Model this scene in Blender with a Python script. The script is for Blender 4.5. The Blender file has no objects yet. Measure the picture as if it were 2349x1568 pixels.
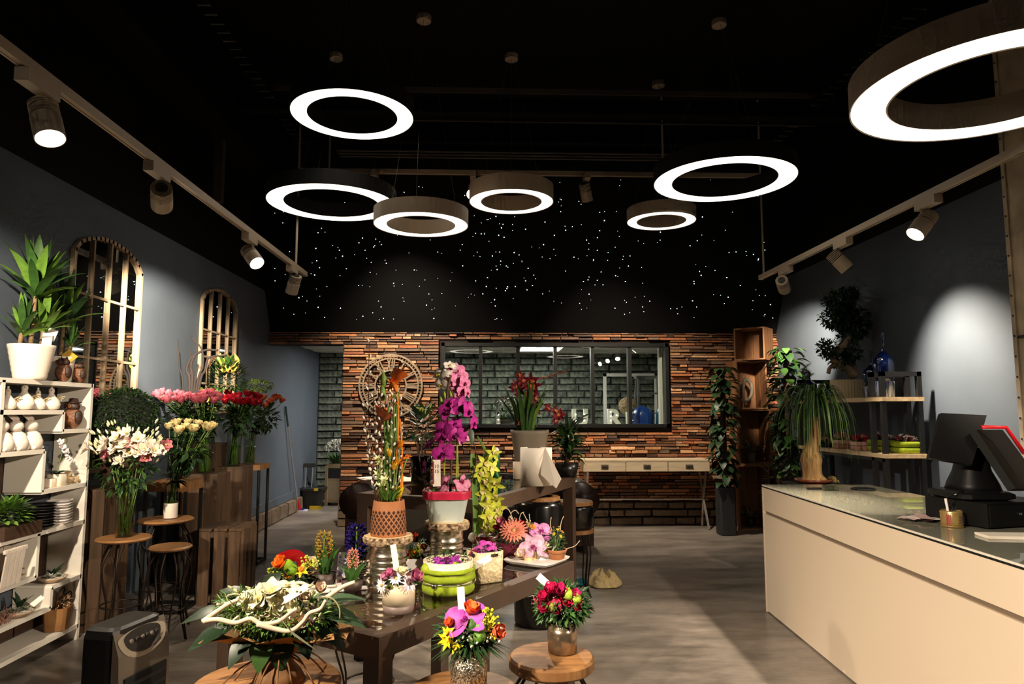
import bpy, math, random
from mathutils import Vector as V, Matrix as Mx, Euler
sc = bpy.context.scene
COL = sc.collection
# ---------------------------------------------------------------- camera
FPX, CAM_H = 1600.0, 1.45
PITCH = math.atan(161 / 1600)
YAW = math.atan(54.5 / 1600 * math.cos(PITCH))
cam = bpy.data.objects.new('camera', bpy.data.cameras.new('camera'))
COL.objects.link(cam)
cam.location = (0, 0, CAM_H)
cam.rotation_euler = (math.pi / 2 + PITCH, 0, -YAW)
cam.data.sensor_fit = 'HORIZONTAL'; cam.data.sensor_width = 36
cam.data.lens = 36 * FPX / 2349
cam.data.clip_start = .02
sc.camera = cam
# ---------------------------------------------------------------- world and exposure (night, a shop lit by its own lamps)
wd = bpy.data.worlds.new('night'); sc.world = wd; wd.use_nodes = True
wd.node_tree.nodes['Background'].inputs[0].default_value = (.5, .6, .8, 1)
wd.node_tree.nodes['Background'].inputs[1].default_value = .002
sc.view_settings.view_transform = 'Standard'; sc.view_settings.look = 'None'
sc.view_settings.gamma = 1; sc.view_settings.use_curve_mapping = False
sc.view_settings.exposure = 0.9
RING_L = 1.7          # radiance of the ring lamps' diffusers
SPOT_W = 170.0        # watts of one track spot
WARM = (1, .84, .64)
RINGC = (1, .88, .7)
sc.cycles.max_bounces = 4; sc.cycles.diffuse_bounces = 3; sc.cycles.glossy_bounces = 3;
sc.cycles.use_adaptive_sampling = True; sc.cycles.adaptive_threshold = .04; sc.cycles.adaptive_min_samples = 12; sc.cycles.transparent_max_bounces = 16
sc.cycles.caustics_reflective = False; sc.cycles.caustics_refractive = False
sc.cycles.use_denoising = True
sc.cycles.sample_clamp_indirect = 3
# ---------------------------------------------------------------- photo pixel -> place in the room
_F = V((math.sin(YAW) * math.cos(PITCH), math.cos(YAW) * math.cos(PITCH), math.sin(PITCH)))
_R = V((math.cos(YAW), -math.sin(YAW), 0)); _U = _R.cross(_F); _C = V((0, 0, CAM_H))
def ray(px, py): return _F + _R * ((px - 1174.5) / FPX) + _U * ((784 - py) / FPX)
def aY(px, py, Y): d = ray(px, py); return _C + d * (Y / d.y)
def aX(px, py, X): d = ray(px, py); return _C + d * (X / d.x)
def aZ(px, py, Z): d = ray(px, py); return _C + d * ((Z - CAM_H) / d.z)
XL, XR, YB, YR = -2.865, 3.87, 9.2, 11.9
PI = math.pi
rnd = random.Random(7)
U = rnd.uniform
# ---------------------------------------------------------------- materials
def lin(c):
    return tuple((x / 255 / 12.92) if x < 10.3 else ((x / 255 + .055) / 1.055) ** 2.4 for x in c[:3]) + (1,)
_M = {}
def mat(name, c=(128, 128, 128), rough=.6, metal=0, var=.0, scale=8, bump=0, rand=0, emit=0, stretch=None, trans=0, coat=0, spec=.5, c2=None, detail=4, attr=None, sss=0, nosamp=0, nrough=.5):
    if name in _M: return _M[name]
    m = bpy.data.materials.new(name); _M[name] = m; m.use_nodes = True
    nt = m.node_tree; N = nt.nodes; L = nt.links; b = N['Principled BSDF']
    I = b.inputs; I['Base Color'].default_value = lin(c); I['Roughness'].default_value = rough; I['Metallic'].default_value = metal
    I['Specular IOR Level'].default_value = spec
    if coat: I['Coat Weight'].default_value = coat; I['Coat Roughness'].default_value = .08
    if trans: I['Transmission Weight'].default_value = trans
    if sss: I['Subsurface Weight'].default_value = sss; I['Subsurface Radius'].default_value = (.01, .008, .005)
    if emit: I['Emission Color'].default_value = lin(c); I['Emission Strength'].default_value = emit
    if nosamp: m.cycles.emission_sampling = 'NONE'
    col = None
    if attr:
        a = N.new('ShaderNodeAttribute'); a.attribute_name = attr; col = a.outputs['Color']
    if var or c2 or bump:
        tc = N.new('ShaderNodeTexCoord'); nz = N.new('ShaderNodeTexNoise'); nz.inputs['Scale'].default_value = scale; nz.inputs['Detail'].default_value = detail; nz.inputs['Roughness'].default_value = nrough
        src = tc.outputs['Object']
        if stretch:
            mp = N.new('ShaderNodeMapping'); mp.inputs['Scale'].default_value = stretch; L.new(src, mp.inputs[0]); src = mp.outputs[0]
        L.new(src, nz.inputs['Vector'])
        if c2 or var:
            r = N.new('ShaderNodeValToRGB'); r.color_ramp.elements[0].position = .36; r.color_ramp.elements[1].position = .64
            if c2: lo, hi = lin(c), lin(c2)
            else: lo = tuple(x * (1 - var) for x in lin(c)[:3]) + (1,); hi = tuple(min(1, x * (1 + var)) for x in lin(c)[:3]) + (1,)
            if attr: lo = (1 - var,) * 3 + (1,); hi = (1 + var,) * 3 + (1,)
            r.color_ramp.elements[0].color = lo; r.color_ramp.elements[1].color = hi
            L.new(nz.outputs['Fac'], r.inputs[0])
            if attr:
                mm = N.new('ShaderNodeMix'); mm.data_type = 'RGBA'; mm.blend_type = 'MULTIPLY'; mm.inputs[0].default_value = 1
                L.new(col, mm.inputs[6]); L.new(r.outputs[0], mm.inputs[7]); col = mm.outputs[2]
            else: col = r.outputs[0]
        if bump:
            bp = N.new('ShaderNodeBump'); bp.inputs['Strength'].default_value = bump; bp.inputs['Distance'].default_value = .01
            L.new(nz.outputs['Fac'], bp.inputs['Height']); L.new(bp.outputs[0], I['Normal'])
    if rand:
        oi = N.new('ShaderNodeObjectInfo'); mr = N.new('ShaderNodeMapRange'); mr.inputs[3].default_value = 1 - rand; mr.inputs[4].default_value = 1 + rand
        L.new(oi.outputs['Random'], mr.inputs[0]); hs = N.new('ShaderNodeHueSaturation'); L.new(mr.outputs[0], hs.inputs['Value'])
        if col: L.new(col, hs.inputs['Color'])
        else: hs.inputs['Color'].default_value = lin(c)
        col = hs.outputs[0]
    if col: L.new(col, I['Base Color'])
    return m
def glassmat(name, tint=(235, 245, 240), ior=1.45, rough=.0, dens=1.0):
    if name in _M: return _M[name]
    m = bpy.data.materials.new(name); _M[name] = m; m.use_nodes = True
    nt = m.node_tree; N = nt.nodes; L = nt.links; N.remove(N['Principled BSDF']); out = N['Material Output']
    t = N.new('ShaderNodeBsdfTransparent'); t.inputs[0].default_value = lin(tint)
    g = N.new('ShaderNodeBsdfGlossy'); g.inputs['Roughness'].default_value = rough
    lw = N.new('ShaderNodeLayerWeight'); lw.inputs[0].default_value = .5; r0 = ((ior - 1) / (ior + 1)) ** 2
    pw = N.new('ShaderNodeMath'); pw.operation = 'POWER'; pw.inputs[1].default_value = 4.5; L.new(lw.outputs['Facing'], pw.inputs[0])
    f = N.new('ShaderNodeMath'); f.operation = 'MULTIPLY_ADD'; f.inputs[1].default_value = 1 - r0; f.inputs[2].default_value = r0; L.new(pw.outputs[0], f.inputs[0])
    x = N.new('ShaderNodeMixShader'); L.new(f.outputs[0], x.inputs[0]); L.new(t.outputs[0], x.inputs[1]); L.new(g.outputs[0], x.inputs[2]); L.new(x.outputs[0], out.inputs[0])
    return m
# ---------------------------------------------------------------- mesh builder
class MB:
    def __init__(s): s.v = []; s.f = []; s.m = []; s.mi = 0; s.c = None
    def add(s, vs, fs, M=None):
        o = len(s.v)
        s.v += [tuple(M @ V(p)) for p in vs] if M else [tuple(p) for p in vs]
        s.f += [tuple(i + o for i in f) for f in fs]; s.m += [s.mi] * len(fs); return s
    def box(s, c, d, M=None):
        x, y, z = c; a, b, e = d[0] / 2, d[1] / 2, d[2] / 2
        vs = [(x + i * a, y + j * b, z + k * e) for i in (-1, 1) for j in (-1, 1) for k in (-1, 1)]
        return s.add(vs, [(0, 1, 3, 2), (4, 6, 7, 5), (0, 4, 5, 1), (2, 3, 7, 6), (0, 2, 6, 4), (1, 5, 7, 3)], M)
    def bb(s, a, b, M=None): return s.box([(a[i] + b[i]) / 2 for i in range(3)], [abs(b[i] - a[i]) for i in range(3)], M)
    def tube(s, pts, r, n=6, cap=True, M=None):
        pts = [V(p) for p in pts]; k = len(pts); rs = r if isinstance(r, (list, tuple)) else [r] * k
        vs = []; fs = []; ref = None
        for i, p in enumerate(pts):
            t = (pts[min(i + 1, k - 1)] - pts[max(i - 1, 0)]).normalized()
            if ref is None: ref = t.orthogonal().normalized()
            ref = (ref - t * ref.dot(t)); ref = ref.normalized() if ref.length > 1e-6 else t.orthogonal().normalized()
            q = t.cross(ref)
            vs += [p + (ref * math.cos(2 * PI * j / n) + q * math.sin(2 * PI * j / n)) * rs[i] for j in range(n)]
        for i in range(k - 1):
            for j in range(n):
                a = i * n + j; b = i * n + (j + 1) % n; fs.append((a, b, b + n, a + n))
        if cap: fs += [tuple(range(n))[::-1], tuple(range((k - 1) * n, k * n))]
        return s.add(vs, fs, M)
    def lathe(s, prof, n=24, c=(0, 0, 0), M=None, sq=0, wob=None, cap=True):
        vs = []; fs = []; k = len(prof)
        for i, (r, z) in enumerate(prof):
            for j in range(n):
                a = 2 * PI * (j + (.5 if sq else 0)) / n; w = wob(i, j) if wob else 1
                x, y = math.cos(a), math.sin(a)
                if sq:
                    m = (abs(x) ** sq + abs(y) ** sq) ** (-1 / sq); x *= m; y *= m
                vs.append((c[0] + r * w * x, c[1] + r * w * y, c[2] + z))
        for i in range(k - 1):
            for j in range(n):
                a = i * n + j; b = i * n + (j + 1) % n; fs.append((a, b, b + n, a + n))
        if cap and prof[0][0] > 1e-4: fs.append(tuple(range(n))[::-1])
        if cap and prof[-1][0] > 1e-4 and abs(prof[-1][1] - prof[-2][1]) > 1e-7: fs.append(tuple(range((k - 1) * n, k * n)))
        return s.add(vs, fs, M)
    def ball(s, c, r, n=8, k=5, sq=(1, 1, 1), M=None, jit=0):
        vs = []; fs = []
        for i in range(k + 1):
            t = PI * i / k
            for j in range(n):
                a = 2 * PI * j / n; q = 1 + (U(-jit, jit) if jit else 0)
                vs.append((c[0] + r * sq[0] * q * math.sin(t) * math.cos(a), c[1] + r * sq[1] * q * math.sin(t) * math.sin(a), c[2] + r * sq[2] * q * math.cos(t)))
        for i in range(k):
            for j in range(n):
                a = i * n + j; b = i * n + (j + 1) % n; fs.append((a, a + n, b + n, b))
        return s.add(vs, fs, M)
    def petal(s, L, W, M=None, curl=.2, cup=.15, n=4, tip=.5, w=3, base=.25):
        """blade along +Y, face +Z; curl bends it up along its length, cup lifts the sides"""
        vs = []; fs = []
        for i in range(n + 1):
            t = i / n
            wd = W * max(base * (1 - t) ** 2, math.sqrt(max(.004, 1 - (2 * (t * .97 + .02) ** .8 - 1) ** 2)) if tip <= .56 else math.sin(PI * (t * (1 - .04) + .02) ** tip))
            y = L * (math.sin(curl * t) / curl if abs(curl) > 1e-3 else t); z = L * ((1 - math.cos(curl * t)) / curl if abs(curl) > 1e-3 else 0)
            for j in range(w):
                u = j / (w - 1) * 2 - 1; vs.append((u * wd / 2, y, z + cup * W * u * u * math.sin(PI * min(1, t + .15))))
        for i in range(n):
            for j in range(w - 1):
                a = i * w + j; fs.append((a, a + 1, a + w + 1, a + w))
        return s.add(vs, fs, M)
    def strip(s, pts, ws, side=None):
        """ribbon leaf through pts with widths ws"""
        pts = [V(p) for p in pts]; vs = []; k = len(pts)
        for i, p in enumerate(pts):
            t = (pts[min(i + 1, k - 1)] - pts[max(i - 1, 0)]).normalized()
            q = side if side else t.cross(V((0, 0, 1)))
            q = V(q); q = q.normalized() if q.length > 1e-4 else V((1, 0, 0))
            up = q.cross(t) * (ws[i] * .12)
            vs += [p - q * ws[i] / 2 + up, p, p + q * ws[i] / 2 + up]
        fs = []
        for i in range(k - 1):
            a = i * 3; fs += [(a, a + 1, a + 4, a + 3), (a + 1, a + 2, a + 5, a + 4)]
        return s.add(vs, fs)
    def mesh(s, name, mats, smooth=False):
        me = bpy.data.meshes.new(name); me.from_pydata(s.v, [], s.f)
        for m in (mats if isinstance(mats, (list, tuple)) else [mats]): me.materials.append(m)
        if max(s.m, default=0): me.polygons.foreach_set('material_index', s.m)
        if smooth: me.polygons.foreach_set('use_smooth', [True] * len(s.f))
        if s.c:
            a = me.color_attributes.new('tint', 'FLOAT_COLOR', 'POINT')
            a.data.foreach_set('color', [x for c in s.c for x in c])
        me.update(); return me
    def build(s, name, mats, parent=None, smooth=False, label=None, cat=None, group=None, kind=None, loc=None, rz=0):
        return inst(name, s.mesh(name, mats, smooth), parent, None, label, cat, group, kind, loc, rz)
def inst(name, me, parent=None, M=None, label=None, cat=None, group=None, kind=None, loc=None, rz=0):
    o = bpy.data.objects.new(name, me); COL.objects.link(o)
    if parent: o.parent = parent
    if M is not None: o.matrix_local = M
    if loc is not None: o.location = loc
    if rz: o.rotation_euler.z = rz
    return tag(o, label, cat, group, kind)
def tag(o, label=None, cat=None, group=None, kind=None):
    if label: o['label'] = label
    if cat: o['category'] = cat
    if group: o['group'] = group
    if kind: o['kind'] = kind
    return o
def thing(name, label, cat, loc=(0, 0, 0), rz=0, group=None):
    o = bpy.data.objects.new(name, None); COL.objects.link(o); o.location = loc; o.rotation_euler.z = rz; o.empty_display_size = .05
    return tag(o, label, cat, group)
def look(d, up=(0, 0, 1), p=(0, 0, 0), s=1, roll=0):
    """matrix whose +Z points along d"""
    d = V(d).normalized(); u = V(up)
    if abs(d.dot(u.normalized())) > .98: u = V((0, 1, 0)) if abs(d.y) < .9 else V((1, 0, 0))
    x = u.cross(d).normalized(); y = d.cross(x)
    m = Mx((x, y, d)).transposed().to_4x4()
    return Mx.Translation(V(p)) @ m @ Mx.Rotation(roll, 4, 'Z') @ Mx.Scale(s, 4)
def blade(d, p=(0, 0, 0), s=1, up=(0, 0, 1)):
    """matrix whose +Y points along d and +Z roughly up (for leaves and petals)"""
    y = V(d).normalized(); z = V(up); z = z - y * z.dot(y)
    if z.length < 1e-3: z = y.orthogonal()
    z.normalize(); x = y.cross(z)
    return Mx.Translation(V(p)) @ Mx((x, y, z)).transposed().to_4x4() @ Mx.Scale(s, 4)
def T(*a): return Mx.Translation(V(a))
def Rz(a): return Mx.Rotation(a, 4, 'Z')
def Rx(a): return Mx.Rotation(a, 4, 'X')
def Ry(a): return Mx.Rotation(a, 4, 'Y')
def arc(p0, p1, bow, n=6):
    p0, p1, bow = V(p0), V(p1), V(bow); return [p0.lerp(p1, i / n) + bow * (4 * (i / n) * (1 - i / n)) for i in range(n + 1)]
def spline(pts, n=5):
    P = [V(p) for p in pts]; P = [P[0] * 2 - P[1]] + P + [P[-1] * 2 - P[-2]]; out = []
    for i in range(1, len(P) - 2):
        for j in range(n):
            t = j / n; a, b, c, d = P[i - 1:i + 3]
            out.append(.5 * ((2 * b) + (c - a) * t + (2 * a - 5 * b + 4 * c - d) * t * t + (3 * b - a - 3 * c + d) * t ** 3))
    return out + [P[-2]]
def copy_tree(o, loc=None, rz=None, label=None, parent=None):
    c = o.copy(); COL.objects.link(c)
    if parent: c.parent = parent
    if loc is not None: c.location = loc
    if rz is not None: c.rotation_euler.z = rz
    if label: c['label'] = label
    for ch in list(o.children): copy_tree(ch, parent=c)
    return c
def text(name, body, size, mtl, M, parent=None, ext=.001, bold=0):
    cu = bpy.data.curves.new(name, 'FONT'); cu.body = body; cu.size = size; cu.extrude = ext; cu.align_x = 'CENTER'; cu.align_y = 'CENTER'; cu.offset = bold; cu.resolution_u = 3
    t = bpy.data.objects.new(name + '_outline', cu); COL.objects.link(t); dg = bpy.context.evaluated_depsgraph_get()
    me = bpy.data.meshes.new_from_object(t.evaluated_get(dg)); bpy.data.objects.remove(t); me.materials.clear(); me.materials.append(mtl)
    return inst(name, me, parent, M)
# ================================================================ the setting
m_floor = mat('polished_concrete', (94, 87, 81), .34, var=.0, c2=(150, 139, 129), scale=1.9, bump=.05, detail=12, stretch=(.7, 1.9, 1), spec=.4, nrough=.72)
m_blue = mat('blue_grey_paint', (76, 85, 96), .75, var=.05, scale=3)
m_black = mat('black_paint_and_shade', (13, 12, 12), .85, spec=.15)
m_dgrey = mat('dark_grey_steel', (52, 47, 42), .5)
m_strip = mat('split_wood_strip', (120, 70, 40), .62, var=.28, scale=26, stretch=(1, 1, 5), bump=.35, attr='tint')
m_ston = mat('rough_base_stone', (112, 92, 74), .85, var=.25, scale=14, bump=.6, rand=.2)
m_green = mat('green_grey_brick', (60, 66, 56), .7, c2=(128, 132, 116), scale=16, rand=.22, detail=6, bump=.4)
m_mort = mat('dark_mortar', (34, 38, 34), .9)
m_white = mat('white_lacquer', (232, 226, 216), .35)
m_tile = mat('white_ceiling_tile', (205, 205, 200), .8, var=.04, scale=60)
m_bframe = mat('black_window_steel', (7, 7, 7), .5)
m_conc = mat('pale_panel_concrete', (188, 170, 146), .7, var=.22, scale=5, detail=9, bump=.2)
m_win = glassmat('window_glass', (240, 245, 243), 2.1)
MB().bb((XL - .1, -3.2, -.1), (XR + .1, YR + .1, 0)).build('floor', m_floor, kind='structure')
MB().bb((XL - .12, -3.2, 0), (XL, YR, 3.0)).build('wall_left', m_blue, kind='structure')
MB().bb((XL - .12, -3.2, 3.0), (XL - .03, YB + .2, 4.9)).build('wall_left_upper', m_black, kind='structure')
MB().bb((XR, -3.2, 0), (XR + .12, YB, 3.2)).build('wall_right', m_blue, kind='structure')
MB().bb((XR, -3.2, 3.2), (XR + .12, YB, 4.9)).build('wall_right_upper', m_black, kind='structure')  # black here stands in for the spots' light falling off up the wall
MB().bb((XL - .1, -3.32, 0), (XR + .1, -3.2, 4.9)).build('wall_front', mat('dark_front_wall', (46, 46, 48), .8), kind='structure')
MB().bb((XL - .12, -3.3, 4.9), (XR + .12, YB + .2, 5.0)).build('ceiling', m_black, kind='structure')
# pillar on the right
o = thing('pillar', 'pale panelled pillar on the right wall behind the till', 'pillar'); tag(o, kind='structure')
yf = aX(2321, 690, 3.62).y
MB().bb((3.62, yf - 1.1, 0), (XR - .002, yf, 4.9)).build('pillar_face', m_conc, o)
MB().bb((3.608, yf - .035, 0), (3.62, yf, 4.9)).build('corner_strip', m_conc, o)
sm = MB()
for i in range(34): sm.ball((3.607, yf - .017, .15 + i * .14), .008, 6, 3)
sm.build('rivets', m_dgrey, o, kind='stuff')
for z in (1.95, 3.4): MB().bb((3.615, yf - 1.1, z), (3.622, yf - .035, z + .02)).build('panel_joint', m_dgrey, o)
# back wall: backing with doorway and window opening, faced with split strips over a stone base
DX, DZ, WX0, WX1, WZ0, WZ1, ZT = -1.9, 2.33, -.62, 2.39, 1.25, 2.36, 2.5
wb = MB()
wb.bb((XL, YB + .01, DZ), (DX, YB + .2, ZT)).bb((DX, YB + .01, 0), (WX0, YB + .2, ZT)).bb((WX1, YB + .01, 0), (XR, YB + .2, ZT))
wb.bb((WX0, YB + .01, 0), (WX1, YB + .2, WZ0)).bb((WX0, YB + .01, WZ1), (WX1, YB + .2, ZT))
wall_back = wb.build('wall_back', mat('strip_backing', (30, 20, 14), .9), kind='structure')
pal = [(150, 100, 66), (120, 78, 50), (176, 126, 84), (92, 62, 44), (196, 150, 108), (140, 104, 76), (70, 48, 36), (150, 86, 54), (114, 90, 72), (176, 110, 66)]
strips = []; r = random.Random(3); z = .3
def span_ok(x0, x1, z0, z1):
    if x0 < DX and z0 < DZ - .01: return False
    return not (x1 > WX0 - .03 and x0 < WX1 + .03 and z1 > WZ0 - .03 and z0 < WZ1 + .03)
while z < ZT - .012:
    h = min(r.uniform(.03, .052), ZT - z); edges = [DX if z < DZ else XL]
    stops = [XR]
    if z + h > WZ0 - .03 and z < WZ1 + .03: stops = [WX0 - .03, WX1 + .03, XR]
    x = edges[0]
    for k, st in enumerate(stops):
        if k == 1: x = st; continue
        while x < st - .02:
            w = r.choice((.09, .13, .17, .22, .28, .34)) * r.uniform(.8, 1.2)
            if st - x - w < .08: w = st - x
            strips.append((x, z, w, h)); x += w
    z += h
def strip_geo(mb, x, z, w, h, y=0):
    d = r.uniform(.01, .055); e = r.uniform(-.006, .006); g = .002
    x0, x1, z0, z1 = x + g, x + w - g, z + g, z + h - g; b = .004
    vs = [(x0, .012, z0), (x1, .012, z0), (x1, .012, z1), (x0, .012, z1), (x0 + b, -d, z0 + b), (x1 - b, -d + e, z0 + b), (x1 - b, -d + e + .004, z1 - b), (x0 + b, -d - e, z1 - b)]
    mb.add([(a, b2 + y, c) for a, b2, c in vs], [(4, 5, 6, 7), (0, 1, 5, 4), (1, 2, 6, 5), (2, 3, 7, 6), (3, 0, 4, 7)])
    c = lin(r.choice(pal)); q = r.uniform(.6, 1.5)
    if mb.c is None: mb.c = []
    mb.c += [tuple(t * q for t in c[:3]) + (1,)] * 8
strips.sort(key=lambda t: -t[2] * t[3] * (0 if (t[0] > 2.9) else 1))
for s in strips[:300]:
    mb = MB(); strip_geo(mb, 0, 0, s[2], s[3])
    mb.build('stone_strip', m_strip, wall_back, loc=(s[0], YB, s[1]))
mb = MB()
for s in strips[300:]: strip_geo(mb, *s, y=YB)
mb.build('small_stone_strips', m_strip, wall_back, kind='stuff')
def block_mesh(w, h, d, rr):
    m = MB(); b = .012; j = lambda: rr.uniform(-.006, .006)
    vs = [(0, .02, 0), (w, .02, 0), (w, .02, h), (0, .02, h), (b + j(), -d + j(), b + j()), (w - b + j(), -d + j(), b + j()), (w - b + j(), -d + j(), h - b + j()), (b + j(), -d + j(), h - b + j())]
    return m.add(vs, [(4, 5, 6, 7), (0, 1, 5, 4), (1, 2, 6, 5), (2, 3, 7, 6), (3, 0, 4, 7)])
z = 0
for h in (.1, .1, .095):
    x = DX - .02
    while x < XR - .05:
        w = min(r.choice((.16, .22, .3, .4)) * r.uniform(.85, 1.2), XR - x)
        block_mesh(w - .004, h - .003, .06 + r.uniform(0, .02), r).build('base_stone', m_ston, wall_back, loc=(x, YB, z + .002)); x += w
    z += h
# stone plinth and moulding along the left wall of the passage
pl = MB().bb((XL, 6.9, 0), (XL + .03, YR, .2)).build('baseboard_left', m_mort, kind='structure')
y = 7.0
while y < YR - .1:
    w = min(r.uniform(.18, .4), YR - y)
    o = block_mesh(w - .006, .19, .05, r).build('plinth_stone', m_ston, pl, loc=(XL + .03, y, .004)); o.rotation_euler.z = PI / 2; y += w
MB().bb((XL, 6.9, .2), (XL + .035, YR, .3)).build('moulding', m_blue, pl)
# reveal of the doorway and the end of the back wall
MB().bb((DX - .005, YB - .02, 0), (DX + .01, YB + .2, DZ)).build('trim_1', mat('dark_reveal', (40, 38, 36), .8), kind='structure')
# starry upper wall, leaning forward, with tiny light points
a0, a1 = V((0, YB, ZT)), V((0, 8.07, 4.55)); sd = (a1 - a0); nrm = V((0, -sd.z, sd.y)).normalized()
mb = MB(); P = [(XL - .03, YB, ZT), (XR, YB, ZT), (XR, 8.07, 4.55), (XL - .03, 8.07, 4.55)]
mb.add(P + [(p[0], p[1] + .08, p[2]) for p in P], [(0, 1, 2, 3), (7, 6, 5, 4), (0, 4, 5, 1), (1, 5, 6, 2), (2, 6, 7, 3), (3, 7, 4, 0)])
wstar = mb.build('wall_back_upper', m_black, kind='structure')
MB().bb((XL - .03, 8.07, 4.55), (XR, 8.15, 4.9)).build('wall_back_bulkhead', m_black, kind='structure')
def on_star(px, py):
    d = ray(px, py); t = (V((0, YB, ZT)) - _C).dot(nrm) / d.dot(nrm); return _C + d * t
sr = random.Random(11); mb = MB(); cs = [(1140, 600, 40, 60, 40), (1160, 470, 70, 50, 34), (1390, 620, 60, 60, 24), (780, 640, 120, 70, 30)]
pts = [(sr.uniform(630, 1775), 380 + 350 * sr.random() ** .75) for _ in range(240)]
for cx, cy, sx, sy, n in cs: pts += [(sr.gauss(cx, sx), min(732, sr.gauss(cy, sy))) for _ in range(n)]
for px, py in pts:
    if py < 358: continue
    p = on_star(px, py) + nrm * -.004 if nrm.y > 0 else on_star(px, py) + nrm * .004
    if XL < p.x < XR: mb.ball(p, sr.choice((.0026, .0032, .004, .005, .0062)), 5, 3)
mb.build('star_lights', mat('star_point', (215, 240, 240), emit=3, nosamp=1), wstar, kind='stuff')
# workshop behind the window: green brick wall, tiled ceiling, white end wall, floor bench
wr = MB().bb((XL, YR, 0), (XR, YR + .1, 2.6)).build('wall_workshop', m_mort, kind='structure')
bm = [block_mesh(w, .105, .022, r).mesh('brick', m_green) for w in (.38, .34, .3, .26)]
rows = []; z = 0
k = 0
while z < 2.42:
    x = XL + (0 if k % 2 else -.18)
    while x < 3.3:
        i = r.randrange(4); w = (.38, .34, .3, .26)[i] + .008
        vis = (x < -1.8 + .3 and z > 0) or (x > -1.3 and z > 1.05)
        if vis and x + w > XL: inst('brick', bm[i], wr, loc=(max(x, XL), YR, z + .004))
        x += w
    z += .113; k += 1
wc = MB().bb((XL, YB + .2, 2.45), (XR, YR, 2.5)).build('ceiling_workshop', m_tile, kind='structure')
for i in range(1, 11): MB().bb((XL + i * .62 - .012, YB + .2, 2.438), (XL + i * .62 + .012, YR, 2.45)).build('ceiling_rail', m_white, wc)
for y in (9.75, 10.35, 10.95, 11.5): MB().bb((XL, y - .012, 2.436), (XR, y + .012, 2.45)).build('ceiling_rail', m_white, wc)
MB().bb((3.0, YB + .2, 0), (3.06, YR, 2.45)).build('wall_workshop_right', m_white, kind='structure')
MB().bb((DX, YB + .2, 0), (DX + .06, YB + .7, 2.45)).build('wall_passage', m_blue, kind='structure')
p = aZ(1240, 796, 2.435)
o = thing('panel_light', 'bright square ceiling panel light in the workshop behind the window', 'ceiling light', (p.x, p.y, 2.405))
MB().bb((-.32, -.32, 0), (.32, .32, .03)).build('panel_frame', m_white, o)
MB().bb((-.3, -.3, -.004), (.3, .3, .0)).build('diffuser', mat('panel_light_glow', (250, 246, 238), emit=30), o)
o = thing('panel_light', 'second square panel light above the passage side of the workshop', 'ceiling light', (-1.3, 10.7, 2.405))  # extra panel, hidden behind the wall, put in to brighten the passage
MB().bb((-.32, -.32, 0), (.32, .32, .03)).build('panel_frame', m_white, o)
MB().bb((-.3, -.3, -.004), (.3, .3, .0)).build('diffuser', mat('panel_light_glow'), o)
# interior window
w1 = thing('window_1', 'black steel window of six panes in the strip-clad back wall', 'window'); tag(w1, kind='structure')
fr = MB(); t = .045
fr.bb((WX0, YB - .05, WZ0), (WX1, YB + .1, WZ0 + t)).bb((WX0, YB - .05, WZ1 - t), (WX1, YB + .1, WZ1)).bb((WX0, YB - .05, WZ0), (WX0 + t, YB + .1, WZ1)).bb((WX1 - t, YB - .05, WZ0), (WX1, YB + .1, WZ1))
fr.build('window_frame', m_bframe, w1)
pw = (WX1 - WX0 - t) / 6
for i in range(6):
    x = WX0 + t + pw * i
    if i: MB().bb((x - t, YB - .03, WZ0 + t), (x, YB + .08, WZ1 - t)).build('mullion', m_bframe, w1)
    MB().bb((x, YB + .0, WZ0 + t), (x + pw - t, YB + .006, WZ1 - t)).build('pane', m_win, w1)
MB().bb((WX0, YB + .1, WZ0 - .02), (WX1, YB + .22, WZ0 + .0)).build('window_sill', m_white, w1)
MB().bb((WX1 - .09, YB + .11, WZ0), (WX1 - .05, YB + .2, WZ1 - t)).build('window_reveal', m_white, w1)
# ================================================================ ceiling: beams, cable ladders, tracks, spots, ring lamps
m_steel = mat('grey_beige_powdercoat', (186, 168, 146), .5)
m_steeld = mat('dark_ring_powdercoat', (9, 8, 8), .7)
m_pipe = mat('dim_grey_pipe', (92, 84, 76), .5)
def beam(a, b, z0, z1, d, name, m):
    MB().bb((a.x, a.y, z0), (b.x, a.y + d, z1)).build(name, m, kind='structure')
p0, p1 = aZ(580, 182, 4.6), aZ(1935, 206, 4.6); y0 = 6.75
beam(V((XL, y0, 0)), V((XR, y0, 0)), 4.45, 4.6, .14, 'ceiling_beam', m_black)
MB().bb((-2.25, y0 - .03, 4.64), (3.4, y0 - .004, 4.69)).build('ceiling_beam_flange', m_pipe, kind='structure')
MB().bb((-1.9, y0 + .15, 4.42), (3.4, y0 + .18, 4.44)).build('ceiling_conduit', m_dgrey, kind='structure')
beam(V((XL, 7.95, 0)), V((XR, 7.95, 0)), 4.62, 4.9, .1, 'ceiling_beam', m_black)
for i in range(3):
    y = 7.6 + i * .09
    MB().tube([(-1.7, y, 4.36), (2.55, y, 4.36)], .012, 6).build('ceiling_pipe', m_pipe, kind='structure')
MB().bb((-.1 + XL, -3, 4.2), (XL + .35, 8.05, 4.9)).build('ceiling_duct', m_black, kind='structure')
MB().bb((XL + .1, 6.9, 3.55), (XL + .18, 6.98, 4.25)).build('duct_bracket', m_pipe, kind='structure')
def ladder(x, label):
    o = thing('cable_ladder', label, 'cable tray', (x, 0, 4.52))
    for s in (-.045, .045): MB().bb((s - .006, .5, 0), (s + .006, 8.0, .04)).build('side_rail', m_black, o)
    me = MB().bb((-.05, -.006, -.01), (.05, .006, 0)).mesh('rung', mat('bare_rung_steel', (190, 184, 172), .35, 1)); y = 2.6
    while y < 7.9: inst('rung', me, o, loc=(0, y, 0)); y += .13
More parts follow.
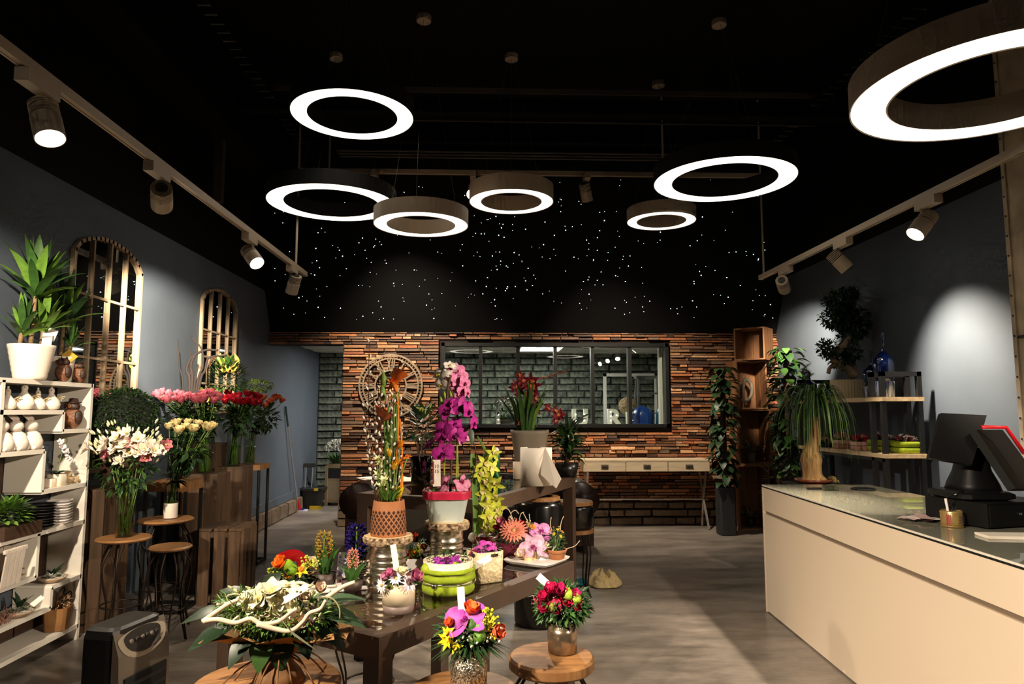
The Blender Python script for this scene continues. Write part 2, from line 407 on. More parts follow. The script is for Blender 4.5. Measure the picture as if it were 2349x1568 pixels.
ladder(aZ(585, 177, 4.52).x, 'cable ladder with bright rungs under the ceiling at the left')
ladder(aZ(1905, 210, 4.52).x, 'cable ladder with bright rungs under the ceiling at the right')
# ---- tracks
def track(name, label, a, b, rods, top=4.9):
    a, b = V(a), V(b); o = thing('lighting_track', label, 'track', a); d = b - a; L = d.length; rz = math.atan2(d.y, d.x); o.rotation_euler.z = rz
    MB().bb((0, -.02, 0), (L, .02, .042)).build('track_rail', m_steel, o)
    for s in (-.02, .012): MB().bb((.01, s, -.006), (L - .01, s + .008, 0)).build('track_lip', m_steel, o)
    MB().bb((0, -.021, -.007), (.02, .021, .043)).build('end_cap', m_steel, o); MB().bb((L - .02, -.021, -.007), (L, .021, .043)).build('end_cap', m_steel, o)
    for q in rods: MB().tube([(q, 0, .04), (q, 0, top - a.z)], .011, 6).build('hanging_rod', m_steel, o)
    return o
ZR = 2.9
track('', 'long lighting track hanging along the left wall', (-1.96, -2.5, ZR), (-1.96, 7.43, ZR), (1.0, 4.9, 9.55))
track('', 'long lighting track hanging along the right wall', (2.98, -2.5, ZR), (2.98, 7.45, ZR), (1.0, 5.6, 9.85))
tt = aY(690, 395, 7.3); tu = aY(1740, 412, 7.3)
track('', 'lighting track hanging crosswise in front of the starry wall', (tt.x, 7.3, tt.z), (tu.x, 7.3, tt.z), (.3, 3.9))
def spot(p, tgt, label, on=1.0, lens=True, cone=50, blend=.6, power=None):
    """a track head: adapter box under the track, neck, finned body aimed at tgt"""
    o = thing('track_spotlight', label, 'spotlight', p, group='track spotlights')
    MB().bb((-.03, -.13, -.06), (.03, .09, 0)).build('driver_box', m_steel, o)
    MB().tube([(0, .05, -.06), (0, .05, -.12)], .012, 8).build('neck', m_steel, o)
    c = V((0, .05, -.16)); d = (V(tgt) - (V(p) + c)).normalized(); M = look(d, p=c)
    MB().lathe([(.055, -.02), (.062, -.01), (.062, .1), (.058, .1), (.055, .085)], 24, M=M).build('lamp_body', m_steel, o, smooth=False)
    fm = MB().lathe([(.06, -.004), (.06, .004)], 20).mesh('cooling_fin', m_steel)
    for i in range(5): inst('cooling_fin', fm, o, M @ T(0, 0, -.03 - i * .014))
    MB().tube([(0, 0, -.1), (0, 0, -.02)], .035, 10, M=M).build('heat_core', m_dgrey, o)
    MB().lathe([(.0, .096), (.056, .096)], 24, M=M).build('lens', mat('spot_lens_glow', (255, 244, 224), emit=12, nosamp=1) if on else m_dgrey, o)
    if on:
        l = bpy.data.lights.new('spot_beam', 'SPOT'); l.energy = (power or SPOT_W) * on; l.color = WARM; l.spot_size = math.radians(cone); l.spot_blend = blend; l.shadow_soft_size = .05
        lo = bpy.data.objects.new('spot_beam', l); COL.objects.link(lo); lo.parent = o
        lo.matrix_local = M @ T(0, 0, .11) @ Rx(PI)
    return o
# left track heads (seen ones first)
def rail(px, py, x): q = aX(px, py, x); return V((x, q.y, ZR - .006))
spot(rail(95, 190, -1.96), (-1.0, 2.5, .3), 'nearest track spotlight on the left track, glowing lens towards the room', .6)
spot(rail(365, 385, -1.96), (XL, 6.25, 2.0), 'track spotlight on the left track above the big arched mirror', 5, cone=36, blend=.7)
spot(rail(575, 540, -1.96), (-.4, 4.6, .9), 'track spotlight on the left track with a bright lens above the roses', .6)
spot(rail(672, 607, -1.96), (XL + .2, 7.9, 1.0), 'last track spotlight at the far end of the left track', .15)
spot(V((-1.96, 2.0, ZR - .006)), (XL + .1, 4.1, 1.6), 'track spotlight on the left track over the white shelves', 1.9)
spot(V((-1.96, .6, ZR - .006)), (-.62, 2.1, .9), 'track spotlight on the left track aimed at the front table', 2.2, cone=40, blend=.9)
spot(V((-1.96, -.4, ZR - .006)), (2.0, 3.5, .4), 'track spotlight on the left track aimed at the white counter', 5.5, cone=33, blend=.8)
# right track heads
spot(rail(2125, 470, 2.98), (.9, 4.3, .3), 'nearest track spotlight on the right track with a bright lens', 1.7, cone=60, blend=.9)
spot(rail(1930, 555, 2.98), (XR, 5.5, 1.65), 'middle track spotlight on the right track', 1.7, cone=80, blend=1)
spot(rail(1800, 622, 2.98), (XR, 8.3, 2.1), 'last track spotlight at the far end of the right track', 2.6, cone=50, blend=.9)
spot(V((2.98, 2.4, ZR - .006)), (2.6, 4.4, .92), 'track spotlight on the right track above the till', .9)
spot(V((2.98, .2, ZR - .006)), (-.2, 3.15, 1.3), 'track spotlight on the right track aimed at the table flowers', 3.3, cone=32)
spot(V((2.98, 1.3, ZR - .006)), (.25, 4.7, 1.0), 'track spotlight on the right track aimed at the tall table', 2.0, cone=30, blend=.8)
# crosswise track heads
spot(V((aY(1085, 405, 7.3).x, 7.3, tt.z - .006)), (-.6, 4.0, .8), 'track spotlight half hidden behind a ring lamp', 1.0)
spot(V((aY(1345, 408, 7.3).x, 7.3, tt.z - .006)), (1.9, 9.0, .9), 'dark track spotlight facing the back wall above the console', 1.9, cone=80, blend=.9)
spot(V((aY(860, 405, 7.3).x, 7.3, tt.z - .006)), (-.9, YB, 1.5), 'track spotlight behind the left ring lamps facing the back wall', 1.7, cone=80, blend=.9)
# ---- ring lamps
m_ringglow = mat('ring_diffuser_glow', (255, 243, 222), emit=RING_L)
def ring(px, py, w, D, h, dark, label, wd=.145, at=None):
    """px,py centre of the lit face in the photo, w its width there, D its real diameter"""
    dist = FPX * D / w; d = ray(px, py); p = V(at) if at else _C + d * (dist / d.dot(_F)); R = D / 2; m = m_steeld if dark else m_steel
    o = thing('ring_lamp', label, 'ring lamp', p, group='ring lamps under the ceiling'); q = wd * D / 1.2 + .02
    MB().lathe([(R - .006, .004), (R, 0), (R, h), (R - .02, h), (R - .02, .006)], 72, cap=False).build('outer_band', m, o)
    MB().lathe([(R - q + .02, .006), (R - q + .02, h), (R - q, h), (R - q, 0), (R - q + .006, .004)], 72, cap=False).build('inner_band', m, o)
    k = 72; a = MB(); b = MB()
    for rr, bb_, z0 in ((0, b, h - .004), (1, a, .003)):
        vs = []; fs = []
        for j in range(k):
            t = 2 * PI * j / k
            vs += [((R - .007) * math.cos(t), (R - .007) * math.sin(t), z0), ((R - q + .007) * math.cos(t), (R - q + .007) * math.sin(t), z0)]
        for j in range(k): fs.append((2 * j, 2 * j + 1, (2 * j + 3) % (2 * k), (2 * j + 2) % (2 * k)))
        bb_.add(vs, fs)
    b.build('top_plate', m, o); a.build('diffuser', m_ringglow, o)
    top = 4.9 - p.z
    for i in range(3):
        t = 2 * PI * i / 3 + .5
        MB().tube([((R - q / 2) * math.cos(t), (R - q / 2) * math.sin(t), h), (.03 * math.cos(t), .03 * math.sin(t), top - .03)], .0018, 4).build('cable', m_pipe, o)
    MB().lathe([(.0, top - .05), (.06, top - .05), (.065, top - .045), (.065, top)], 20).build('ceiling_rose', m_steel, o)
    return o
ring(809, 267, 278, .95, .14, 1, 'topmost ring lamp at the left, dark band, bright face')
ring(762, 468, 290, 1.2, .14, 1, 'leftmost ring lamp, below the topmost left one, dark band')
ring(966, 517, 216, .8, .13, 0, 'smaller ring lamp with grey band, lowest of the left cluster')
ring(1173, 464, 193, .8, .155, 0, 'ring lamp with grey band hanging in the middle of the photo')
ring(1661, 416, 318, 1.2, .14, 1, 'large thin dark ring lamp over the console at the right')
ring(1517, 508, 156, .7, .13, 0, 'smallest ring lamp with grey band, under the large right one')
ring(2275, 212, 590, 1.2, .14, 0, 'huge near ring lamp with grey band cut by the right edge', wd=.15)
ring(0, 0, 1, 1.2, .14, 0, 'ring lamp above the shop front, mirrored at the left of the window', at=(-.48, -.9, 3.12))
ring(0, 0, 1, 1.05, .14, 0, 'ring lamp above the shop front, mirrored in the middle of the window', at=(2.2, -1.5, 3.03))
# ================================================================ flower and leaf library (shared meshes)
_fm = {}
def pmat(c, rough=.55, var=.28): return mat('petal_%d_%d_%d' % c, c, rough, var=var, scale=5, spec=.3)
def lmat(c, rough=.42, rand=.25): return mat('leaf_%d_%d_%d' % c, c, rough, var=.18, scale=30, rand=rand, spec=.4)
G_DK, G_MD, G_LT, G_YL, G_GR = (32, 56, 27), (54, 88, 36), (88, 122, 44), (146, 166, 50), (70, 92, 66)
m_stem = mat('stem_green', (92, 120, 50), .5, var=.15, scale=20)
m_twig = mat('brown_twig', (74, 50, 34), .8, var=.25, scale=30)
m_soil = mat('potting_soil', (44, 32, 24), .95, var=.3, scale=60, bump=.6)
def leaf(c=G_MD, wr=.4, curl=-.5, cup=.12, tip=.75, n=5):
    k = ('leaf', c, wr, curl, cup, tip)
    if k not in _fm: _fm[k] = MB().petal(1, wr, None, curl, cup, n, tip, 3, .12).mesh('leaf', lmat(c), True)
    return _fm[k]
YC = (236, 196, 40)
def flower(kind, c, c2=None):
    """unit-diameter flower facing +Z, centre at the origin"""
    k = (kind, c, c2)
    if k in _fm: return _fm[k]
    m = MB(); rr = random.Random(hash(kind) % 99 if 0 else len(kind) * 7); ms = [pmat(c), pmat(c2 or c)]
    if kind == 'rose':
        for ring_, (n, L, W, tilt, r0) in enumerate(((5, .6, .56, .82, .12), (5, .6, .5, 1.1, .1), (4, .56, .42, 1.3, .06), (3, .5, .3, 1.42, .03))):
            for i in range(n):
                a = 2 * PI * (i + ring_ * .4) / n
                m.petal(L, W, Rz(a) @ T(0, r0, -.24) @ Rx(tilt), .55 - .2 * ring_ if ring_ < 2 else -.5, .28, 3, .55)
        m.mi = 1; m.lathe([(0, -.3), (.1, -.26), (.16, -.18), (.1, -.1)], 8); m.mi = 0
    elif kind == 'daisy':
        for i in range(14): m.petal(.46, .17, Rz(2 * PI * i / 14) @ T(0, .06, 0) @ Rx(.18 + .12 * (i % 2)), -.3, .1, 3, .6)
        m.mi = 1; m.ball((0, 0, .03), .12, 8, 4, (1, 1, .5))
    elif kind == 'gerbera':
        for L, n, t in ((.48, 22, .12), (.36, 18, .3), (.22, 14, .5)):
            for i in range(n): m.petal(L, .11, Rz(2 * PI * (i + L) / n) @ T(0, .04, .0) @ Rx(t), -.15, .1, 3, .5)
        m.mi = 1; m.ball((0, 0, .03), .09, 8, 4, (1, 1, .4))
    elif kind == 'orchid':
        for a in (0, 2.2, -2.2): m.petal(.5, .3, Rz(a) @ T(0, .02, -.05) @ Rx(.02), .25, .12, 5, .5)
        for a in (1.2, -1.2): m.petal(.5, .52, Rz(a) @ T(0, .03, .02) @ Rx(.22), -.5, -.1, 6, .5, 5)
        m.mi = 1; m.petal(.2, .2, Rz(PI) @ T(0, .02, .05) @ Rx(.9), -1.2, .3, 3); m.ball((0, .02, .06), .055, 6, 4)
        for a in (.7, -.7): m.petal(.13, .1, Rz(PI + a) @ T(0, .03, .05) @ Rx(.7), .8, .2, 3)
    elif kind == 'cymbidium':
        for i in range(5): m.petal(.52, .24, Rz(2 * PI * i / 5) @ Rx(.3), -.5, .2, 4, .8)
        m.mi = 1; m.petal(.26, .22, Rz(PI) @ T(0, .02, .05) @ Rx(.8), -1.3, .4, 3); m.ball((0, .02, .07), .05, 6, 4)
    elif kind == 'ball':
        m.ball((0, 0, 0), .5, 14, 9, jit=.07)
    elif kind == 'pin':
        for i in range(60):
            t = math.acos(1 - (i + .5) / 60); a = i * 2.4; d = V((math.sin(t) * math.cos(a), math.sin(t) * math.sin(a), math.cos(t)))
            m.petal(.32, .09, blade((d + V((0, 0, .25))), d * .2), -.6, .2, 2, .6)
        m.mi = 1; m.ball((0, 0, 0), .24, 8, 5); m.mi = 0
    elif kind == 'tulip':
        for i in range(6): m.petal(.9, .44, Rz(PI / 3 * i) @ T(0, .1, -.35) @ Rx(1.3 - .12 * (i % 2)), .35 if i % 2 else .28, .25, 4, .62)
    elif kind == 'bud':
        m.lathe([(0, -.5), (.12, -.45), (.2, -.15), (.17, .15), (.07, .42), (0, .5)], 8)
    elif kind == 'freesia':
        for i in range(6): m.petal(.62, .26, Rz(PI / 3 * i) @ T(0, .03, -.3) @ Rx(1.05), -.35, .25, 4, .7)
        m.mi = 1; m.lathe([(0, -.6), (.05, -.55), (.09, -.25), (.06, -.1)], 7)
    elif kind == 'calla':
        for i in range(14):
            pass
        vs = []; fs = []; n = 18; kk = 7
        for i in range(kk):
            t = i / (kk - 1)
            for j in range(n):
                a = 2 * PI * j / n; fl = .5 + .5 * math.cos(a); r = .03 + .25 * t ** 1.5
                vs.append((r * math.sin(a), r * math.cos(a) * 1.0 + .05 * t, -.75 + t * (.75 + .38 * fl * t) - .12 * t * t * (1 - fl)))
        for i in range(kk - 1):
            for j in range(n): a = i * n + j; b = i * n + (j + 1) % n; fs.append((a, b, b + n, a + n))
        m.add(vs, fs); m.mi = 1; m.tube([(0, 0, -.5), (0, .03, .12)], [.05, .03], 6)
    elif kind == 'cluster':
        for i in range(26):
            d = V((rr.gauss(0, 1), rr.gauss(0, 1), rr.gauss(.2, 1))).normalized() * rr.uniform(.2, .5); m.ball(d, rr.uniform(.05, .09), 5, 3)
        m.mi = 1
        for i in range(8):
            d = V((rr.gauss(0, 1), rr.gauss(0, 1), rr.gauss(.2, 1))).normalized(); m.tube([d * .4, (0, 0, -.5)], .012, 4, False)
    elif kind == 'spike':
        for i in range(64):
            t = i / 64; a = i * 2.4; q = .17 * math.sin(PI * (t * .85 + .12)) ** .6 + .02; p = V((q * math.cos(a), q * math.sin(a), t - .5))
            for s in range(4): m.petal(.2, .08, T(*p) @ Rz(a - PI / 2) @ Rx(.5) @ Ry(s * PI / 2) @ Rx(.35), -1.2, .1, 2)
        m.mi = 1; m.tube([(0, 0, -.55), (0, 0, .45)], .03, 6); m.mi = 0
    elif kind == 'lisi':
        for i in range(6): m.petal(.55, .46, Rz(PI / 3 * i) @ T(0, .05, -.2) @ Rx(.95 - .25 * (i % 2)), -.25, .25, 3, .55)
        m.mi = 1; m.ball((0, 0, -.02), .1, 6, 4)
    elif kind == 'narcissus':
        for i in range(6): m.petal(.46, .24, Rz(PI / 3 * i) @ Rx(.15), -.2, .1, 3, .65)
        m.mi = 1; m.lathe([(.06, 0), (.1, .1), (.14, .2), (.12, .2), (.05, .05)], 10)
    elif kind == 'pussy':
        m.lathe([(0, -.5), (.2, -.4), (.3, -.05), (.22, .3), (0, .5)], 7)
    elif kind == 'succulent':
        for L, n, t in ((.5, 8, .25), (.42, 7, .55), (.3, 6, .9), (.18, 4, 1.2)):
            for i in range(n): m.petal(L, .2, Rz(2 * PI * (i + L * 3) / n) @ T(0, .02, 0) @ Rx(t), .3, .25, 3, .8)
    me = m.mesh('flower_head', ms, kind not in ('pin', 'cluster')); _fm[k] = me; return me
def put(parent, kind, c, p, d, size, name=None, c2=None, roll=None):
    return inst(name or {'rose': 'rose_head', 'ball': 'button_bloom', 'pin': 'pincushion_bloom', 'cluster': 'filler_sprig', 'bud': 'bud', 'pussy': 'catkin', 'spike': 'flower_spike'}.get(kind, kind + '_bloom'),
                flower(kind, c, c2), parent, look(d, p=p, s=size, roll=U(0, 6.28) if roll is None else roll))
def putleaf(parent, p, d, L, c=G_MD, wr=.4, curl=-.5, tip=.75, up=(0, 0, 1), cup=.12, name='leaf'):
    return inst(name, leaf(c, wr, curl, cup, tip), parent, blade(d, p, L, up))
def bush(name, parent, c, rad, n, c0, L=.03, wr=.5, seed=1, shell=.35, cols=(G_DK, G_MD), kind='stuff', bias=0):
    """a mass of small leaves, joined: nobody could count them"""
    rr = random.Random(seed); m = MB()
    for i in range(n):
        d = V((rr.gauss(0, 1), rr.gauss(0, 1), rr.gauss(0, 1) + bias)).normalized(); q = 1 - shell * rr.random() ** 1.5
        p = V((c0[0] + d.x * rad[0] * q, c0[1] + d.y * rad[1] * q, c0[2] + d.z * rad[2] * q))
        m.mi = 0 if rr.random() < .55 else 1
        e = (d + V((rr.gauss(0, .5), rr.gauss(0, .5), rr.gauss(.1, .5)))).normalized(); l = L * rr.uniform(.7, 1.3)
        m.petal(l, l * wr, blade(e, p, 1, (rr.gauss(0, .4), rr.gauss(0, .4), 1)), -.6, .15, 2, .75, 3, .1)
    return m.build(name, [lmat(x, .38, 0) for x in cols], parent, True, kind=kind)
def stemset(parent, pairs, r=.003, m=None, name='stem', kind=None):
    for a, b, bow in pairs: MB().tube(arc(a, b, bow, 5), r, 5).build(name, m or m_stem, parent, True)
def pot_lathe(parent, prof, m, name='pot', n=32, soil=None, sq=0, smooth=True):
    o = MB().lathe(prof, n, sq=sq).build(name, m, parent, smooth)
    if soil:
        MB().lathe([(soil[0], soil[1] - .01), (soil[0], soil[1])], n if not sq else 24, sq=sq).build('soil', m_soil, parent)
    return o
def dirdome(i, n, top=.05, low=1.35, seed=0):
    t = top + (low - top) * ((i + .5) / n) ** .55; a = i * 2.39996 + seed
    return V((math.sin(t) * math.cos(a), math.sin(t) * math.sin(a), math.cos(t)))
def loc(o, px, py, Y):
    """photo pixel at depth Y, in o's own frame (o unrotated)"""
    return aY(px, py, Y) - o.location
def tagcard(parent, p, d, w, h, nrm=(0, -1, .3), name='price_tag', col=(236, 226, 214)):
    """small stiff card: bottom at p, rising along d"""
    y = V(d).normalized(); z = V(nrm); z = (z - y * z.dot(y)).normalized(); x = y.cross(z)
    M = Mx.Translation(V(p)) @ Mx((x, y, z)).transposed().to_4x4()
    o = MB().bb((-w / 2, 0, -.0006), (w / 2, h, .0006), M).build(name, mat('card_%d_%d_%d' % col, col, .6), parent)
    return o, M
m_print = mat('dark_print', (56, 48, 52), .7)
# ================================================================ tables and stools in the middle
m_tbl = mat('dark_brown_metal', (66, 50, 40), .4, var=.12, scale=6, spec=.4)
m_tglass = glassmat('table_glass', (228, 222, 212), 1.6)
m_oak = mat('oiled_oak', (124, 84, 48), .5, c2=(152, 108, 64), scale=5, stretch=(1, 9, 1), bump=.05, rand=.08)
m_wire = mat('dark_wire', (40, 28, 22), .45, .6)
m_kraft = mat('kraft_paper', (172, 126, 74), .8, var=.12, scale=12, bump=.1)
m_chrome = mat('chrome', (200, 200, 205), .12, 1)
def table(name, label, A, ang, Lx, Ly, H, ap, leg, gl=True):
    o = thing(name, label, 'table', (A[0], A[1], 0), ang)          # corner at the origin, x along the long side, y to the left
    for x in (leg / 2, Lx - leg / 2):
        for y in (leg / 2, Ly - leg / 2): MB().box((x, y, (H - ap) / 2), (leg, leg, H - ap)).build('leg', m_tbl, o)
    w = .055
    for a, b in (((0, 0), (Lx, w)), ((0, Ly - w), (Lx, Ly)), ((0, w), (w, Ly - w)), ((Lx - w, w), (Lx, Ly - w))):
        MB().bb((a[0], a[1], H - ap), (b[0], b[1], H)).build('frame_rail', m_tbl, o)
    MB().bb((w, w, H - .014), (Lx - w, Ly - w, H - .002)).build('glass_top', m_tglass, o)
    return o
TA, TANG = V((-.338, 2.271, 0)), math.atan2(1.096, .741)
table('display_table', 'dark framed glass table carrying the potted arrangements in front', TA, TANG, 1.33, .8, .75, .07, .065)
table('bar_table', 'tall dark framed glass table behind the front table', V((-.02, 3.94, 0)), math.atan2(1.45, .69), 1.6, .85, .965, .075, .075)
def stool(label, p, R, H, th=.035, legs=3, wire='hair', rot=0, top=None):
    o = thing('round_stool', label, 'stool', (p[0], p[1], 0), rot, 'round wooden stools')
    MB().lathe([(0, H - th), (R - .012, H - th), (R, H - th + .01), (R, H - .008), (R - .008, H), (0, H)], 40).build('seat', top or m_oak, o, False)
    for i in range(legs):
        a = 2 * PI * i / legs; c, s = math.cos(a), math.sin(a); pr = V((-s, c, 0)); q = V((c, s, 0))
        for k in (-1, 1):
            MB().tube(spline([q * R * .55 + pr * k * .02 + V((0, 0, H - th)), q * R * .95 + pr * k * .045 + V((0, 0, H * .72)), q * R * .72 + pr * k * .02 + V((0, 0, H * .35)), q * R * 1.0 + pr * k * .006 + V((0, 0, .006))], 5), .0055, 6).build('leg', m_wire, o, True)
    MB().tube([(R * .72 * math.cos(t), R * .72 * math.sin(t), H * .36) for t in [2 * PI * j / 24 for j in range(25)]], .005, 6, False).build('foot_ring', m_wire, o, True)
    return o
pR = aZ(1265, 1502, .62); stool('round oak stool at the right carrying the red bouquet jar', pR, .147, .62, .045, 4)
pL = aZ(612, 1562, .66); stool('large round oak stool under the white bouquet, nearest at the left', pL, .215, .66, .03, 4, rot=.4)
pM = aZ(1062, 1580, .6); stool('round oak stool in the middle front under the glitter jar', pM, .172, .6, .035, 4, rot=.2)
p = aZ(850, 1402, .5); stool('round oak stool pushed under the glass table', p, .16, .5, .03, 3, rot=1.0)
# ---------------- tin cans with wood slices
m_tin = mat('shiny_tin', (214, 204, 186), .26, 1)
m_slice = mat('pale_cut_wood', (206, 170, 118), .7, c2=(226, 194, 146), scale=9)
m_bark = mat('rough_bark', (70, 48, 34), .95, c2=(186, 158, 124), scale=70, bump=1)
def tin(label, p, r, h, R2, th=.03):
    o = thing('tin_can', label, 'tin can', p)
    prof = [(r - .004, 0), (r, .004), (r, .012), (r - .003, .014)]
    for i in range(5):
        z = .03 + i * (h - .06) / 5; prof += [(r - .003, z), (r + .002, z + .004), (r - .003, z + .009)]
    prof += [(r - .003, h - .012), (r, h - .008), (r, h)]
    MB().lathe(prof, 36).build('can_body', m_tin, o, True)
    o2 = thing('wood_slice', label.replace('ribbed tin can', 'round wood slice with bark on the tin'), 'wood slice', (p[0], p[1], p[2] + h))
    rr = random.Random(int(p[0] * 1000)); J = [1 + rr.uniform(-.05, .05) for _ in range(40)]
    MB().lathe([(0, th), (R2 * .96, th)], 40, wob=lambda i, j: J[j]).build('cut_face', m_slice, o2)
    MB().lathe([(0, 0), (R2 * .95, 0), (R2, th * .3), (R2 * 1.01, th * .7), (R2 * .965, th * .98)], 40, wob=lambda i, j: J[j] * (1 + rr.uniform(-.02, .02)), cap=False).build('bark', m_bark, o2)
    return V((p[0], p[1], p[2] + h + th))
TZ = .7502
p1 = aZ(889, 1345, TZ); q1 = tin('ribbed tin can under the terracotta pot', p1, .076, .175, .098)
p2 = aZ(1024, 1312, TZ); q2 = tin('ribbed tin can under the pale blue pot', p2, .075, .19, .1, .032)
# ---------------- terracotta lattice pot with the tall spring arrangement
m_terra = mat('terracotta', (156, 98, 58), .75, var=.12, scale=14, bump=.1)
o = thing('tall_spring_arrangement', 'tall arrangement of catkins, callas and freesias in a terracotta pot', 'flower arrangement', q1); k = q1.y / FPX
R1, R2, hp = 40 * k, 34 * k, 76 * k
pot_lathe(o, [(R1 - .002, 0), (R1, .004), (R1 * .98, hp * .4), (R2, hp), (R2 - .006, hp), (R2 - .007, hp - .03)], m_terra, 'pot', 36, (R2 - .006, hp - .02))
lt = MB()
for j in range(22):
    for i in range(7):
        a = 2 * PI * (j + .5 * (i % 2)) / 22; z = .016 + i * hp * .095; rr = R1 * (1 - .05 * z / hp) if z < hp * .4 else R1 * .98 + (R2 - R1 * .98) * (z / hp - .4) / .6
        lt.add([(-.007, 0, 0), (0, 0, -.009), (.007, 0, 0), (0, 0, .009)], [(0, 1, 2, 3)], Rz(a + PI / 2) @ T(0, -rr - .0008, z))
lt.build('lattice_cutouts', mat('dark_cutout', (58, 28, 16), .9), o, kind='stuff')
Y = q1.y
def L_(px, py, dy=0): return loc(o, px, py, Y + dy)
for i, (bx, tx, ty, bo) in enumerate(((862, 848, 782, -8), (868, 836, 930, -6), (872, 870, 838, -4), (900, 908, 860, 3), (905, 915, 890, 6), (880, 885, 855, 0), (890, 900, 850, 0), (866, 842, 960, -5), (884, 872, 880, -3), (896, 902, 905, 2), (874, 856, 900, -4), (908, 918, 960, 3))):
    dy = U(-.04, .04); a, b = L_(bx, 1152), L_(tx, ty, dy); bw = (bo * k, 0, 0)
    MB().tube(arc(a, b, bw, 7), [.0028, .0026, .0024, .0022, .002, .0018, .0016, .0012], 5).build('willow_branch', m_twig, o, True)
    pts = arc(a, b, bw, 30)
    for j, p in enumerate(pts[3:]):
        if (j + i) % (2 if i not in (0,) else 3): continue
        s = 1 if j % 4 < 2 else -1; put(o, 'pussy', (222, 212, 198), p + V((s * .006, U(-.006, .002), .004)), (s * .5, -.2, 1), U(.014, .02))
for px, py, c, c2, d, s in ((915, 858, (214, 104, 40), (240, 180, 60), (.6, -.5, .8), .12), (882, 945, (200, 104, 60), (150, 80, 40), (.35, -.7, .75), .15), (905, 880, (224, 130, 50), None, (-.3, -.3, 1), .07)):
    p = L_(px, py); put(o, 'calla', c, p, d, s, c2=c2 or c, roll=PI * .75); stemset(o, [(p + V((0, .004, -s * .6)), L_(888, 1150), (.01, 0, 0))], .004)
for px, py, s in ((872, 1060, .05), (868, 1085, .055), (876, 1110, .06), (882, 1098, .05), (866, 1050, .04)):
    p = L_(px, py, -.02); put(o, 'freesia', (236, 226, 170), p, (U(-.5, .3), -.6, .8), s, c2=(150, 160, 70)); stemset(o, [(p, L_(884, 1150), (-.01, 0, 0))], .003)
for px, py, c, s, kd in ((912, 1060, (226, 150, 34), .04, 'tulip'), (918, 1020, (232, 146, 20), .045, 'tulip'), (934, 1048, (230, 130, 28), .05, 'narcissus'), (914, 1132, (240, 200, 30), .06, 'tulip'), (905, 1070, (224, 170, 50), .05, 'tulip'), (910, 925, (220, 150, 30), .03, 'narcissus'), (893, 1040, (222, 176, 40), .04, 'tulip')):
    p = L_(px, py, -.015); put(o, kd, c, p, (U(-.2, .5), -.4, .9), s, c2=(200, 90, 20)); stemset(o, [(p, L_(893, 1150), (.006, 0, 0))], .003)
for px, py, L, dx in ((888, 1030, 300, .02), (898, 1000, 250, .05), (878, 900, 90, -.05), (880, 870, 40, -.03)):
    put(o, 'bud', (104, 132, 54), L_(px, py), (dx, -.1, 1), .07)
for px in (876, 884, 891, 897, 903): MB().tube(arc(L_(px, 1150), L_(px + U(-6, 8), U(930, 1000)), (U(-.01, .01), 0, 0), 5), .0045, 6).build('stem', m_stem, o, True)
for a, b in ((( 916, 1150), (918, 960)), ((905, 1080), (912, 900)), ((920, 1140), (915, 1040))):
    MB().strip(arc(L_(*a), L_(*b), (.012, -.01, 0), 5), [.006] * 6, (1, 0, 0)).build('orange_ribbon', mat('orange_ribbon', (222, 128, 34), .5), o)
for i in range(10):
    a = U(-2.6, -.4); putleaf(o, V((R2 * .5 * math.cos(a), R2 * .5 * math.sin(a), hp)), (math.cos(a), math.sin(a) * .6, 1.4), U(.05, .09), G_LT if i % 3 else G_MD, .22)
# ---------------- pale blue pot with magenta orchids
o = thing('orchid_arrangement', 'magenta and pink orchids on a stand in a pale blue pot with crimson ribbon', 'flower arrangement', q2); k = q2.y / FPX; Y = q2.y
hp = 58 * k; m_bluepot = mat('pale_blue_glaze', (206, 218, 214), .35, var=.08, scale=5)
pot_lathe(o, [(36 * k, 0), (38 * k, .004), (49 * k, hp), (52 * k, hp + .004), (52 * k, hp + .012), (47 * k, hp + .012), (46 * k, hp - .02)], m_bluepot, 'pot', 32, (47 * k, hp), sq=5)
m_crim = mat('crimson_ribbon', (176, 18, 58), .5, var=.2, scale=10)
MB().lathe([(52.5 * k, hp - .012), (53 * k, hp + .012), (53.5 * k, hp + .022), (52 * k, hp + .024), (50 * k, hp + .01)], 40, sq=5, wob=lambda i, j: 1 + .015 * math.sin(j * 1.7 + i), cap=False).build('ribbon', m_crim, o, True)
bush('moss', o, None, (45 * k, 45 * k, .02), 260, (0, 0, hp + .015), .02, .3, 5, cols=(G_MD, G_LT))
trunk = [L_(1032, 1140), L_(1035, 1050), L_(1028, 960), L_(1026, 900), L_(1034, 860)]
MB().tube(spline(trunk, 6), .006, 6).build('support_branch', m_twig, o, True)
MB().tube(spline([L_(1005, 1140), L_(1000, 1060), L_(1040, 1000), L_(1048, 930), L_(1012, 850)], 6), .004, 6).build('support_branch', m_twig, o, True)
for x0, x1, y1 in ((1010, 1005, 960), (1018, 1022, 930), (1046, 1050, 950), (1052, 1048, 1000)): MB().tube([L_(x0, 1140), L_(x1, y1)], .0035, 6).build('green_tube_stake', mat('lime_stake', (150, 164, 70), .4), o)
MAG, MAG2 = (176, 42, 138), (104, 8, 76)
for px, py, s, d in ((1030, 940, 58, (-.3, -.8, .1)), (1058, 935, 62, (.2, -.9, .2)), (1075, 942, 52, (.8, -.5, 0)), (1087, 970, 46, (.9, -.4, -.1)), (1016, 985, 56, (-.5, -.8, .3)), (1048, 995, 58, (.1, -1, 0)), (1018, 1003, 48, (-.3, -.8, -.2)), (1018, 1040, 62, (-.2, -.9, .1)), (985, 1018, 46, (-.7, -.4, .6)), (974, 1070, 44, (-.9, -.3, 0)), (1044, 972, 40, (0, -.8, .5)), (1036, 925, 44, (-.4, -.7, .5))):
    put(o, 'orchid', MAG, L_(px, py, -.03), d, s * .88 * k, c2=MAG2, roll=U(-.4, .4))
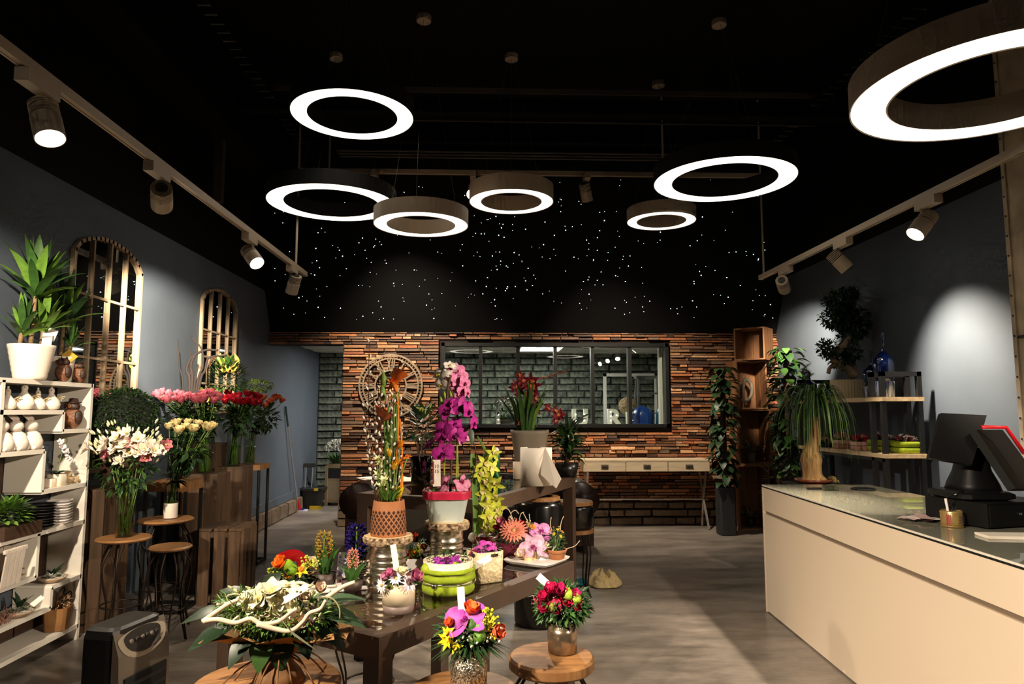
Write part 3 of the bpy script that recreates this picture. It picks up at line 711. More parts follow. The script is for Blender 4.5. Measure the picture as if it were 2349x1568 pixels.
PK, PK2 = (214, 120, 164), (140, 20, 70)
for px, py, s, d in ((1048, 850, 40, (.2, -.9, .3)), (1054, 868, 46, (.3, -.9, .1)), (1066, 878, 38, (.7, -.6, 0)), (1036, 845, 34, (-.3, -.8, .4)), (1040, 872, 36, (-.2, -.9, 0)), (1062, 895, 34, (.5, -.7, -.2)), (1046, 890, 34, (0, -.9, -.3)), (1072, 900, 30, (.8, -.4, 0)), (1055, 906, 28, (.2, -.9, 0)), (1064, 1002, 40, (.5, -.8, 0))):
    put(o, 'orchid', PK if px > 1042 or py > 870 else (236, 190, 206), L_(px, py, .02), d, s * k, c2=PK2, roll=U(-.4, .4))
for px, py, s, d in ((1008, 860, 42, (-.6, -.7, .3)), (1012, 882, 36, (-.5, -.8, -.2)), (1022, 855, 32, (-.2, -.8, .5)), (1032, 838, 30, (.2, -.7, .7))):
    put(o, 'orchid', (238, 222, 214), L_(px, py, .01), d, s * k, c2=(200, 180, 60), roll=U(-.4, .4))
for px, py in ((1020, 906), (1012, 918), (1034, 905), (1016, 930)): put(o, 'bud', (150, 160, 50), L_(px, py), (-.2, -.2, 1), 18 * k)
for px, py, s, d in ((1020, 1110, 44, (-.6, -.7, .5)), (1060, 1108, 46, (.6, -.7, .5))): put(o, 'orchid', (196, 120, 150), L_(px, py, -.05), d, s * k, c2=PK2)
MB().tube(spline([L_(978, 1120), L_(962, 1050), L_(975, 990), L_(1000, 950), L_(1015, 930)], 6), .003, 5).build('bent_twig', m_twig, o, True)
MB().tube(spline([L_(1075, 1130), L_(1092, 1060), L_(1088, 1020), L_(1070, 990)], 6), .003, 5).build('bent_twig', m_twig, o, True)
for a in range(14):
    px, py = 960 + a * 4 + U(-5, 5), 945 + U(-15, 20); put(o, 'bud', (150, 150, 70), L_(px, py, .03), (U(-1, 1), -.3, U(0, 1)), 12 * k)
for p, d, L in (((1000, 1130), (-.7, -.3, 1), 70), ((1050, 1130), (.6, -.2, 1), 80), ((1040, 960), (.9, -.2, .3), 60), ((1075, 975), (.3, -.4, -.9), 50)): putleaf(o, L_(*p), d, L * k, G_DK, .34)
c, M = tagcard(o, L_(1002, 1115, -.06), (-.02, 0, 1), 17 * k, 58 * k, (0, -1, 0))
text('tag_print', '10\n15', 11 * k, m_print, M @ T(0, 38 * k, .001), c, .0001)
MB().bb((-8.5 * k, 5 * k, .0007), (-5.5 * k, 55 * k, .001), M).build('red_edge', mat('tag_red', (170, 40, 60), .6), c)
# ---------------- lime cymbidium in a red pot
p = aZ(1112, 1262, TZ); o = thing('cymbidium_arrangement', 'lime green cymbidium spray with a tall flat leaf in a red pot', 'flower arrangement', p); Y = p.y; k = Y / FPX
pot_lathe(o, [(24 * k, 0), (30 * k, 34 * k), (28 * k, 34 * k)], mat('red_glaze', (140, 34, 30), .35), 'pot', 24, (28 * k, 33 * k))
MB().tube(spline([L_(1110, 1235), L_(1100, 1120), L_(1112, 1040)], 6), .005, 6).build('stem', m_stem, o, True)
for px, py, s in ((1112, 1062, 46), (1132, 1040, 40), (1100, 1085, 44), (1128, 1072, 44), (1118, 1100, 50), (1138, 1110, 46), (1112, 1130, 48), (1134, 1140, 50), (1120, 1160, 48), (1142, 1165, 44), (1118, 1185, 46), (1140, 1190, 40), (1122, 1208, 42), (1108, 1195, 34)):
    put(o, 'cymbidium', (186, 190, 62), L_(px, py, U(-.05, .02)), (U(-.6, .6), -.9, U(-.2, .4)), s * k, c2=(214, 200, 130))
MB().strip(spline([L_(1094, 1240), L_(1090, 1150), L_(1086, 1080), L_(1084, 1040)], 4), [.03] * 10 + [.03, .026, .02], (1, .2, 0)).build('flat_leaf', lmat(G_LT), o, True)
MB().strip(spline([L_(1095, 1000), L_(1118, 1040), L_(1135, 1075), L_(1145, 1095)], 4), [.006, .01, .013, .016, .018, .018, .018, .018, .016, .014, .01, .006, .003], (.6, 0, .6)).build('flat_leaf', lmat(G_LT), o, True)
for px, py in ((1084, 1232), (1106, 1233), (1120, 1233)): put(o, 'ball', (224, 214, 196), L_(px, py, -.04), (0, -.3, 1), 20 * k)
# ---------------- gerbera arrangement
p = aZ(1180, 1276, TZ); o = thing('gerbera_arrangement', 'salmon gerbera with purple orchid and curly twigs in a plum pot', 'flower arrangement', p); Y = p.y; k = Y / FPX
pot_lathe(o, [(30 * k, 0), (34 * k, .003), (42 * k, 36 * k), (40 * k, 36 * k), (38 * k, 30 * k)], mat('plum_foil', (112, 40, 58), .3, .2), 'pot', 28, (40 * k, 33 * k), sq=4)
bush('foliage', o, None, (50 * k, 40 * k, 22 * k), 220, (5 * k, 0, 44 * k), .03, .35, 8, cols=(G_DK, (110, 84, 64)))
put(o, 'gerbera', (236, 140, 116), L_(1178, 1216, -.07), (-.05, -.7, .7), 62 * k, c2=(220, 170, 110))
for px, py, c, s, kd in ((1150, 1198, (190, 110, 130), 30, 'rose'), (1195, 1205, (170, 20, 50), 28, 'rose'), (1140, 1210, (160, 20, 60), 18, 'rose'), (1212, 1200, (196, 180, 120), 22, 'cluster'), (1222, 1208, (220, 140, 50), 18, 'daisy'), (1150, 1228, (222, 200, 160), 24, 'cluster'), (1166, 1232, (230, 210, 170), 24, 'cluster'), (1190, 1232, (230, 190, 170), 22, 'cluster'), (1172, 1192, (226, 200, 180), 20, 'cluster'), (1240, 1218, (200, 130, 180), 52, 'orchid'), (1242, 1232, (190, 110, 170), 44, 'orchid'), (1212, 1222, (214, 170, 190), 40, 'orchid')):
    put(o, kd, c, L_(px, py, -.03), (U(-.4, .5), -.7, .8), s * k, c2=(150, 40, 110) if kd == 'orchid' else None)
m_pale = mat('pale_curly_twig', (206, 184, 160), .7)
for pts in (((1140, 1215), (1152, 1172), (1166, 1168), (1178, 1195)), ((1180, 1198), (1172, 1178), (1182, 1170), (1190, 1178)), ((1212, 1200), (1205, 1185), (1200, 1176)), ((1190, 1195), (1195, 1178), (1202, 1174)), ((1216, 1200), (1214, 1178)), ((1136, 1245), (1130, 1250), (1136, 1238), (1148, 1236))):
    MB().tube(spline([L_(*q, -.02) for q in pts], 5), .0022, 5).build('curly_twig', m_pale, o, True)
# ---------------- plate with orchid, candle and snail shells
p = aZ(1232, 1288, TZ); o = thing('plate_arrangement', 'white square plate with lilac orchid, candle and cream rose', 'flower arrangement', p); Y = p.y; k = Y / FPX
m_china = mat('white_china', (232, 224, 220), .25)
MB().lathe([(50 * k, 0), (54 * k, .004), (60 * k, .016), (60 * k, .019), (50 * k, .014)], 28, sq=7).build('plate', m_china, o).rotation_euler.z = TANG
for px, py, c, s, kd, d in ((1222, 1254, (206, 160, 184), 62, 'orchid', (-.2, -.8, .5)), (1245, 1256, (200, 150, 176), 44, 'orchid', (.5, -.7, .5)), (1196, 1272, (226, 204, 172), 34, 'rose', (-.3, -.7, .6)), (1242, 1265, (120, 120, 40), 26, 'cluster', (0, -.5, .8)), (1255, 1252, (222, 206, 160), 26, 'freesia', (.4, -.4, .8)), (1272, 1256, (222, 206, 180), 20, 'bud', (.5, 0, .8))):
    put(o, kd, c, L_(px, py, -.01), d, s * k, c2=(150, 60, 110) if kd == 'orchid' else None)
MB().lathe([(9 * k, 0), (9 * k, 20 * k), (7 * k, 20 * k)], 14, c=L_(1223, 1284)).build('wooden_candle', m_slice, o); MB().lathe([(9 * k, 0), (9 * k, 12 * k)], 14, c=L_(1212, 1290, -.03)).build('wooden_candle', m_slice, o)
for i in range(9): putleaf(o, L_(1250, 1272), (U(-.4, 1), U(-.6, .2), U(.1, .6)), U(18, 34) * k, G_YL if i % 2 else G_LT, .4)
tagcard(o, L_(1236, 1294, -.05), (.4, .5, .35), 14 * k, 20 * k, (0, -.5, 1))
# ---------------- little bowl with yellow ranunculus
p = V((.325, 3.36, TZ)); o = thing('yellow_flower_bowl', 'small terracotta bowl with tiny yellow flowers on the table corner', 'flower arrangement', p); Y = p.y; k = Y / FPX
pot_lathe(o, [(14 * k, 0), (22 * k, 24 * k), (24 * k, 28 * k), (21 * k, 28 * k)], m_terra, 'pot', 24, (21 * k, 25 * k))
bush('foliage', o, None, (16 * k, 16 * k, 22 * k), 160, (0, 0, 46 * k), .018, .4, 9, cols=(G_MD, G_DK))
for i in range(12):
    d = dirdome(i, 12, .1, 1.0); q = V((d.x * 22 * k, d.y * 22 * k, (30 + 48 * d.z) * k)); put(o, 'narcissus', (224, 180, 30), q, d, 10 * k, c2=(220, 120, 20)); stemset(o, [(q, (0, 0, 26 * k), (0, 0, 0))], .0012)
for a, b, c in (((8, 60), (10, 85), (16, 100)), ((-8, 60), (-14, 80), (-12, 98)), ((20, 28), (40, 34), (52, 46))): MB().tube(spline([V((x * k, 0, z * k)) for x, z in (a, b, c)], 4), .0015, 5).build('curly_twig', m_pale, o, True)
# ---------------- cream embossed square pot with magenta orchids
p = aZ(1112, 1330, TZ); o = thing('cream_pot_arrangement', 'magenta orchid in a cream embossed square pot with white tag', 'flower arrangement', p); Y = p.y; k = Y / FPX
m_cream = mat('embossed_cream_glaze', (206, 182, 140), .4, c2=(226, 206, 168), scale=70, bump=.8, detail=2)
pot_lathe(o, [(29 * k, 0), (31 * k, .003), (33 * k, 66 * k), (30 * k, 66 * k), (30 * k, 60 * k)], m_cream, 'pot', 32, (30 * k, 62 * k), sq=9).rotation_euler.z = .5
bush('foliage', o, None, (30 * k, 28 * k, 14 * k), 140, (0, 0, 68 * k), .02, .4, 4)
for px, py, c, s, d, kd in ((1108, 1262, (176, 50, 150), 46, (-.2, -.8, .5), 'orchid'), (1128, 1268, (186, 80, 176), 50, (.4, -.8, .4), 'orchid'), (1122, 1252, (180, 60, 150), 36, (0, -.4, .9), 'orchid'), (1088, 1272, (140, 20, 60), 26, (-.6, -.6, .5), 'pin'), (1138, 1288, (190, 110, 180), 34, (.6, -.7, 0), 'orchid'), (1100, 1285, (214, 200, 160), 18, (-.2, -.8, .3), 'cluster'), (1145, 1275, (220, 210, 190), 16, (.7, -.4, .4), 'cluster')):
    put(o, kd, c, L_(px, py, -.03), d, s * k, c2=(110, 10, 80))
tagcard(o, L_(1072, 1308, -.08), (.75, 0, .42), 14 * k, 58 * k, (0, -1, .4))
# ---------------- lime felt bowl
p = aZ(1028, 1356, TZ); o = thing('lime_bowl_arrangement', 'bowl wrapped in lime green felt filled with purple orchid and orange pincushion', 'flower arrangement', p); Y = p.y; k = Y / FPX
m_felt = mat('lime_felt', (132, 150, 20), .95, var=.12, scale=40, bump=.3)
MB().lathe([(44 * k, .004), (52 * k, 20 * k), (56 * k, 70 * k), (53 * k, 70 * k), (48 * k, 50 * k)], 36).build('bowl', mat('white_bowl', (226, 206, 178), .4), o, True)
for z0, z1, R in ((0, 24, 58), (26, 44, 60), (44, 56, 61)): MB().lathe([((R - 12) * k, z0 * k + .001), ((R - 1) * k, (z0 + 3) * k), ((R + 1) * k, (z0 + z1) / 2 * k), ((R - 1) * k, (z1 - 2) * k), ((R - 8) * k, z1 * k)], 40, wob=lambda i, j: 1 + .02 * math.sin(j * .9 + i * 2)).build('felt_band', m_felt, o, True)
MB().tube([(61 * k * math.cos(t), 61 * k * math.sin(t), (26 + 2 * math.sin(t * 3)) * k) for t in [2 * PI * j / 40 for j in range(41)]], .0022, 5, False).build('wire', m_chrome, o, True)
MB().ball((-28 * k, -56 * k, 24 * k), 6 * k, 8, 5, (1, .5, .9)).build('heart_charm', m_chrome, o, True)
bush('foliage', o, None, (48 * k, 48 * k, 14 * k), 160, (0, 0, 68 * k), .022, .4, 6)
for px, py, c, s, d, kd in ((1025, 1292, (150, 50, 150), 70, (0, -.5, .9), 'orchid'), (1052, 1310, (190, 84, 34), 38, (.2, -.7, .7), 'pin'), (1000, 1316, (228, 150, 150), 24, (-.3, -.7, .6), 'rose'), (1014, 1320, (230, 160, 160), 24, (0, -.8, .6), 'rose'), (1026, 1319, (226, 150, 160), 22, (.1, -.8, .5), 'rose'), (1072, 1305, (228, 180, 170), 26, (.5, -.6, .5), 'rose'), (990, 1303, (150, 40, 90), 24, (-.6, -.6, .5), 'rose'), (980, 1305, (150, 164, 30), 28, (-.8, -.4, .5), 'ball'), (1062, 1298, (220, 180, 150), 24, (.4, -.4, .8), 'cluster'), (1045, 1298, (160, 170, 30), 20, (.2, -.5, .8), 'ball'), (1005, 1300, (200, 150, 40), 20, (-.2, -.5, .8), 'daisy')):
    put(o, kd, c, L_(px, py, -.045), d, s * k, c2=(96, 10, 80) if kd == 'orchid' else None)
MB().tube(spline([L_(1034, 1325, -.06), L_(1030, 1308, -.07), L_(1024, 1300, -.05), L_(1032, 1295, -.04)], 4), .005, 6).build('felt_cord', m_felt, o, True)
# ---------------- daisy pot
p = aZ(914, 1402, TZ); o = thing('daisy_pot', 'cream and grey pot of white and lilac chrysanthemums with price stick', 'flower arrangement', p); Y = p.y; k = Y / FPX
MB().lathe([(30 * k, 0), (33 * k, .004), (35.5 * k, 18 * k)], 32).build('grey_foot', mat('grey_dip', (116, 98, 92), .5), o, True)
pot_lathe(o, [(35.5 * k, 18 * k), (36 * k, 64 * k), (33 * k, 64 * k), (33 * k, 58 * k)], mat('cream_pot', (206, 186, 158), .45), 'pot', 32, (33 * k, 60 * k))
bush('foliage', o, None, (34 * k, 32 * k, 16 * k), 200, (0, 0, 68 * k), .025, .4, 7)
for px, py, c, s, d, kd, c2 in ((876, 1342, (228, 214, 220), 36, (-.7, -.7, .1), 'daisy', (190, 170, 90)), (938, 1338, (216, 200, 216), 40, (.6, -.7, .2), 'daisy', (120, 90, 60)), (908, 1325, (220, 206, 224), 34, (-.1, -.9, .4), 'daisy', (200, 190, 120)), (920, 1340, (70, 50, 76), 30, (.1, -.9, .1), 'daisy', (40, 30, 40)), (895, 1315, (190, 100, 140), 28, (-.3, -.6, .7), 'rose', None), (952, 1322, (160, 80, 110), 40, (.6, -.5, .5), 'rose', None), (922, 1312, (226, 214, 170), 30, (.1, -.4, .9), 'rose', None), (900, 1345, (130, 120, 50), 16, (-.2, -.9, 0), 'ball', None), (912, 1352, (196, 180, 200), 26, (0, -.9, 0), 'daisy', (150, 130, 80)), (884, 1322, (200, 130, 160), 26, (-.6, -.5, .5), 'rose', None), (935, 1318, (226, 200, 210), 26, (.4, -.5, .7), 'daisy', (200, 180, 80))):
    put(o, kd, c, L_(px, py, -.045), d, s * k, c2=c2)
tagcard(o, L_(912, 1318, -.03), (-.17, 0, 1), 13 * k, 66 * k, (0, -1, .1))
# ---------------- hyacinth pots, packets and cards at the back left of the table
def hyac(px, py, label, leafL, spike, c, ph=30, sp=None, potc=(60, 44, 38)):
    p = aZ(px, py, TZ); o = thing('hyacinth_pot', label, 'hyacinth', p, group='hyacinth pots'); k = p.y / FPX
    pot_lathe(o, [(20 * k, 0), (25 * k, ph * k), (23 * k, ph * k)], mat('plastic_%d' % potc[0], potc, .5), 'pot', 20, (23 * k, (ph - 2) * k))
    for i in range(7):
        a = i * 2.4; b = V((math.cos(a) * 5 * k, math.sin(a) * 5 * k, (ph - 2) * k)); e = b + V((math.cos(a) * 26 * k, math.sin(a) * 12 * k, leafL * k * U(.8, 1.1)))
        MB().strip(arc(b, e, (-math.cos(a) * 4 * k, 0, 4 * k), 5), [10 * k, 13 * k, 13 * k, 11 * k, 7 * k, 1 * k], V((-math.sin(a), math.cos(a), 0)) if abs(math.sin(a)) > .5 else (1, .3, 0)).build('leaf', lmat(G_MD), o, True)
    if spike: put(o, 'spike', c, (sp[0] * k, 0, (ph + sp[1]) * k), (.02, -.1, 1), sp[2] * k, c2=G_LT)
    return o, k
hyac(745, 1345, 'hyacinth in bud with long green leaves', 70, 1, (170, 140, 60), sp=(-4, 58, 58))
o, k = hyac(816, 1338, 'deep violet blue hyacinth in full bloom', 45, 1, (44, 30, 120), sp=(0, 60, 74))
hyac(808, 1352, 'pink hyacinth just opening beside the printed card', 36, 1, (220, 150, 130), 22, sp=(0, 44, 40))
def card(px, py, w, h, label, name, col, cat, prn, tilt=0):
    p = aZ(px, py, TZ); k = p.y / FPX; o = thing(name, label, cat, p)
    c, M = tagcard(o, (0, 0, .001), (tilt, .2, 1), w * k, h * k, (0, -1, .2), 'card', col); return o, c, M, k
o, c, M, k = card(716, 1345, 30, 64, 'narrow seed packet printed with small red flowers', 'seed_packet', (206, 176, 150), 'packet', 1, -.1)
MB().bb((-10 * k, 12 * k, .0008), (10 * k, 56 * k, .0012), M).build('red_flower_print', mat('red_flower_print', (176, 60, 50), .6, c2=(226, 170, 140), scale=260), c)
o, c, M, k = card(786, 1338, 32, 66, 'seed packet printed with violet crocuses', 'seed_packet', (214, 200, 196), 'packet', 1, .05)
MB().bb((-14 * k, 16 * k, .0008), (14 * k, 60 * k, .0012), M).build('violet_flower_print', mat('violet_flower_print', (92, 76, 140), .6, c2=(226, 220, 222), scale=120), c)
MB().bb((-8 * k, 2 * k, .0008), (8 * k, 8 * k, .0012), M).build('red_band', mat('tag_red', (170, 40, 60), .6), c)
o, c, M, k = card(836, 1348, 36, 58, 'cream card printed with lines of dark text', 'printed_card', (224, 204, 180), 'card', 1, -.12)
for i, (w, z) in enumerate(((24, 50), (20, 44), (27, 38), (24, 33), (27, 28), (25, 23))): MB().bb((-w / 2 * k, z * k, .0007), (w / 2 * k, (z + (3 if i < 1 else 1.6)) * k, .001), M).build('text_line', m_print, c)
p = aZ(880, 1322, TZ)
# long white troughs
for px, py, w, d, label, nm in ((760, 1352, 150, 50, 'long cream ceramic trough holding the hyacinths and cards', 0), (960, 1303, 60, 60, 'white box planter with a lime green bell between the tins', 1)):
    p = aZ(px, py, TZ); k = p.y / FPX; o = thing('trough' if nm == 0 else 'box_planter', label, 'planter', p, .35 if nm == 0 else TANG)
    h = (16 if nm == 0 else 26) * k; t = .004; a, b = w / 2 * k, d / 2 * k
    if nm == 0: h = 8 * k
    for q0, q1 in (((-a, -b), (a, -b + t)), ((-a, b - t), (a, b)), ((-a, -b), (-a + t, b)), ((a - t, -b), (a, b))): MB().bb((*q0, 0), (*q1, h)).build('side', m_china, o)
    MB().bb((-a, -b, 0), (a, b, t)).build('base', m_china, o)
    if nm:
        o.rotation_euler.z = 0; MB().bb((-a + t, -b + t, t), (a - t, b - t, h * .8)).build('soil', m_soil, o)
        for x, y, c, s, kd in ((945, 1268, (220, 120, 40), 24, 'rose'), (953, 1272, (160, 184, 20), 34, 'tulip'), (966, 1268, (226, 170, 90), 22, 'cluster'), (972, 1255, (214, 90, 50), 20, 'rose'), (950, 1232, (196, 60, 40), 26, 'tulip'), (962, 1252, (220, 200, 90), 20, 'cluster'), (936, 1278, (190, 40, 40), 24, 'rose')): put(o, kd, c, loc(o, x, y, p.y - .02), (U(-.3, .3), -.7, .7), s * k)
        bush('foliage', o, None, (26 * k, 24 * k, 20 * k), 120, (0, 0, h + 12 * k), .03, .4, 3)
# colourful arrangement at the left end
p = aZ(668, 1352, TZ); o = thing('bright_arrangement', 'orange, yellow and green flowers with a shiny red ribbon at the table end', 'flower arrangement', p); Y = p.y; k = Y / FPX
pot_lathe(o, [(40 * k, 0), (48 * k, 16 * k), (46 * k, 16 * k)], m_china, 'dish', 24, (45 * k, 14 * k), sq=4)
bush('foliage', o, None, (46 * k, 30 * k, 24 * k), 240, (0, 0, 28 * k), .03, .45, 12, cols=(G_DK, G_MD))
for px, py, c, s, kd in ((645, 1292, (226, 110, 30), 44, 'rose'), (660, 1296, (120, 150, 30), 26, 'ball'), (670, 1306, (104, 140, 28), 26, 'ball'), (692, 1308, (232, 190, 20), 42, 'narcissus'), (630, 1310, (150, 160, 40), 36, 'cluster'), (640, 1318, (140, 150, 40), 30, 'cluster'), (702, 1288, (170, 180, 60), 34, 'cluster'), (722, 1290, (190, 196, 80), 30, 'cluster'), (664, 1318, (226, 140, 40), 26, 'daisy')): put(o, kd, c, L_(px, py, -.03), (U(-.4, .3), -.7, .7), s * k, c2=(214, 120, 20) if kd == 'narcissus' else None)
m_redfoil = mat('red_satin', (150, 10, 24), .3)
MB().strip(spline([L_(638, 1278), L_(660, 1276), L_(680, 1275), L_(700, 1284), L_(712, 1296)], 4), [.03, .035, .04, .045, .05, .05, .05, .05, .05, .05, .05, .045, .04, .035, .03, .03, .03], (0, -.3, 1)).build('ribbon', m_redfoil, o, True)
MB().strip(spline([L_(680, 1276), L_(684, 1292), L_(682, 1312)], 4), [.03] * 9, (1, -.3, 0)).build('ribbon', m_redfoil, o, True)
# ================================================================ bouquets on the stools
def pxtube(o, pts, Y, r, m, name, n=5, dy=0, taper=0):
    P = spline([loc(o, x, y, Y + dy) for x, y in pts], n); rs = [r * (1 - taper * i / (len(P) - 1)) for i in range(len(P))]
    return MB().tube(P, rs, 6).build(name, m, o, True)
p = V((aZ(640, 1562, .66).x, pL.y, .661)); Y = p.y; k = Y / FPX
o = thing('white_bouquet', 'large white bouquet with pale branches and kraft paper on the nearest stool', 'bouquet', p)
m_raffia = mat('raffia_stems', (120, 84, 50), .8, var=.3, scale=40, stretch=(1, 1, .1))
bz = loc(o, 640, 1500, Y).z
MB().lathe([(.075, 0), (.06, .03), (.04, bz * .7), (.035, bz), (.05, bz + .02)], 20, wob=lambda i, j: 1 + .06 * math.sin(j * 2.7)).build('wrapped_stems', m_raffia, o, True)
for i in range(14): a = i * .45; MB().tube(arc((.03 * math.cos(a), .03 * math.sin(a), bz), ((.09 + .04 * (i % 3)) * math.cos(a), (.09 + .04 * (i % 3)) * math.sin(a), .003), (0, 0, .02), 5), .0025, 5).build('raffia_strand', m_raffia, o, True)
# kraft paper collar: a flared, pointed sheet
vs = []; fs = []; n = 28
for i, (r, z) in enumerate(((.03, bz - .005), (.1, bz + .035), (.19, bz + .06), (.23, bz + .062))):
    for j in range(n):
        a = 2 * PI * j / n; q = r * (1 + (.22 if j % 7 == 3 else -.06 + .05 * math.sin(j * 3)) * (i / 3)); vs.append((q * math.cos(a), q * math.sin(a) * (.34 if math.sin(a) < 0 else .5), z + .012 * math.sin(j * 2.1) * i / 3))
for i in range(3):
    for j in range(n): a_ = i * n + j; b_ = i * n + (j + 1) % n; fs.append((a_, b_, b_ + n, a_ + n))
MB().add(vs, fs).build('kraft_collar', m_kraft, o, True)
for px, py, d, L, c, wr in ((480, 1392, (-.9, -.1, .05), 100, G_DK, .4), (500, 1440, (-.9, -.5, -.1), 95, G_DK, .5), (560, 1458, (-.5, -.8, -.5), 80, G_DK, .55), (605, 1440, (-.1, -.7, -.8), 90, G_MD, .6), (645, 1440, (.15, -.6, -.9), 88, G_DK, .7), (700, 1440, (.5, -.6, -.6), 70, G_DK, .6), (745, 1425, (.9, -.4, -.3), 90, G_DK, .5), (770, 1400, (1, -.1, 0), 100, G_GR, .45), (530, 1350, (-.8, .3, .4), 70, G_DK, .5), (620, 1345, (-.1, .6, .6), 70, G_DK, .5), (780, 1370, (.9, .3, .3), 90, G_GR, .35), (560, 1370, (-.9, 0, .3), 90, G_MD, .3), (600, 1330, (.2, .6, .7), 60, G_DK, .6)):
    putleaf(o, loc(o, 640, 1430, Y).lerp(loc(o, px, py, Y - .02), .75), d, L * k * 1.05, (22, 40, 20) if c == G_DK else c, wr * 1.0, -.7, up=(0, -.4, .9))
bush('foliage', o, None, (.17, .1, .05), 900, loc(o, 645, 1405, Y), .028, .3, 21, cols=(G_MD, G_LT))
bush('feathery_fern', o, None, (.08, .06, .045), 500, loc(o, 560, 1395, Y - .04), .03, .1, 22, cols=(G_LT, G_MD))
m_wb = mat('bleached_branch', (222, 204, 176), .6, var=.12, scale=20)
for r, dy, pts in ((.0065, -.14, ((468, 1424), (500, 1420), (540, 1428), (575, 1418), (600, 1430), (640, 1424), (670, 1402), (682, 1396))), (.007, -.1, ((466, 1425), (495, 1404), (525, 1384), (548, 1374))), (.0065, -.15, ((590, 1430), (632, 1442), (668, 1446), (695, 1426), (710, 1406), (735, 1396), (748, 1376))), (.007, -.02, ((750, 1370), (785, 1346), (814, 1334))), (.0055, .06, ((668, 1342), (690, 1336), (720, 1346), (772, 1343))), (.005, -.02, ((498, 1385), (524, 1382), (552, 1374))), (.005, .06, ((600, 1352), (610, 1340), (620, 1334))), (.004, -.12, ((530, 1430), (538, 1420), (548, 1412)))):
    pxtube(o, pts, Y, r * 1.2, m_wb, 'bleached_branch', 6, dy, .3)
m_grass = mat('steel_grass_blade', (170, 166, 120), .5)
for pts in (((545, 1400), (524, 1378), (522, 1366), (540, 1362), (552, 1364)), ((738, 1368), (762, 1372), (778, 1392), (780, 1418)), ((640, 1352), (668, 1356), (700, 1348), (720, 1340)), ((700, 1340), (690, 1350), (712, 1372))): pxtube(o, pts, Y, .0025, m_grass, 'grass_loop', 5, -.08)
for px, py, s, d, kd in ((590, 1372, 62, (-.4, -.8, .5), 'lisi'), (622, 1352, 62, (0, -.5, .9), 'lisi'), (636, 1372, 58, (.3, -.8, .5), 'lisi'), (606, 1385, 54, (-.1, -.9, .3), 'lisi'), (660, 1345, 50, (.2, -.3, .9), 'orchid'), (735, 1350, 34, (.3, -.6, .8), 'rose'), (692, 1422, 46, (.1, -.9, .4), 'rose'), (634, 1395, 48, (.2, -.9, .2), 'lisi'), (580, 1392, 44, (-.5, -.8, .2), 'lisi'), (648, 1400, 46, (.3, -.8, .4), 'lisi'), (615, 1402, 40, (0, -.9, .2), 'rose'), (700, 1372, 36, (.2, -.6, .8), 'rose'), (668, 1392, 36, (.2, -.8, .6), 'lisi'), (560, 1372, 38, (-.5, -.6, .6), 'lisi')):
    put(o, kd, (232, 222, 190) if kd != 'rose' else (222, 194, 170), loc(o, px, py, Y - .07), d, s * k, c2=(200, 190, 120))
for i in range(60):
    px, py = U(555, 740), U(1355, 1425); put(o, 'bud', (226, 218, 180) if i % 3 else (150, 160, 80), loc(o, px, py, Y - .1), (U(-.5, .5), -.5, U(.3, 1)), U(9, 16) * k)
for i in range(16):
    px, py = U(528, 610), U(1345, 1375); put(o, 'bud', (206, 204, 150), loc(o, px, py, Y - .02), (-.8, -.2, .5), U(10, 18) * k)
c, M = tagcard(o, loc(o, 652, 1376, Y - .1), (.75, 0, .45), 15 * k, 56 * k, (0, -1, .5))
MB().strip([loc(o, 645, 1420, Y - .15), loc(o, 670, 1450, Y - .16), loc(o, 700, 1472, Y - .16), loc(o, 725, 1490, Y - .15)], [.016, .018, .014, .003], (.5, 0, -.8)).build('folded_leaf', mat('grey_green_leaf', (140, 140, 110), .5), o, True)
# ---- glitter jar bouquet in the middle
p = aZ(1075, 1583, .601); o = thing('glitter_jar_bouquet', 'jar bouquet with one purple orchid, yellow lilies and palm leaves', 'bouquet', p); Y = p.y; k = Y / FPX
m_merc = mat('mercury_glitter_glass', (120, 104, 84), .16, .85, c2=(240, 226, 200), scale=160, detail=1, bump=.5)
MB().lathe([(34 * k, 0), (40 * k, .006), (41 * k, 52 * k), (38 * k, 66 * k), (30 * k, 74 * k), (30 * k, 86 * k), (33 * k, 88 * k), (33 * k, 92 * k), (28 * k, 92 * k)], 32).build('jar', m_merc, o, True)
bush('foliage', o, None, (58 * k, 46 * k, 34 * k), 420, (0, 0, 128 * k), .04, .3, 31)
for i in range(16):
    a = i * .3927 + .2; d = V((math.cos(a), math.sin(a) * .8, U(-.25, .3))); b = V((math.cos(a) * 20 * k, math.sin(a) * 20 * k, 105 * k))
    for j in range(5):
        e = (d + V((U(-.35, .35), U(-.35, .35), U(-.25, .25)))).normalized(); putleaf(o, b, e, U(62, 88) * k, G_DK, .09, -.5, name='palm_leaflet')
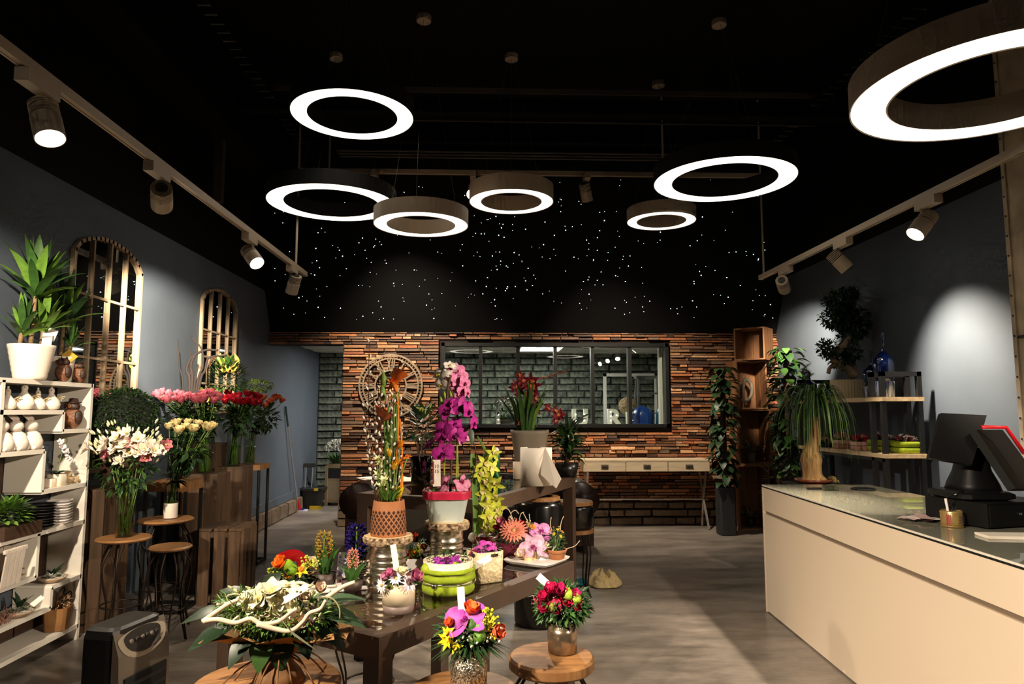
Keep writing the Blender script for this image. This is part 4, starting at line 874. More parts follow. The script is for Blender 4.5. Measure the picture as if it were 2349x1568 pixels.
for px, py, c, s, d, kd, c2 in ((1068, 1420, (142, 46, 134), 92, (-.25, -.8, .5), 'orchid', (110, 10, 90)), (1028, 1450, (236, 196, 16), 44, (-.6, -.7, .3), 'narcissus', (236, 180, 20)), (1024, 1468, (232, 190, 16), 50, (-.6, -.7, .1), 'freesia', None), (1045, 1482, (214, 190, 30), 40, (-.2, -.9, 0), 'narcissus', (220, 190, 30)), (1080, 1398, (222, 90, 40), 46, (.2, -.4, .9), 'rose', None), (1032, 1428, (206, 80, 40), 28, (-.5, -.5, .6), 'rose', None), (1140, 1448, (206, 84, 50), 44, (.7, -.6, .3), 'rose', None), (1100, 1438, (84, 118, 40), 30, (.2, -.9, .3), 'ball', None), (1100, 1458, (80, 114, 38), 28, (.2, -.9, .1), 'ball', None), (1082, 1432, (60, 90, 40), 30, (0, -.8, .5), 'ball', None), (1118, 1408, (186, 184, 40), 40, (.4, -.4, .8), 'cluster', None), (1130, 1425, (190, 180, 40), 40, (.6, -.5, .6), 'cluster', None), (1112, 1425, (170, 160, 40), 36, (.3, -.6, .6), 'cluster', None), (1130, 1456, (224, 180, 30), 24, (.5, -.8, 0), 'cluster', None)):
    put(o, kd, c, loc(o, px, py, Y - .07), d, s * k, c2=c2, roll=.3 if kd == 'orchid' else None)
for px, py in ((1062, 1462), (1078, 1460), (1082, 1466), (1074, 1468), (1094, 1474), (1082, 1482), (1048, 1470), (1118, 1470), (1126, 1462), (1146, 1470), (1150, 1440)): put(o, 'bud', (226, 216, 196), loc(o, px, py, Y - .08), (U(-.4, .4), -.7, .5), 13 * k)
tagcard(o, loc(o, 1060, 1404, Y - .05), (-.07, 0, 1), 16 * k, 54 * k, (0, -1, .1))
# ---- red bouquet in a silver jar
p = aZ(1290, 1494, .621); o = thing('red_jar_bouquet', 'crimson and green bouquet in a silver screw jar with a white tag', 'bouquet', p); Y = p.y; k = Y / FPX
m_silv = mat('silvered_glass', (150, 132, 110), .22, .9, var=.2, scale=20)
MB().lathe([(28 * k, 0), (32 * k, .004), (33 * k, 44 * k), (30 * k, 54 * k), (25 * k, 57 * k), (25 * k, 60 * k), (27 * k, 61 * k), (27 * k, 64 * k), (25 * k, 65 * k), (27 * k, 68 * k), (23 * k, 70 * k)], 32).build('jar', m_silv, o, True)
bush('foliage', o, None, (58 * k, 48 * k, 42 * k), 700, (0, 0, 104 * k), .03, .38, 41)
bush('baby_breath', o, None, (62 * k, 52 * k, 40 * k), 160, (0, 0, 106 * k), .005, 1, 42, cols=((236, 226, 220), (220, 206, 200)))
CR = (160, 10, 60)
for px, py, c, s, kd in ((1264, 1352, CR, 40, 'rose'), (1282, 1356, (150, 14, 70), 44, 'rose'), (1248, 1368, CR, 34, 'rose'), (1298, 1380, (176, 16, 60), 40, 'rose'), (1278, 1378, (170, 30, 70), 40, 'orchid'), (1250, 1392, (140, 10, 50), 38, 'rose'), (1320, 1362, (170, 14, 80), 28, 'rose'), (1302, 1362, (130, 150, 40), 26, 'ball'), (1322, 1372, (130, 150, 40), 22, 'ball'), (1300, 1352, (150, 156, 40), 20, 'cluster'), (1263, 1392, (110, 110, 40), 22, 'ball'), (1322, 1392, (196, 60, 80), 24, 'rose'), (1230, 1375, (140, 50, 60), 24, 'cluster'), (1330, 1382, (150, 60, 60), 22, 'cluster'), (1275, 1400, (120, 12, 44), 30, 'rose')): put(o, kd, c, loc(o, px, py, Y - .06), (V((px - 1285, -70, 1420 - py + 20)) / 100), s * k)
for i in range(14): a = i * .45; putleaf(o, (0, 0, 80 * k), (math.cos(a), math.sin(a), U(-.1, .6)), U(50, 76) * k, G_DK, .22)
tagcard(o, loc(o, 1266, 1348, Y - .05), (-.72, 0, .62), 15 * k, 40 * k, (0, -1, .2))
# ================================================================ portable heater at the front left
A = aZ(275, 1447, .6); B = aZ(390, 1400, .6); C0 = aZ(186, 1441, .6)
o = thing('portable_heater', 'black and silver portable air heater with button panel and louvres', 'heater', (A.x, A.y, 0), math.atan2(B.y - A.y, B.x - A.x)); W = (B - A).length; D = (C0 - A).length
m_hb = mat('black_plastic', (18, 16, 15), .45); m_hs = mat('grey_silver_plastic', (112, 100, 88), .35, .3)
MB().lathe([(.5, .03), (.5, .56), (.47, .59), (.4, .6)], 32, sq=7, M=T(W / 2, D / 2 + .015, 0) @ Mx.Diagonal((W * 1.0, D * .92, 1, 1))).build('housing', m_hb, o, False)
MB().bb((.02, .02, 0), (W - .02, D - .02, .03)).build('base', m_hb, o)
MB().add([(0, 0, .03), (W, 0, .03), (W, -.012, .3), (0, -.012, .3), (0, 0, .5), (W, 0, .5), (W, .03, .585), (0, .03, .585), (0, .03, .03), (W, .03, .03)], [(0, 1, 2, 3), (3, 2, 5, 4), (4, 5, 6, 7), (0, 3, 4, 7, 8), (1, 9, 6, 5, 2)]).build('front_panel', m_hs, o)
for q, nm_, mm, dz in ((.47, 'silver_bezel', mat('silver_bezel', (190, 174, 152), .3, .5), 0), (.36, 'control_panel', mat('panel_dark', (40, 35, 31), .35), .0015)):
    vs = [(W / 2 + W * q * math.cos(t), 0, .55 + (.085 * q / .47 if math.sin(t) < 0 else .028) * math.sin(t)) for t in [2 * PI * j / 24 for j in range(24)]]
    MB().add([(x, -.0035 - dz + max(0, z - .5) * .35, z) for x, y, z in vs], [tuple(range(24))]).build(nm_, mm, o)
for i, x in enumerate((.25, .36, .47, .56, .65, .75)): MB().ball((W * x, .006, .538), .012, 10, 5, (1, .5, .8)).build('button', m_hb if i % 2 else m_hs, o, True)
for i in range(9): MB().bb((.03, -.016, .05 + i * .04), (W - .03, .004, .065 + i * .04), T(0, 0, 0)).build('louvre', m_hb, o)
MB().bb((.025, -.0145, .045), (W - .025, -.002, .41)).build('grille_back', mat('louvre_void', (8, 8, 8), .9), o)
# ================================================================ cloths on the floor
from mathutils import noise as mnoise
def cloth(px, py, w, d, h, label, m, seed, nm='cloth'):
    p = aZ(px, py, 0); n = 34; vs = []; fs = []
    for i in range(n + 1):
        for j in range(n + 1):
            u, v = i / n * 2 - 1, j / n * 2 - 1; q = math.hypot(u, v); s_ = max(abs(u), abs(v)) / q if q > 1e-6 else 1; u2, v2 = u * s_, v * s_; rr = math.hypot(u2, v2); an = math.atan2(v, u)
            e = 1 + .16 * mnoise.noise(V((math.cos(an) * 1.6, math.sin(an) * 1.6, seed))); f_ = max(0, 1 - rr ** 3)
            a1 = abs(mnoise.noise(V((u2 * 2.2, v2 * 2.2, seed + 3.1)))); a2 = abs(mnoise.noise(V((u2 * 5 + 4, v2 * 4, seed + 7.7))))
            vs.append((u2 * w / 2 * e, v2 * d / 2 * e, .006 + h * f_ * (.95 - 1.1 * a1 - .55 * a2) if f_ > 0 else .006))
    vs = [(x, y, max(.005, z)) for x, y, z in vs]
    for i in range(n):
        for j in range(n): a = i * (n + 1) + j; fs.append((a, a + n + 1, a + n + 2, a + 1))
    o = MB().add(vs, fs).build(nm, m, None, True, label, 'cloth', loc=p); md = o.modifiers.new('thick', 'SOLIDIFY'); md.thickness = .003; md.offset = 1
    return o
cloth(1382, 1338, .3, .4, .13, 'crumpled beige cloth lying on the concrete floor', mat('beige_cotton', (206, 182, 132), .9, var=.1, scale=40), 4)
cloth(1330, 1340, .16, .14, .05, 'teal rag half under the beige cloth', mat('teal_cotton', (14, 92, 104), .9), 9, 'rag')
# ================================================================ things on the tall table
BT = .966
p = aZ(1230, 1112, BT); o = thing('paper_wrapped_pot', 'white paper sleeve standing round a pot on the tall table', 'wrapped pot', p); Y = p.y; k = Y / FPX
m_paper = mat('white_wrapping_paper', (232, 220, 206), .7)
n = 30; vs = []; fs = []
for i in range(n + 1):
    a = -2.6 + i / n * 5.4; x, y = 36 * k * math.cos(a - PI / 2), 36 * k * math.sin(a - PI / 2) * .8; vs += [(x, y, 0), (x, y, 84 * k)]
for i in range(n): fs.append((2 * i, 2 * i + 2, 2 * i + 3, 2 * i + 1))
s_ = MB().add(vs, fs).build('paper_sleeve', m_paper, o, True); s_.modifiers.new('thick', 'SOLIDIFY').thickness = .002
MB().add([loc(o, 1250, 1024, Y - .07), loc(o, 1288, 1098, Y - .13), loc(o, 1276, 1120, Y - .14), loc(o, 1240, 1088, Y - .1)] , [(0, 1, 2, 3)]).build('paper_flap', m_paper, o).modifiers.new('thick', 'SOLIDIFY').thickness = .002
# dark red orchids in grey planter and a slim pale pot
p = aZ(1215, 1092, BT); o = thing('dark_red_orchid', 'dark red orchid with long arching leaves in a wide grey planter', 'potted orchid', p); Y = p.y; k = Y / FPX
def L_(px, py, dy=0): return loc(o, px, py, Y + dy)
pot_lathe(o, [(24 * k, 0), (30 * k, .01), (34 * k, 40 * k), (42 * k, 96 * k), (44 * k, 104 * k), (40 * k, 104 * k)], mat('grey_stone_pot', (128, 116, 100), .6), 'pot', 28, (40 * k, 100 * k), sq=4)
for i in range(30):
    a = i * 2.4; q = V((math.cos(a), math.sin(a), 0)); b = q * 16 * k + V((-8 * k, 0, 98 * k)); h = U(70, 125) * k; e = b + q * U(20, 60) * k + V((0, 0, h)); L = 6
    P = arc(b, e, (q.x * -.02, q.y * -.02, .03), 7); MB().strip(P, [9 * k, 11 * k, 12 * k, 12 * k, 11 * k, 8 * k, 5 * k, 1 * k], V((-q.y, q.x, U(-.8, .8)))).build('leaf', lmat(G_LT if i % 3 == 0 else G_MD), o, True)
DR, DR2 = (110, 8, 30), (200, 120, 60)
for P in (((1200, 985), (1196, 920), (1192, 865)), ((1215, 985), (1222, 920), (1220, 872)), ((1210, 985), (1225, 900), (1262, 862), (1300, 850)), ((1225, 985), (1262, 930), (1280, 935))): MB().tube(spline([L_(*q) for q in P], 5), .0035, 5).build('flower_stem', m_stem, o, True)
for px, py, s in ((1192, 862, 22), (1198, 876, 24), (1185, 882, 22), (1195, 894, 24), (1178, 888, 18), (1206, 880, 20), (1218, 872, 26), (1226, 884, 26), (1216, 890, 26), (1222, 902, 24), (1226, 914, 20), (1212, 905, 20), (1204, 938, 22), (1212, 934, 18), (1228, 938, 24), (1194, 968, 18), (1276, 946, 24), (1284, 952, 24), (1274, 960, 22), (1256, 935, 18), (1188, 905, 18)): put(o, 'cymbidium', DR, L_(px, py, -.04), (U(-.6, .6), -.9, U(-.2, .4)), s * 1.45 * k, c2=DR2)
for i in range(12): put(o, 'bud', (170, 60, 60), L_(1232 + i * 6, 870 - i * 1.8 + U(-2, 2)), (.6, 0, .4), 8 * k)
p = aZ(1189, 1098, BT); o = thing('slim_pale_pot', 'slim empty pale pot next to the paper sleeve', 'pot', p); k = p.y / FPX
MB().lathe([(10 * k, 0), (11 * k, .003), (12.5 * k, 38 * k), (10 * k, 38 * k), (9.5 * k, 20 * k)], 24, sq=4).build('pot_body', mat('pale_taupe_pot', (196, 178, 156), .5), o, True)
# screw pine / dracaena on the right end
p = aZ(1300, 1092, BT); o = thing('potted_dracaena', 'bushy green dracaena with narrow leaves in a black pot', 'potted plant', p); Y = p.y; k = Y / FPX
pot_lathe(o, [(22 * k, 0), (28 * k, 30 * k), (26 * k, 30 * k)], mat('black_pot', (16, 15, 15), .3), 'pot', 24, (25 * k, 28 * k))
MB().tube([(0, 0, 25 * k), (2 * k, 0, 70 * k), (6 * k, 0, 92 * k)], [.02, .017, .014], 8).build('trunk', m_twig, o, True)
for i in range(90):
    a = i * 2.4; q = V((math.cos(a), math.sin(a), 0)); t = i / 90; b = V((4 * k, 0, (36 + 66 * t) * k)) + q * .01; e = b + q * U(24, 54) * k + V((0, 0, U(-14, 52) * k))
    MB().strip(arc(b, e, (0, 0, 12 * k), 5), [6 * k, 7.5 * k, 8 * k, 7 * k, 4.5 * k, .8 * k], V((-q.y, q.x, U(-.9, .9)))).build('leaf', lmat(G_DK if i % 3 else G_MD), o, True)
# green spray can
p = aZ(1138, 1112, BT); o = thing('spray_can', 'green spray can with white cap on the tall table', 'spray can', p); k = p.y / FPX
MB().lathe([(8 * k, 0), (9 * k, .002), (9 * k, 66 * k), (7 * k, 72 * k)], 20).build('can_body', mat('green_can', (10, 92, 60), .3, .3), o, True)
MB().lathe([(7 * k, 72 * k), (6.5 * k, 80 * k), (3 * k, 84 * k), (0, 84 * k)], 16).build('cap', m_china, o, True)
# vase with dark foliage, papers
p = aZ(965, 1108, BT); o = thing('smoked_glass_vase', 'smoked glass vase with dark leafy branches behind the orchids', 'vase', p); Y = p.y; k = Y / FPX
MB().lathe([(20 * k, 0), (22 * k, .004), (24 * k, 60 * k), (22.5 * k, 60 * k), (20.5 * k, .01)], 28).build('vase_glass', glassmat('smoked_glass', (150, 138, 116), 1.5), o, True)
for i in range(9): a = i * .7; e = V((math.cos(a) * U(15, 34) * k, math.sin(a) * 20 * k, U(110, 170) * k)); stemset(o, [((math.cos(a) * -8 * k, 0, .01), e, (0, 0, 0))], .003, m_twig, 'branch')
for i in range(60): d = dirdome(i, 60, .1, 2.0); putleaf(o, V((d.x * 20 * k, d.y * 20 * k, (118 + 40 * d.z) * k)), d + V((0, 0, .2)), U(28, 44) * k, G_DK, .42)
for i, (px, py, a, w, h, lab) in enumerate(((872, 1096, .5, .3, .2, 'open magazine lying on the left end of the tall table'), (925, 1101, .2, .22, .3, 'white sheets of paper on the tall table beside the vase'))):
    p = aZ(px, py, BT); o = thing('magazine' if i == 0 else 'paper_sheets', lab, 'papers', p, a)
    for j in range(3): MB().bb((-w / 2 + j * .01, -h / 2, j * .0022), (w / 2 + j * .01, h / 2, j * .0022 + .002), Rz(j * .06)).build('sheet', m_paper if j != 1 else mat('grey_print_page', (150, 140, 130), .6), o)
# ================================================================ bar stool, drum stool, chair and sofa around it
def barstool(label, p, R, H, body):
    o = thing('bar_stool', label, 'stool', (p[0], p[1], 0), group='dark stools by the tall table')
    MB().lathe([(0, H - .03), (R, H - .03), (R, H - .006), (R - .006, H), (0, H)], 32).build('seat', m_oak, o)
    if body: MB().lathe([(R * .9, H - .22), (R * 1.02, H - .18), (R * 1.02, H - .05), (R * .96, H - .03)], 28).build('drum', mat('black_gloss', (12, 10, 10), .2), o, True); MB().lathe([(0, H - .25), (R, H - .25), (R, H - .22), (0, H - .22)], 28).build('lower_ring', m_oak, o)
    for i in range(4):
        a = PI / 4 + i * PI / 2; q = V((math.cos(a), math.sin(a), 0)); pr = V((-q.y, q.x, 0))
        for s in (-1, 1): MB().tube(spline([q * R * .8 + pr * s * .02 + V((0, 0, H - .25)), q * R * .95 + pr * s * .02 + V((0, 0, H * .45)), q * R * .8 + pr * s * .012 + V((0, 0, .1)), q * R * 1.05 + V((0, 0, .006))], 5), .006, 6).build('leg', m_wire, o, True)
    return o
p = aY(1318, 1200, 5.72); barstool('bar stool with black drum and two oak discs behind the table leg', (p.x, p.y), .15, .74, True)
p = aY(1236, 1200, 4.98); o = thing('drum_stool', 'glossy black drum stool with oak rim under the tall table', 'stool', (p.x, p.y, 0), group='dark stools by the tall table')
MB().lathe([(.15, 0), (.17, .02), (.185, .4), (.165, .8), (.15, .84)], 36).build('drum', mat('black_gloss', (12, 10, 10), .2), o, True)
MB().lathe([(.1, .84), (.15, .84), (.15, .86), (.14, .865), (.1, .865)], 36, cap=False).build('oak_rim', m_oak, o)
MB().lathe([(0, .84), (.06, .84), (.055, .88), (0, .88)], 24).build('centre_cap', m_hb, o)
p = aY(950, 1200, 4.75); o = thing('side_chair', 'black chair with bent chrome tube frame behind the tins', 'chair', (p.x - .1, p.y + .25, 0), .3)
for s in (-.2, .2): MB().tube(spline([(s, -.2, .012), (s, .22, .012), (s, .24, .2), (s, .22, .45), (s, -.1, .46), (s, -.18, .6), (s, -.22, .85)], 5), .011, 8).build('chrome_tube', m_chrome, o, True)
MB().bb((-.2, -.12, .46), (.2, .24, .5)).build('seat', m_hb, o); MB().bb((-.2, -.235, .6), (.2, -.2, .88)).build('backrest', m_hb, o)
m_lea = mat('dark_brown_leather', (46, 28, 22), .35, var=.2, scale=6, bump=.15)
Ys = 7.7; xa, xb = aY(796, 1150, Ys).x, aY(1362, 1150, Ys).x; za = aY(830, 1104, Ys).z
o = thing('leather_sofa', 'dark brown leather sofa with rolled arms in front of the back wall', 'sofa', ((xa + xb) / 2, Ys, 0)); W = xb - xa
MB().bb((-W / 2 + .1, -.35, .1), (W / 2 - .1, .4, .3)).build('base', m_lea, o)
for i in range(3): w = (W - .6) / 3; MB().lathe([(.46, 0), (.5, .03), (.5, .12), (.46, .16), (0, .18)], 24, sq=6, M=T(-W / 2 + .3 + w * (i + .5), -.02, .3) @ Mx.Diagonal((w, .62, 1, 1))).build('seat_cushion', m_lea, o, True)
MB().bb((-W / 2 + .2, .22, .3), (W / 2 - .2, .42, za - .06)).build('backrest', m_lea, o); MB().tube([(-W / 2 + .15, .33, za - .08), (W / 2 - .15, .33, za - .08)], .12, 16).build('rolled_back', m_lea, o, True)
for s in (-1, 1):
    MB().bb((s * (W / 2 - .3), -.38, .08), (s * (W / 2 - .06), .42, za - .12)).build('arm', m_lea, o); MB().tube([(s * (W / 2 - .17), -.42, za - .16), (s * (W / 2 - .17), .42, za - .16)], .17, 20).build('rolled_arm', m_lea, o, True)
    for y in (-.33, .36): MB().lathe([(.02, 0), (.035, .08), (.04, .1)], 12, c=(s * (W / 2 - .15), y, 0)).build('foot', m_tbl, o)
# ================================================================ left side: white shelf unit
XS, XB = -2.634, -2.855
m_swhite = mat('white_shelf_board', (228, 220, 208), .4)
m_dwood = mat('dark_walnut', (58, 38, 24), .6, var=.25, scale=6, stretch=(1, 1, 6))
o = thing('zigzag_shelf', 'white open shelf unit with stepped boards along the left wall', 'shelf', (XS, 0, 0))
def sy(px, py=1100): return aX(px, py, XS).y
def sz(px, py): return aX(px, py, XS).z
t = .026; D = XB - XS; Y0 = 3.3
def hb(y0, y1, z): MB().bb((D, y0, z - t / 2), (0, y1, z + t / 2)).build('shelf_board', m_swhite, o)
def vb(y, z0, z1): MB().bb((D, y - t / 2, z0), (0, y + t / 2, z1)).build('upright', m_swhite, o)
ye = 4.745; yA, yB, yC, yD = sy(146, 960), sy(100, 1080), sy(87, 1270), sy(118, 1370)
zT, zA, zA2, zB, zB2 = 1.625, sz(75, 945), sz(170, 988), sz(50, 1039), sz(140, 1121)
zC, zC2, zD, zD2, zE = sz(140, 1210), sz(45, 1338), sz(150, 1335), sz(60, 1420), .085
vb(ye, 0, zT + t / 2); vb(Y0, 0, zT + t / 2); hb(Y0, ye, zT)
hb(Y0, yA, zA); vb(yA, zA2, zA); hb(yA, ye, zA2)
hb(Y0, yB, zB); vb(yB, zB2, zB); hb(yB, ye, zB2)
hb(Y0, ye, zC); vb(yC, zC2, zC); hb(Y0, yC, zC2)
hb(yD, ye, zD); vb(yD, zD2, zD); hb(Y0, yD, zD2)
hb(Y0, ye, zE); vb(sy(4, 950), zB, zT)
for y0, y1, z0, z1 in ((Y0, yB - .03, zC + .02, zB - .02), (Y0, yC - .03, zC2 + .02, zC - .02), (Y0, yA - .1, zB + .02, zA - .02), (Y0, yD, zE + .02, zD2 - .02), (yC + .02, ye - .02, zD + .02, zC - .02), (yD + .02, ye - .02, zE + .02, zD - .02)): MB().bb((D, y0, z0), (D + .006, y1, z1)).build('back_panel', m_dwood, o)
XM = -2.69
def onshelf(px, z): q = aX(px, 1100, XM); return V((XM, q.y, z + t / 2 + .0005))
# pots with dracaenas on top
def dracaena(label, p, r0, r1, hp, canes, m, seed, ribs=0, tagc=None):
    o = thing('potted_dracaena', label, 'potted plant', p); rr = random.Random(seed)
    prof = [(r0 * .9, 0), (r0, .006)] + [(r0 + (r1 - r0) * i / 12 + (ribs if i % 2 else 0), .006 + (hp - .006) * i / 12) for i in range(1, 13)] + [(r1 - .008, hp), (r1 - .012, hp - .03)]
    pot_lathe(o, prof, m, 'pot', 32, (r1 - .01, hp - .02))
    for cx, cy, h, R, n, c in canes:
        MB().tube([(cx, cy, hp - .03), (cx + .01, cy, h)], [.014, .01], 8).build('cane', mat('pale_cane', (128, 104, 72), .8, var=.2, scale=30), o, True)
        for i in range(n):
            a = i * 2.4; tt = i / n; q = V((math.cos(a), math.sin(a), 0)); b = V((cx + .01, cy, h - .05 + .07 * tt)); el = .25 + 1.25 * tt; L = R * rr.uniform(.75, 1.1)
            e = b + q * L * math.cos(el) + V((0, 0, L * math.sin(el))); e.x = max(e.x, XB + .02 - p[0])
            MB().strip(arc(b, e, (0, 0, L * .12), 6), [R * w for w in (.1, .16, .19, .18, .14, .08, .01)], V((-q.y, q.x, rr.uniform(-.5, .5)))).build('leaf', lmat(c if i % 3 else G_LT), o, True)
    return o
m_wpot = mat('white_ribbed_ceramic', (228, 214, 198), .35)
o = dracaena('dracaena with two green rosettes in a ribbed white pot on the shelf top', onshelf(52, zT), .082, .122, .205, ((.01, -.03, .53, .3, 34, G_MD), (.02, .05, .33, .22, 22, G_LT), (-.02, -.08, .3, .2, 16, G_MD)), m_wpot, 3, .002)
tagcard(o, (.06, .06, .24), (.3, .1, 1), .05, .07, (.5, -1, .2)); tagcard(o, (.07, .02, .2), (0, .1, 1), .05, .08, (.4, -1, .2))
o = dracaena('smaller dark dracaena in a white pot behind the owls', onshelf(142, zT) + V((-.06, 0, 0)), .07, .085, .165, ((0, 0, .42, .3, 30, G_DK), (.02, .06, .27, .16, 14, G_MD)), m_wpot, 5)
tagcard(o, (.06, -.04, .15), (.3, .5, .5), .07, .06, (.6, -1, .3), col=(190, 150, 40))
# owls
m_owl = mat('brown_carved_resin', (92, 58, 40), .5, c2=(140, 92, 62), scale=60, bump=.8); m_owl2 = mat('dark_carved_resin', (50, 30, 22), .5, var=.3, scale=50, bump=.5)
def owl(label, p, s, hat=False):
    o = thing('owl_figurine', label, 'figurine', p, -.5 - PI / 2 + PI / 2, 'brown owl figurines')
    MB().ball((0, 0, .42 * s), .36 * s, 16, 10, (1, .9, 1.2)).build('body', m_owl, o, True)
    MB().ball((0, -.02 * s, .86 * s), .27 * s, 14, 9, (1.1, .9, .8)).build('head', m_owl2, o, True)
    for x in (-.11, .11):
        MB().lathe([(.02 * s, 0), (.1 * s, 0), (.1 * s, .04 * s), (.06 * s, .03 * s), (0, .05 * s)], 14, M=look((x * .8, -1, 0), p=(x * s, -.22 * s, .88 * s))).build('eye', m_owl, o, True)
        MB().lathe([(.06 * s, 0), (0, .14 * s)], 8, M=T(x * 1.8 * s, 0, 1.03 * s)).build('ear_tuft', m_owl2, o, True)
        MB().ball((x * 1.2 * s, -.25 * s, .05 * s), .08 * s, 8, 5, (1, 1.2, .6)).build('foot', m_owl2, o, True)
        MB().ball((x * 3 * s, .02 * s, .45 * s), .16 * s, 10, 8, (.5, 1, 1.7)).build('wing', m_owl2, o, True)
    MB().lathe([(.04 * s, 0), (0, .1 * s)], 8, M=look((0, -1, -.6), p=(0, -.22 * s, .82 * s))).build('beak', m_owl, o, True)
    if hat: MB().lathe([(.3 * s, 1.0 * s), (.3 * s, 1.03 * s), (.18 * s, 1.05 * s), (.15 * s, 1.18 * s), (0, 1.2 * s)], 16).build('hat', m_owl2, o, True)
owl('left brown owl figurine of the pair on the shelf top', onshelf(118, zT) + V((.03, 0, 0)), .14)
owl('right brown owl figurine of the pair on the shelf top', onshelf(155, zT) + V((.03, 0, 0)), .125)
owl('brown owl figurine with a hat on the step below', onshelf(158, zA2), .165, True)
# white hens and rabbits
m_wcer = mat('matt_white_ceramic', (220, 206, 192), .6, var=.06, scale=12)
for i, (px, s) in enumerate(((4, .1), (42, .125), (74, .1), (105, .115))):
    o = thing('hen_figurine', ('white pear-shaped hen figurine, leftmost of the row', 'largest white hen figurine with a tall crest', 'small white hen figurine between two larger ones', 'white hen figurine with straw tail, rightmost of the row')[i], 'figurine', onshelf(px, zA), group='white hen figurines')
    MB().lathe([(.2 * s, 0), (.4 * s, .08 * s), (.46 * s, .3 * s), (.36 * s, .55 * s), (.18 * s, .75 * s), (.12 * s, .88 * s), (.15 * s, 1.0 * s), (.12 * s, 1.13 * s), (0, 1.2 * s)], 18).build('body', m_wcer, o, True)
    MB().lathe([(.04 * s, 0), (0, .16 * s)], 8, M=look((.6, -.8, -.1), p=(.05 * s, -.08 * s, 1.05 * s))).build('beak', m_owl2, o); MB().bb((-.02 * s, -.08 * s, 1.15 * s), (.02 * s, .06 * s, 1.32 * s)).build('crest', m_wcer, o)
    for j in range(6): MB().tube(arc((0, .35 * s, .55 * s), (.1 * s * (j - 2), .75 * s, (.2 + .1 * j) * s), (0, .1 * s, .1 * s), 4), .003, 4).build('tail_straw', mat('straw', (196, 170, 130), .8), o)
for i, px in enumerate((-4, 30, 64)):
    s = .15; o = thing('rabbit_figurine', ('white rabbit figurine, leftmost of three in a row', 'white rabbit figurine between two others', 'white rabbit figurine, rightmost of three in a row')[i], 'figurine', onshelf(px, zB), group='white rabbit figurines')
    MB().lathe([(.3 * s, 0), (.42 * s, .1 * s), (.42 * s, .35 * s), (.3 * s, .62 * s), (.14 * s, .75 * s)], 16).build('body', m_wcer, o, True)
    MB().ball((.04 * s, -.1 * s, .92 * s), .26 * s, 14, 9, (.9, 1.15, .85)).build('head', m_wcer, o, True)
    for y in (-.05, .14): MB().petal(.62 * s, .18 * s, blade((-.1, -.75, .75), (0, y * s, 1.05 * s), 1, (1, 0, .3)), -.4, .3, 4, .6).build('ear', m_wcer, o, True).modifiers.new('thick', 'SOLIDIFY').thickness = .004
    for y in (-.25, .2): MB().ball((.25 * s, y * s, .08 * s), .12 * s, 8, 6, (1.3, .8, .7)).build('paw', m_wcer, o, True)
# little white orchid pots and figurine
for px, r, label, fl in ((112, .032, 'small white square pot beside the white orchid', 0), (130, .045, 'white orchid in a small white pot on the step', 1)):
    o = thing('orchid_pot', label, 'potted orchid', onshelf(px, zB2), 0)
    pot_lathe(o, [(r * .95, 0), (r, .003), (r, r * 1.7), (r * .9, r * 1.7)], mat('ivory_pot', (222, 206, 184), .5), 'pot', 20, (r * .88, r * 1.6), sq=8)
    if fl:
        MB().tube(spline([(0, 0, .07), (.01, .02, .2), (.02, .05, .28), (.03, .0, .3)], 5), .0025, 5).build('flower_stem', m_stem, o, True)
        for i in range(9): put(o, 'orchid', (232, 224, 218), (.04, -.06 + i * .014, .29 - i * .016 + U(-.015, .015)), (.8, -.8, .1), .035, c2=(150, 40, 80))
        for i in range(5): a = i * 1.3; putleaf(o, (0, 0, .075), (math.cos(a), math.sin(a), .4), .1, G_DK, .4)
o = thing('cherub_figurine', 'small beige crouching figurine at the end of the step', 'figurine', onshelf(158, zB2))
for c, r, s in (((0, 0, .03), .03, (1, 1.3, .9)), ((.005, -.02, .065), .024, (1, 1, 1)), ((.02, .035, .018), .018, (1, 1.4, .8)), ((.025, .05, .035), .01, (1, 1, 1.4))): MB().ball(c, r, 12, 8, s).build('limb' if r < .02 else 'body', mat('beige_stone', (176, 150, 112), .7, var=.1, scale=30), o, True)
# level C: leafy plant, black and white dish stacks
p = onshelf(28, zC) ; p.z = zC + .0135; o = thing('leafy_plant', 'bright green leafy plant on the middle shelf at the left edge', 'potted plant', V((XM, sy(8, 1200), zC + .0137)))
MB().bb((-.08, -.02, 0), (.08, .3, .07)).build('plant_box', m_dwood, o)
for i in range(120): d = dirdome(i, 120, .05, 1.7); putleaf(o, V((d.x * .05, .12 + d.y * .11, .1 + d.z * .08)), d + V((.15, 0, .1)), U(.05, .08), G_LT if i % 3 else G_MD, .5)
def stack(label, px, n, r, h, m, sq=5):
    o = thing('dish_stack', label, 'dishes', onshelf(px, zC), .3)
    for i in range(n): MB().lathe([(r * .75, i * h), (r * (1 + .03 * (i % 2)), i * h + h * .9), (r * 1.02, i * h + h), (r * .96, i * h + h)], 24, sq=sq).build('dish', m, o, True)
stack('stack of black square dishes on the shelf', 99, 9, .07, .0165, mat('black_dish', (24, 22, 24), .4)); stack('stack of white square dishes on the shelf', 140, 9, .068, .0165, m_china)
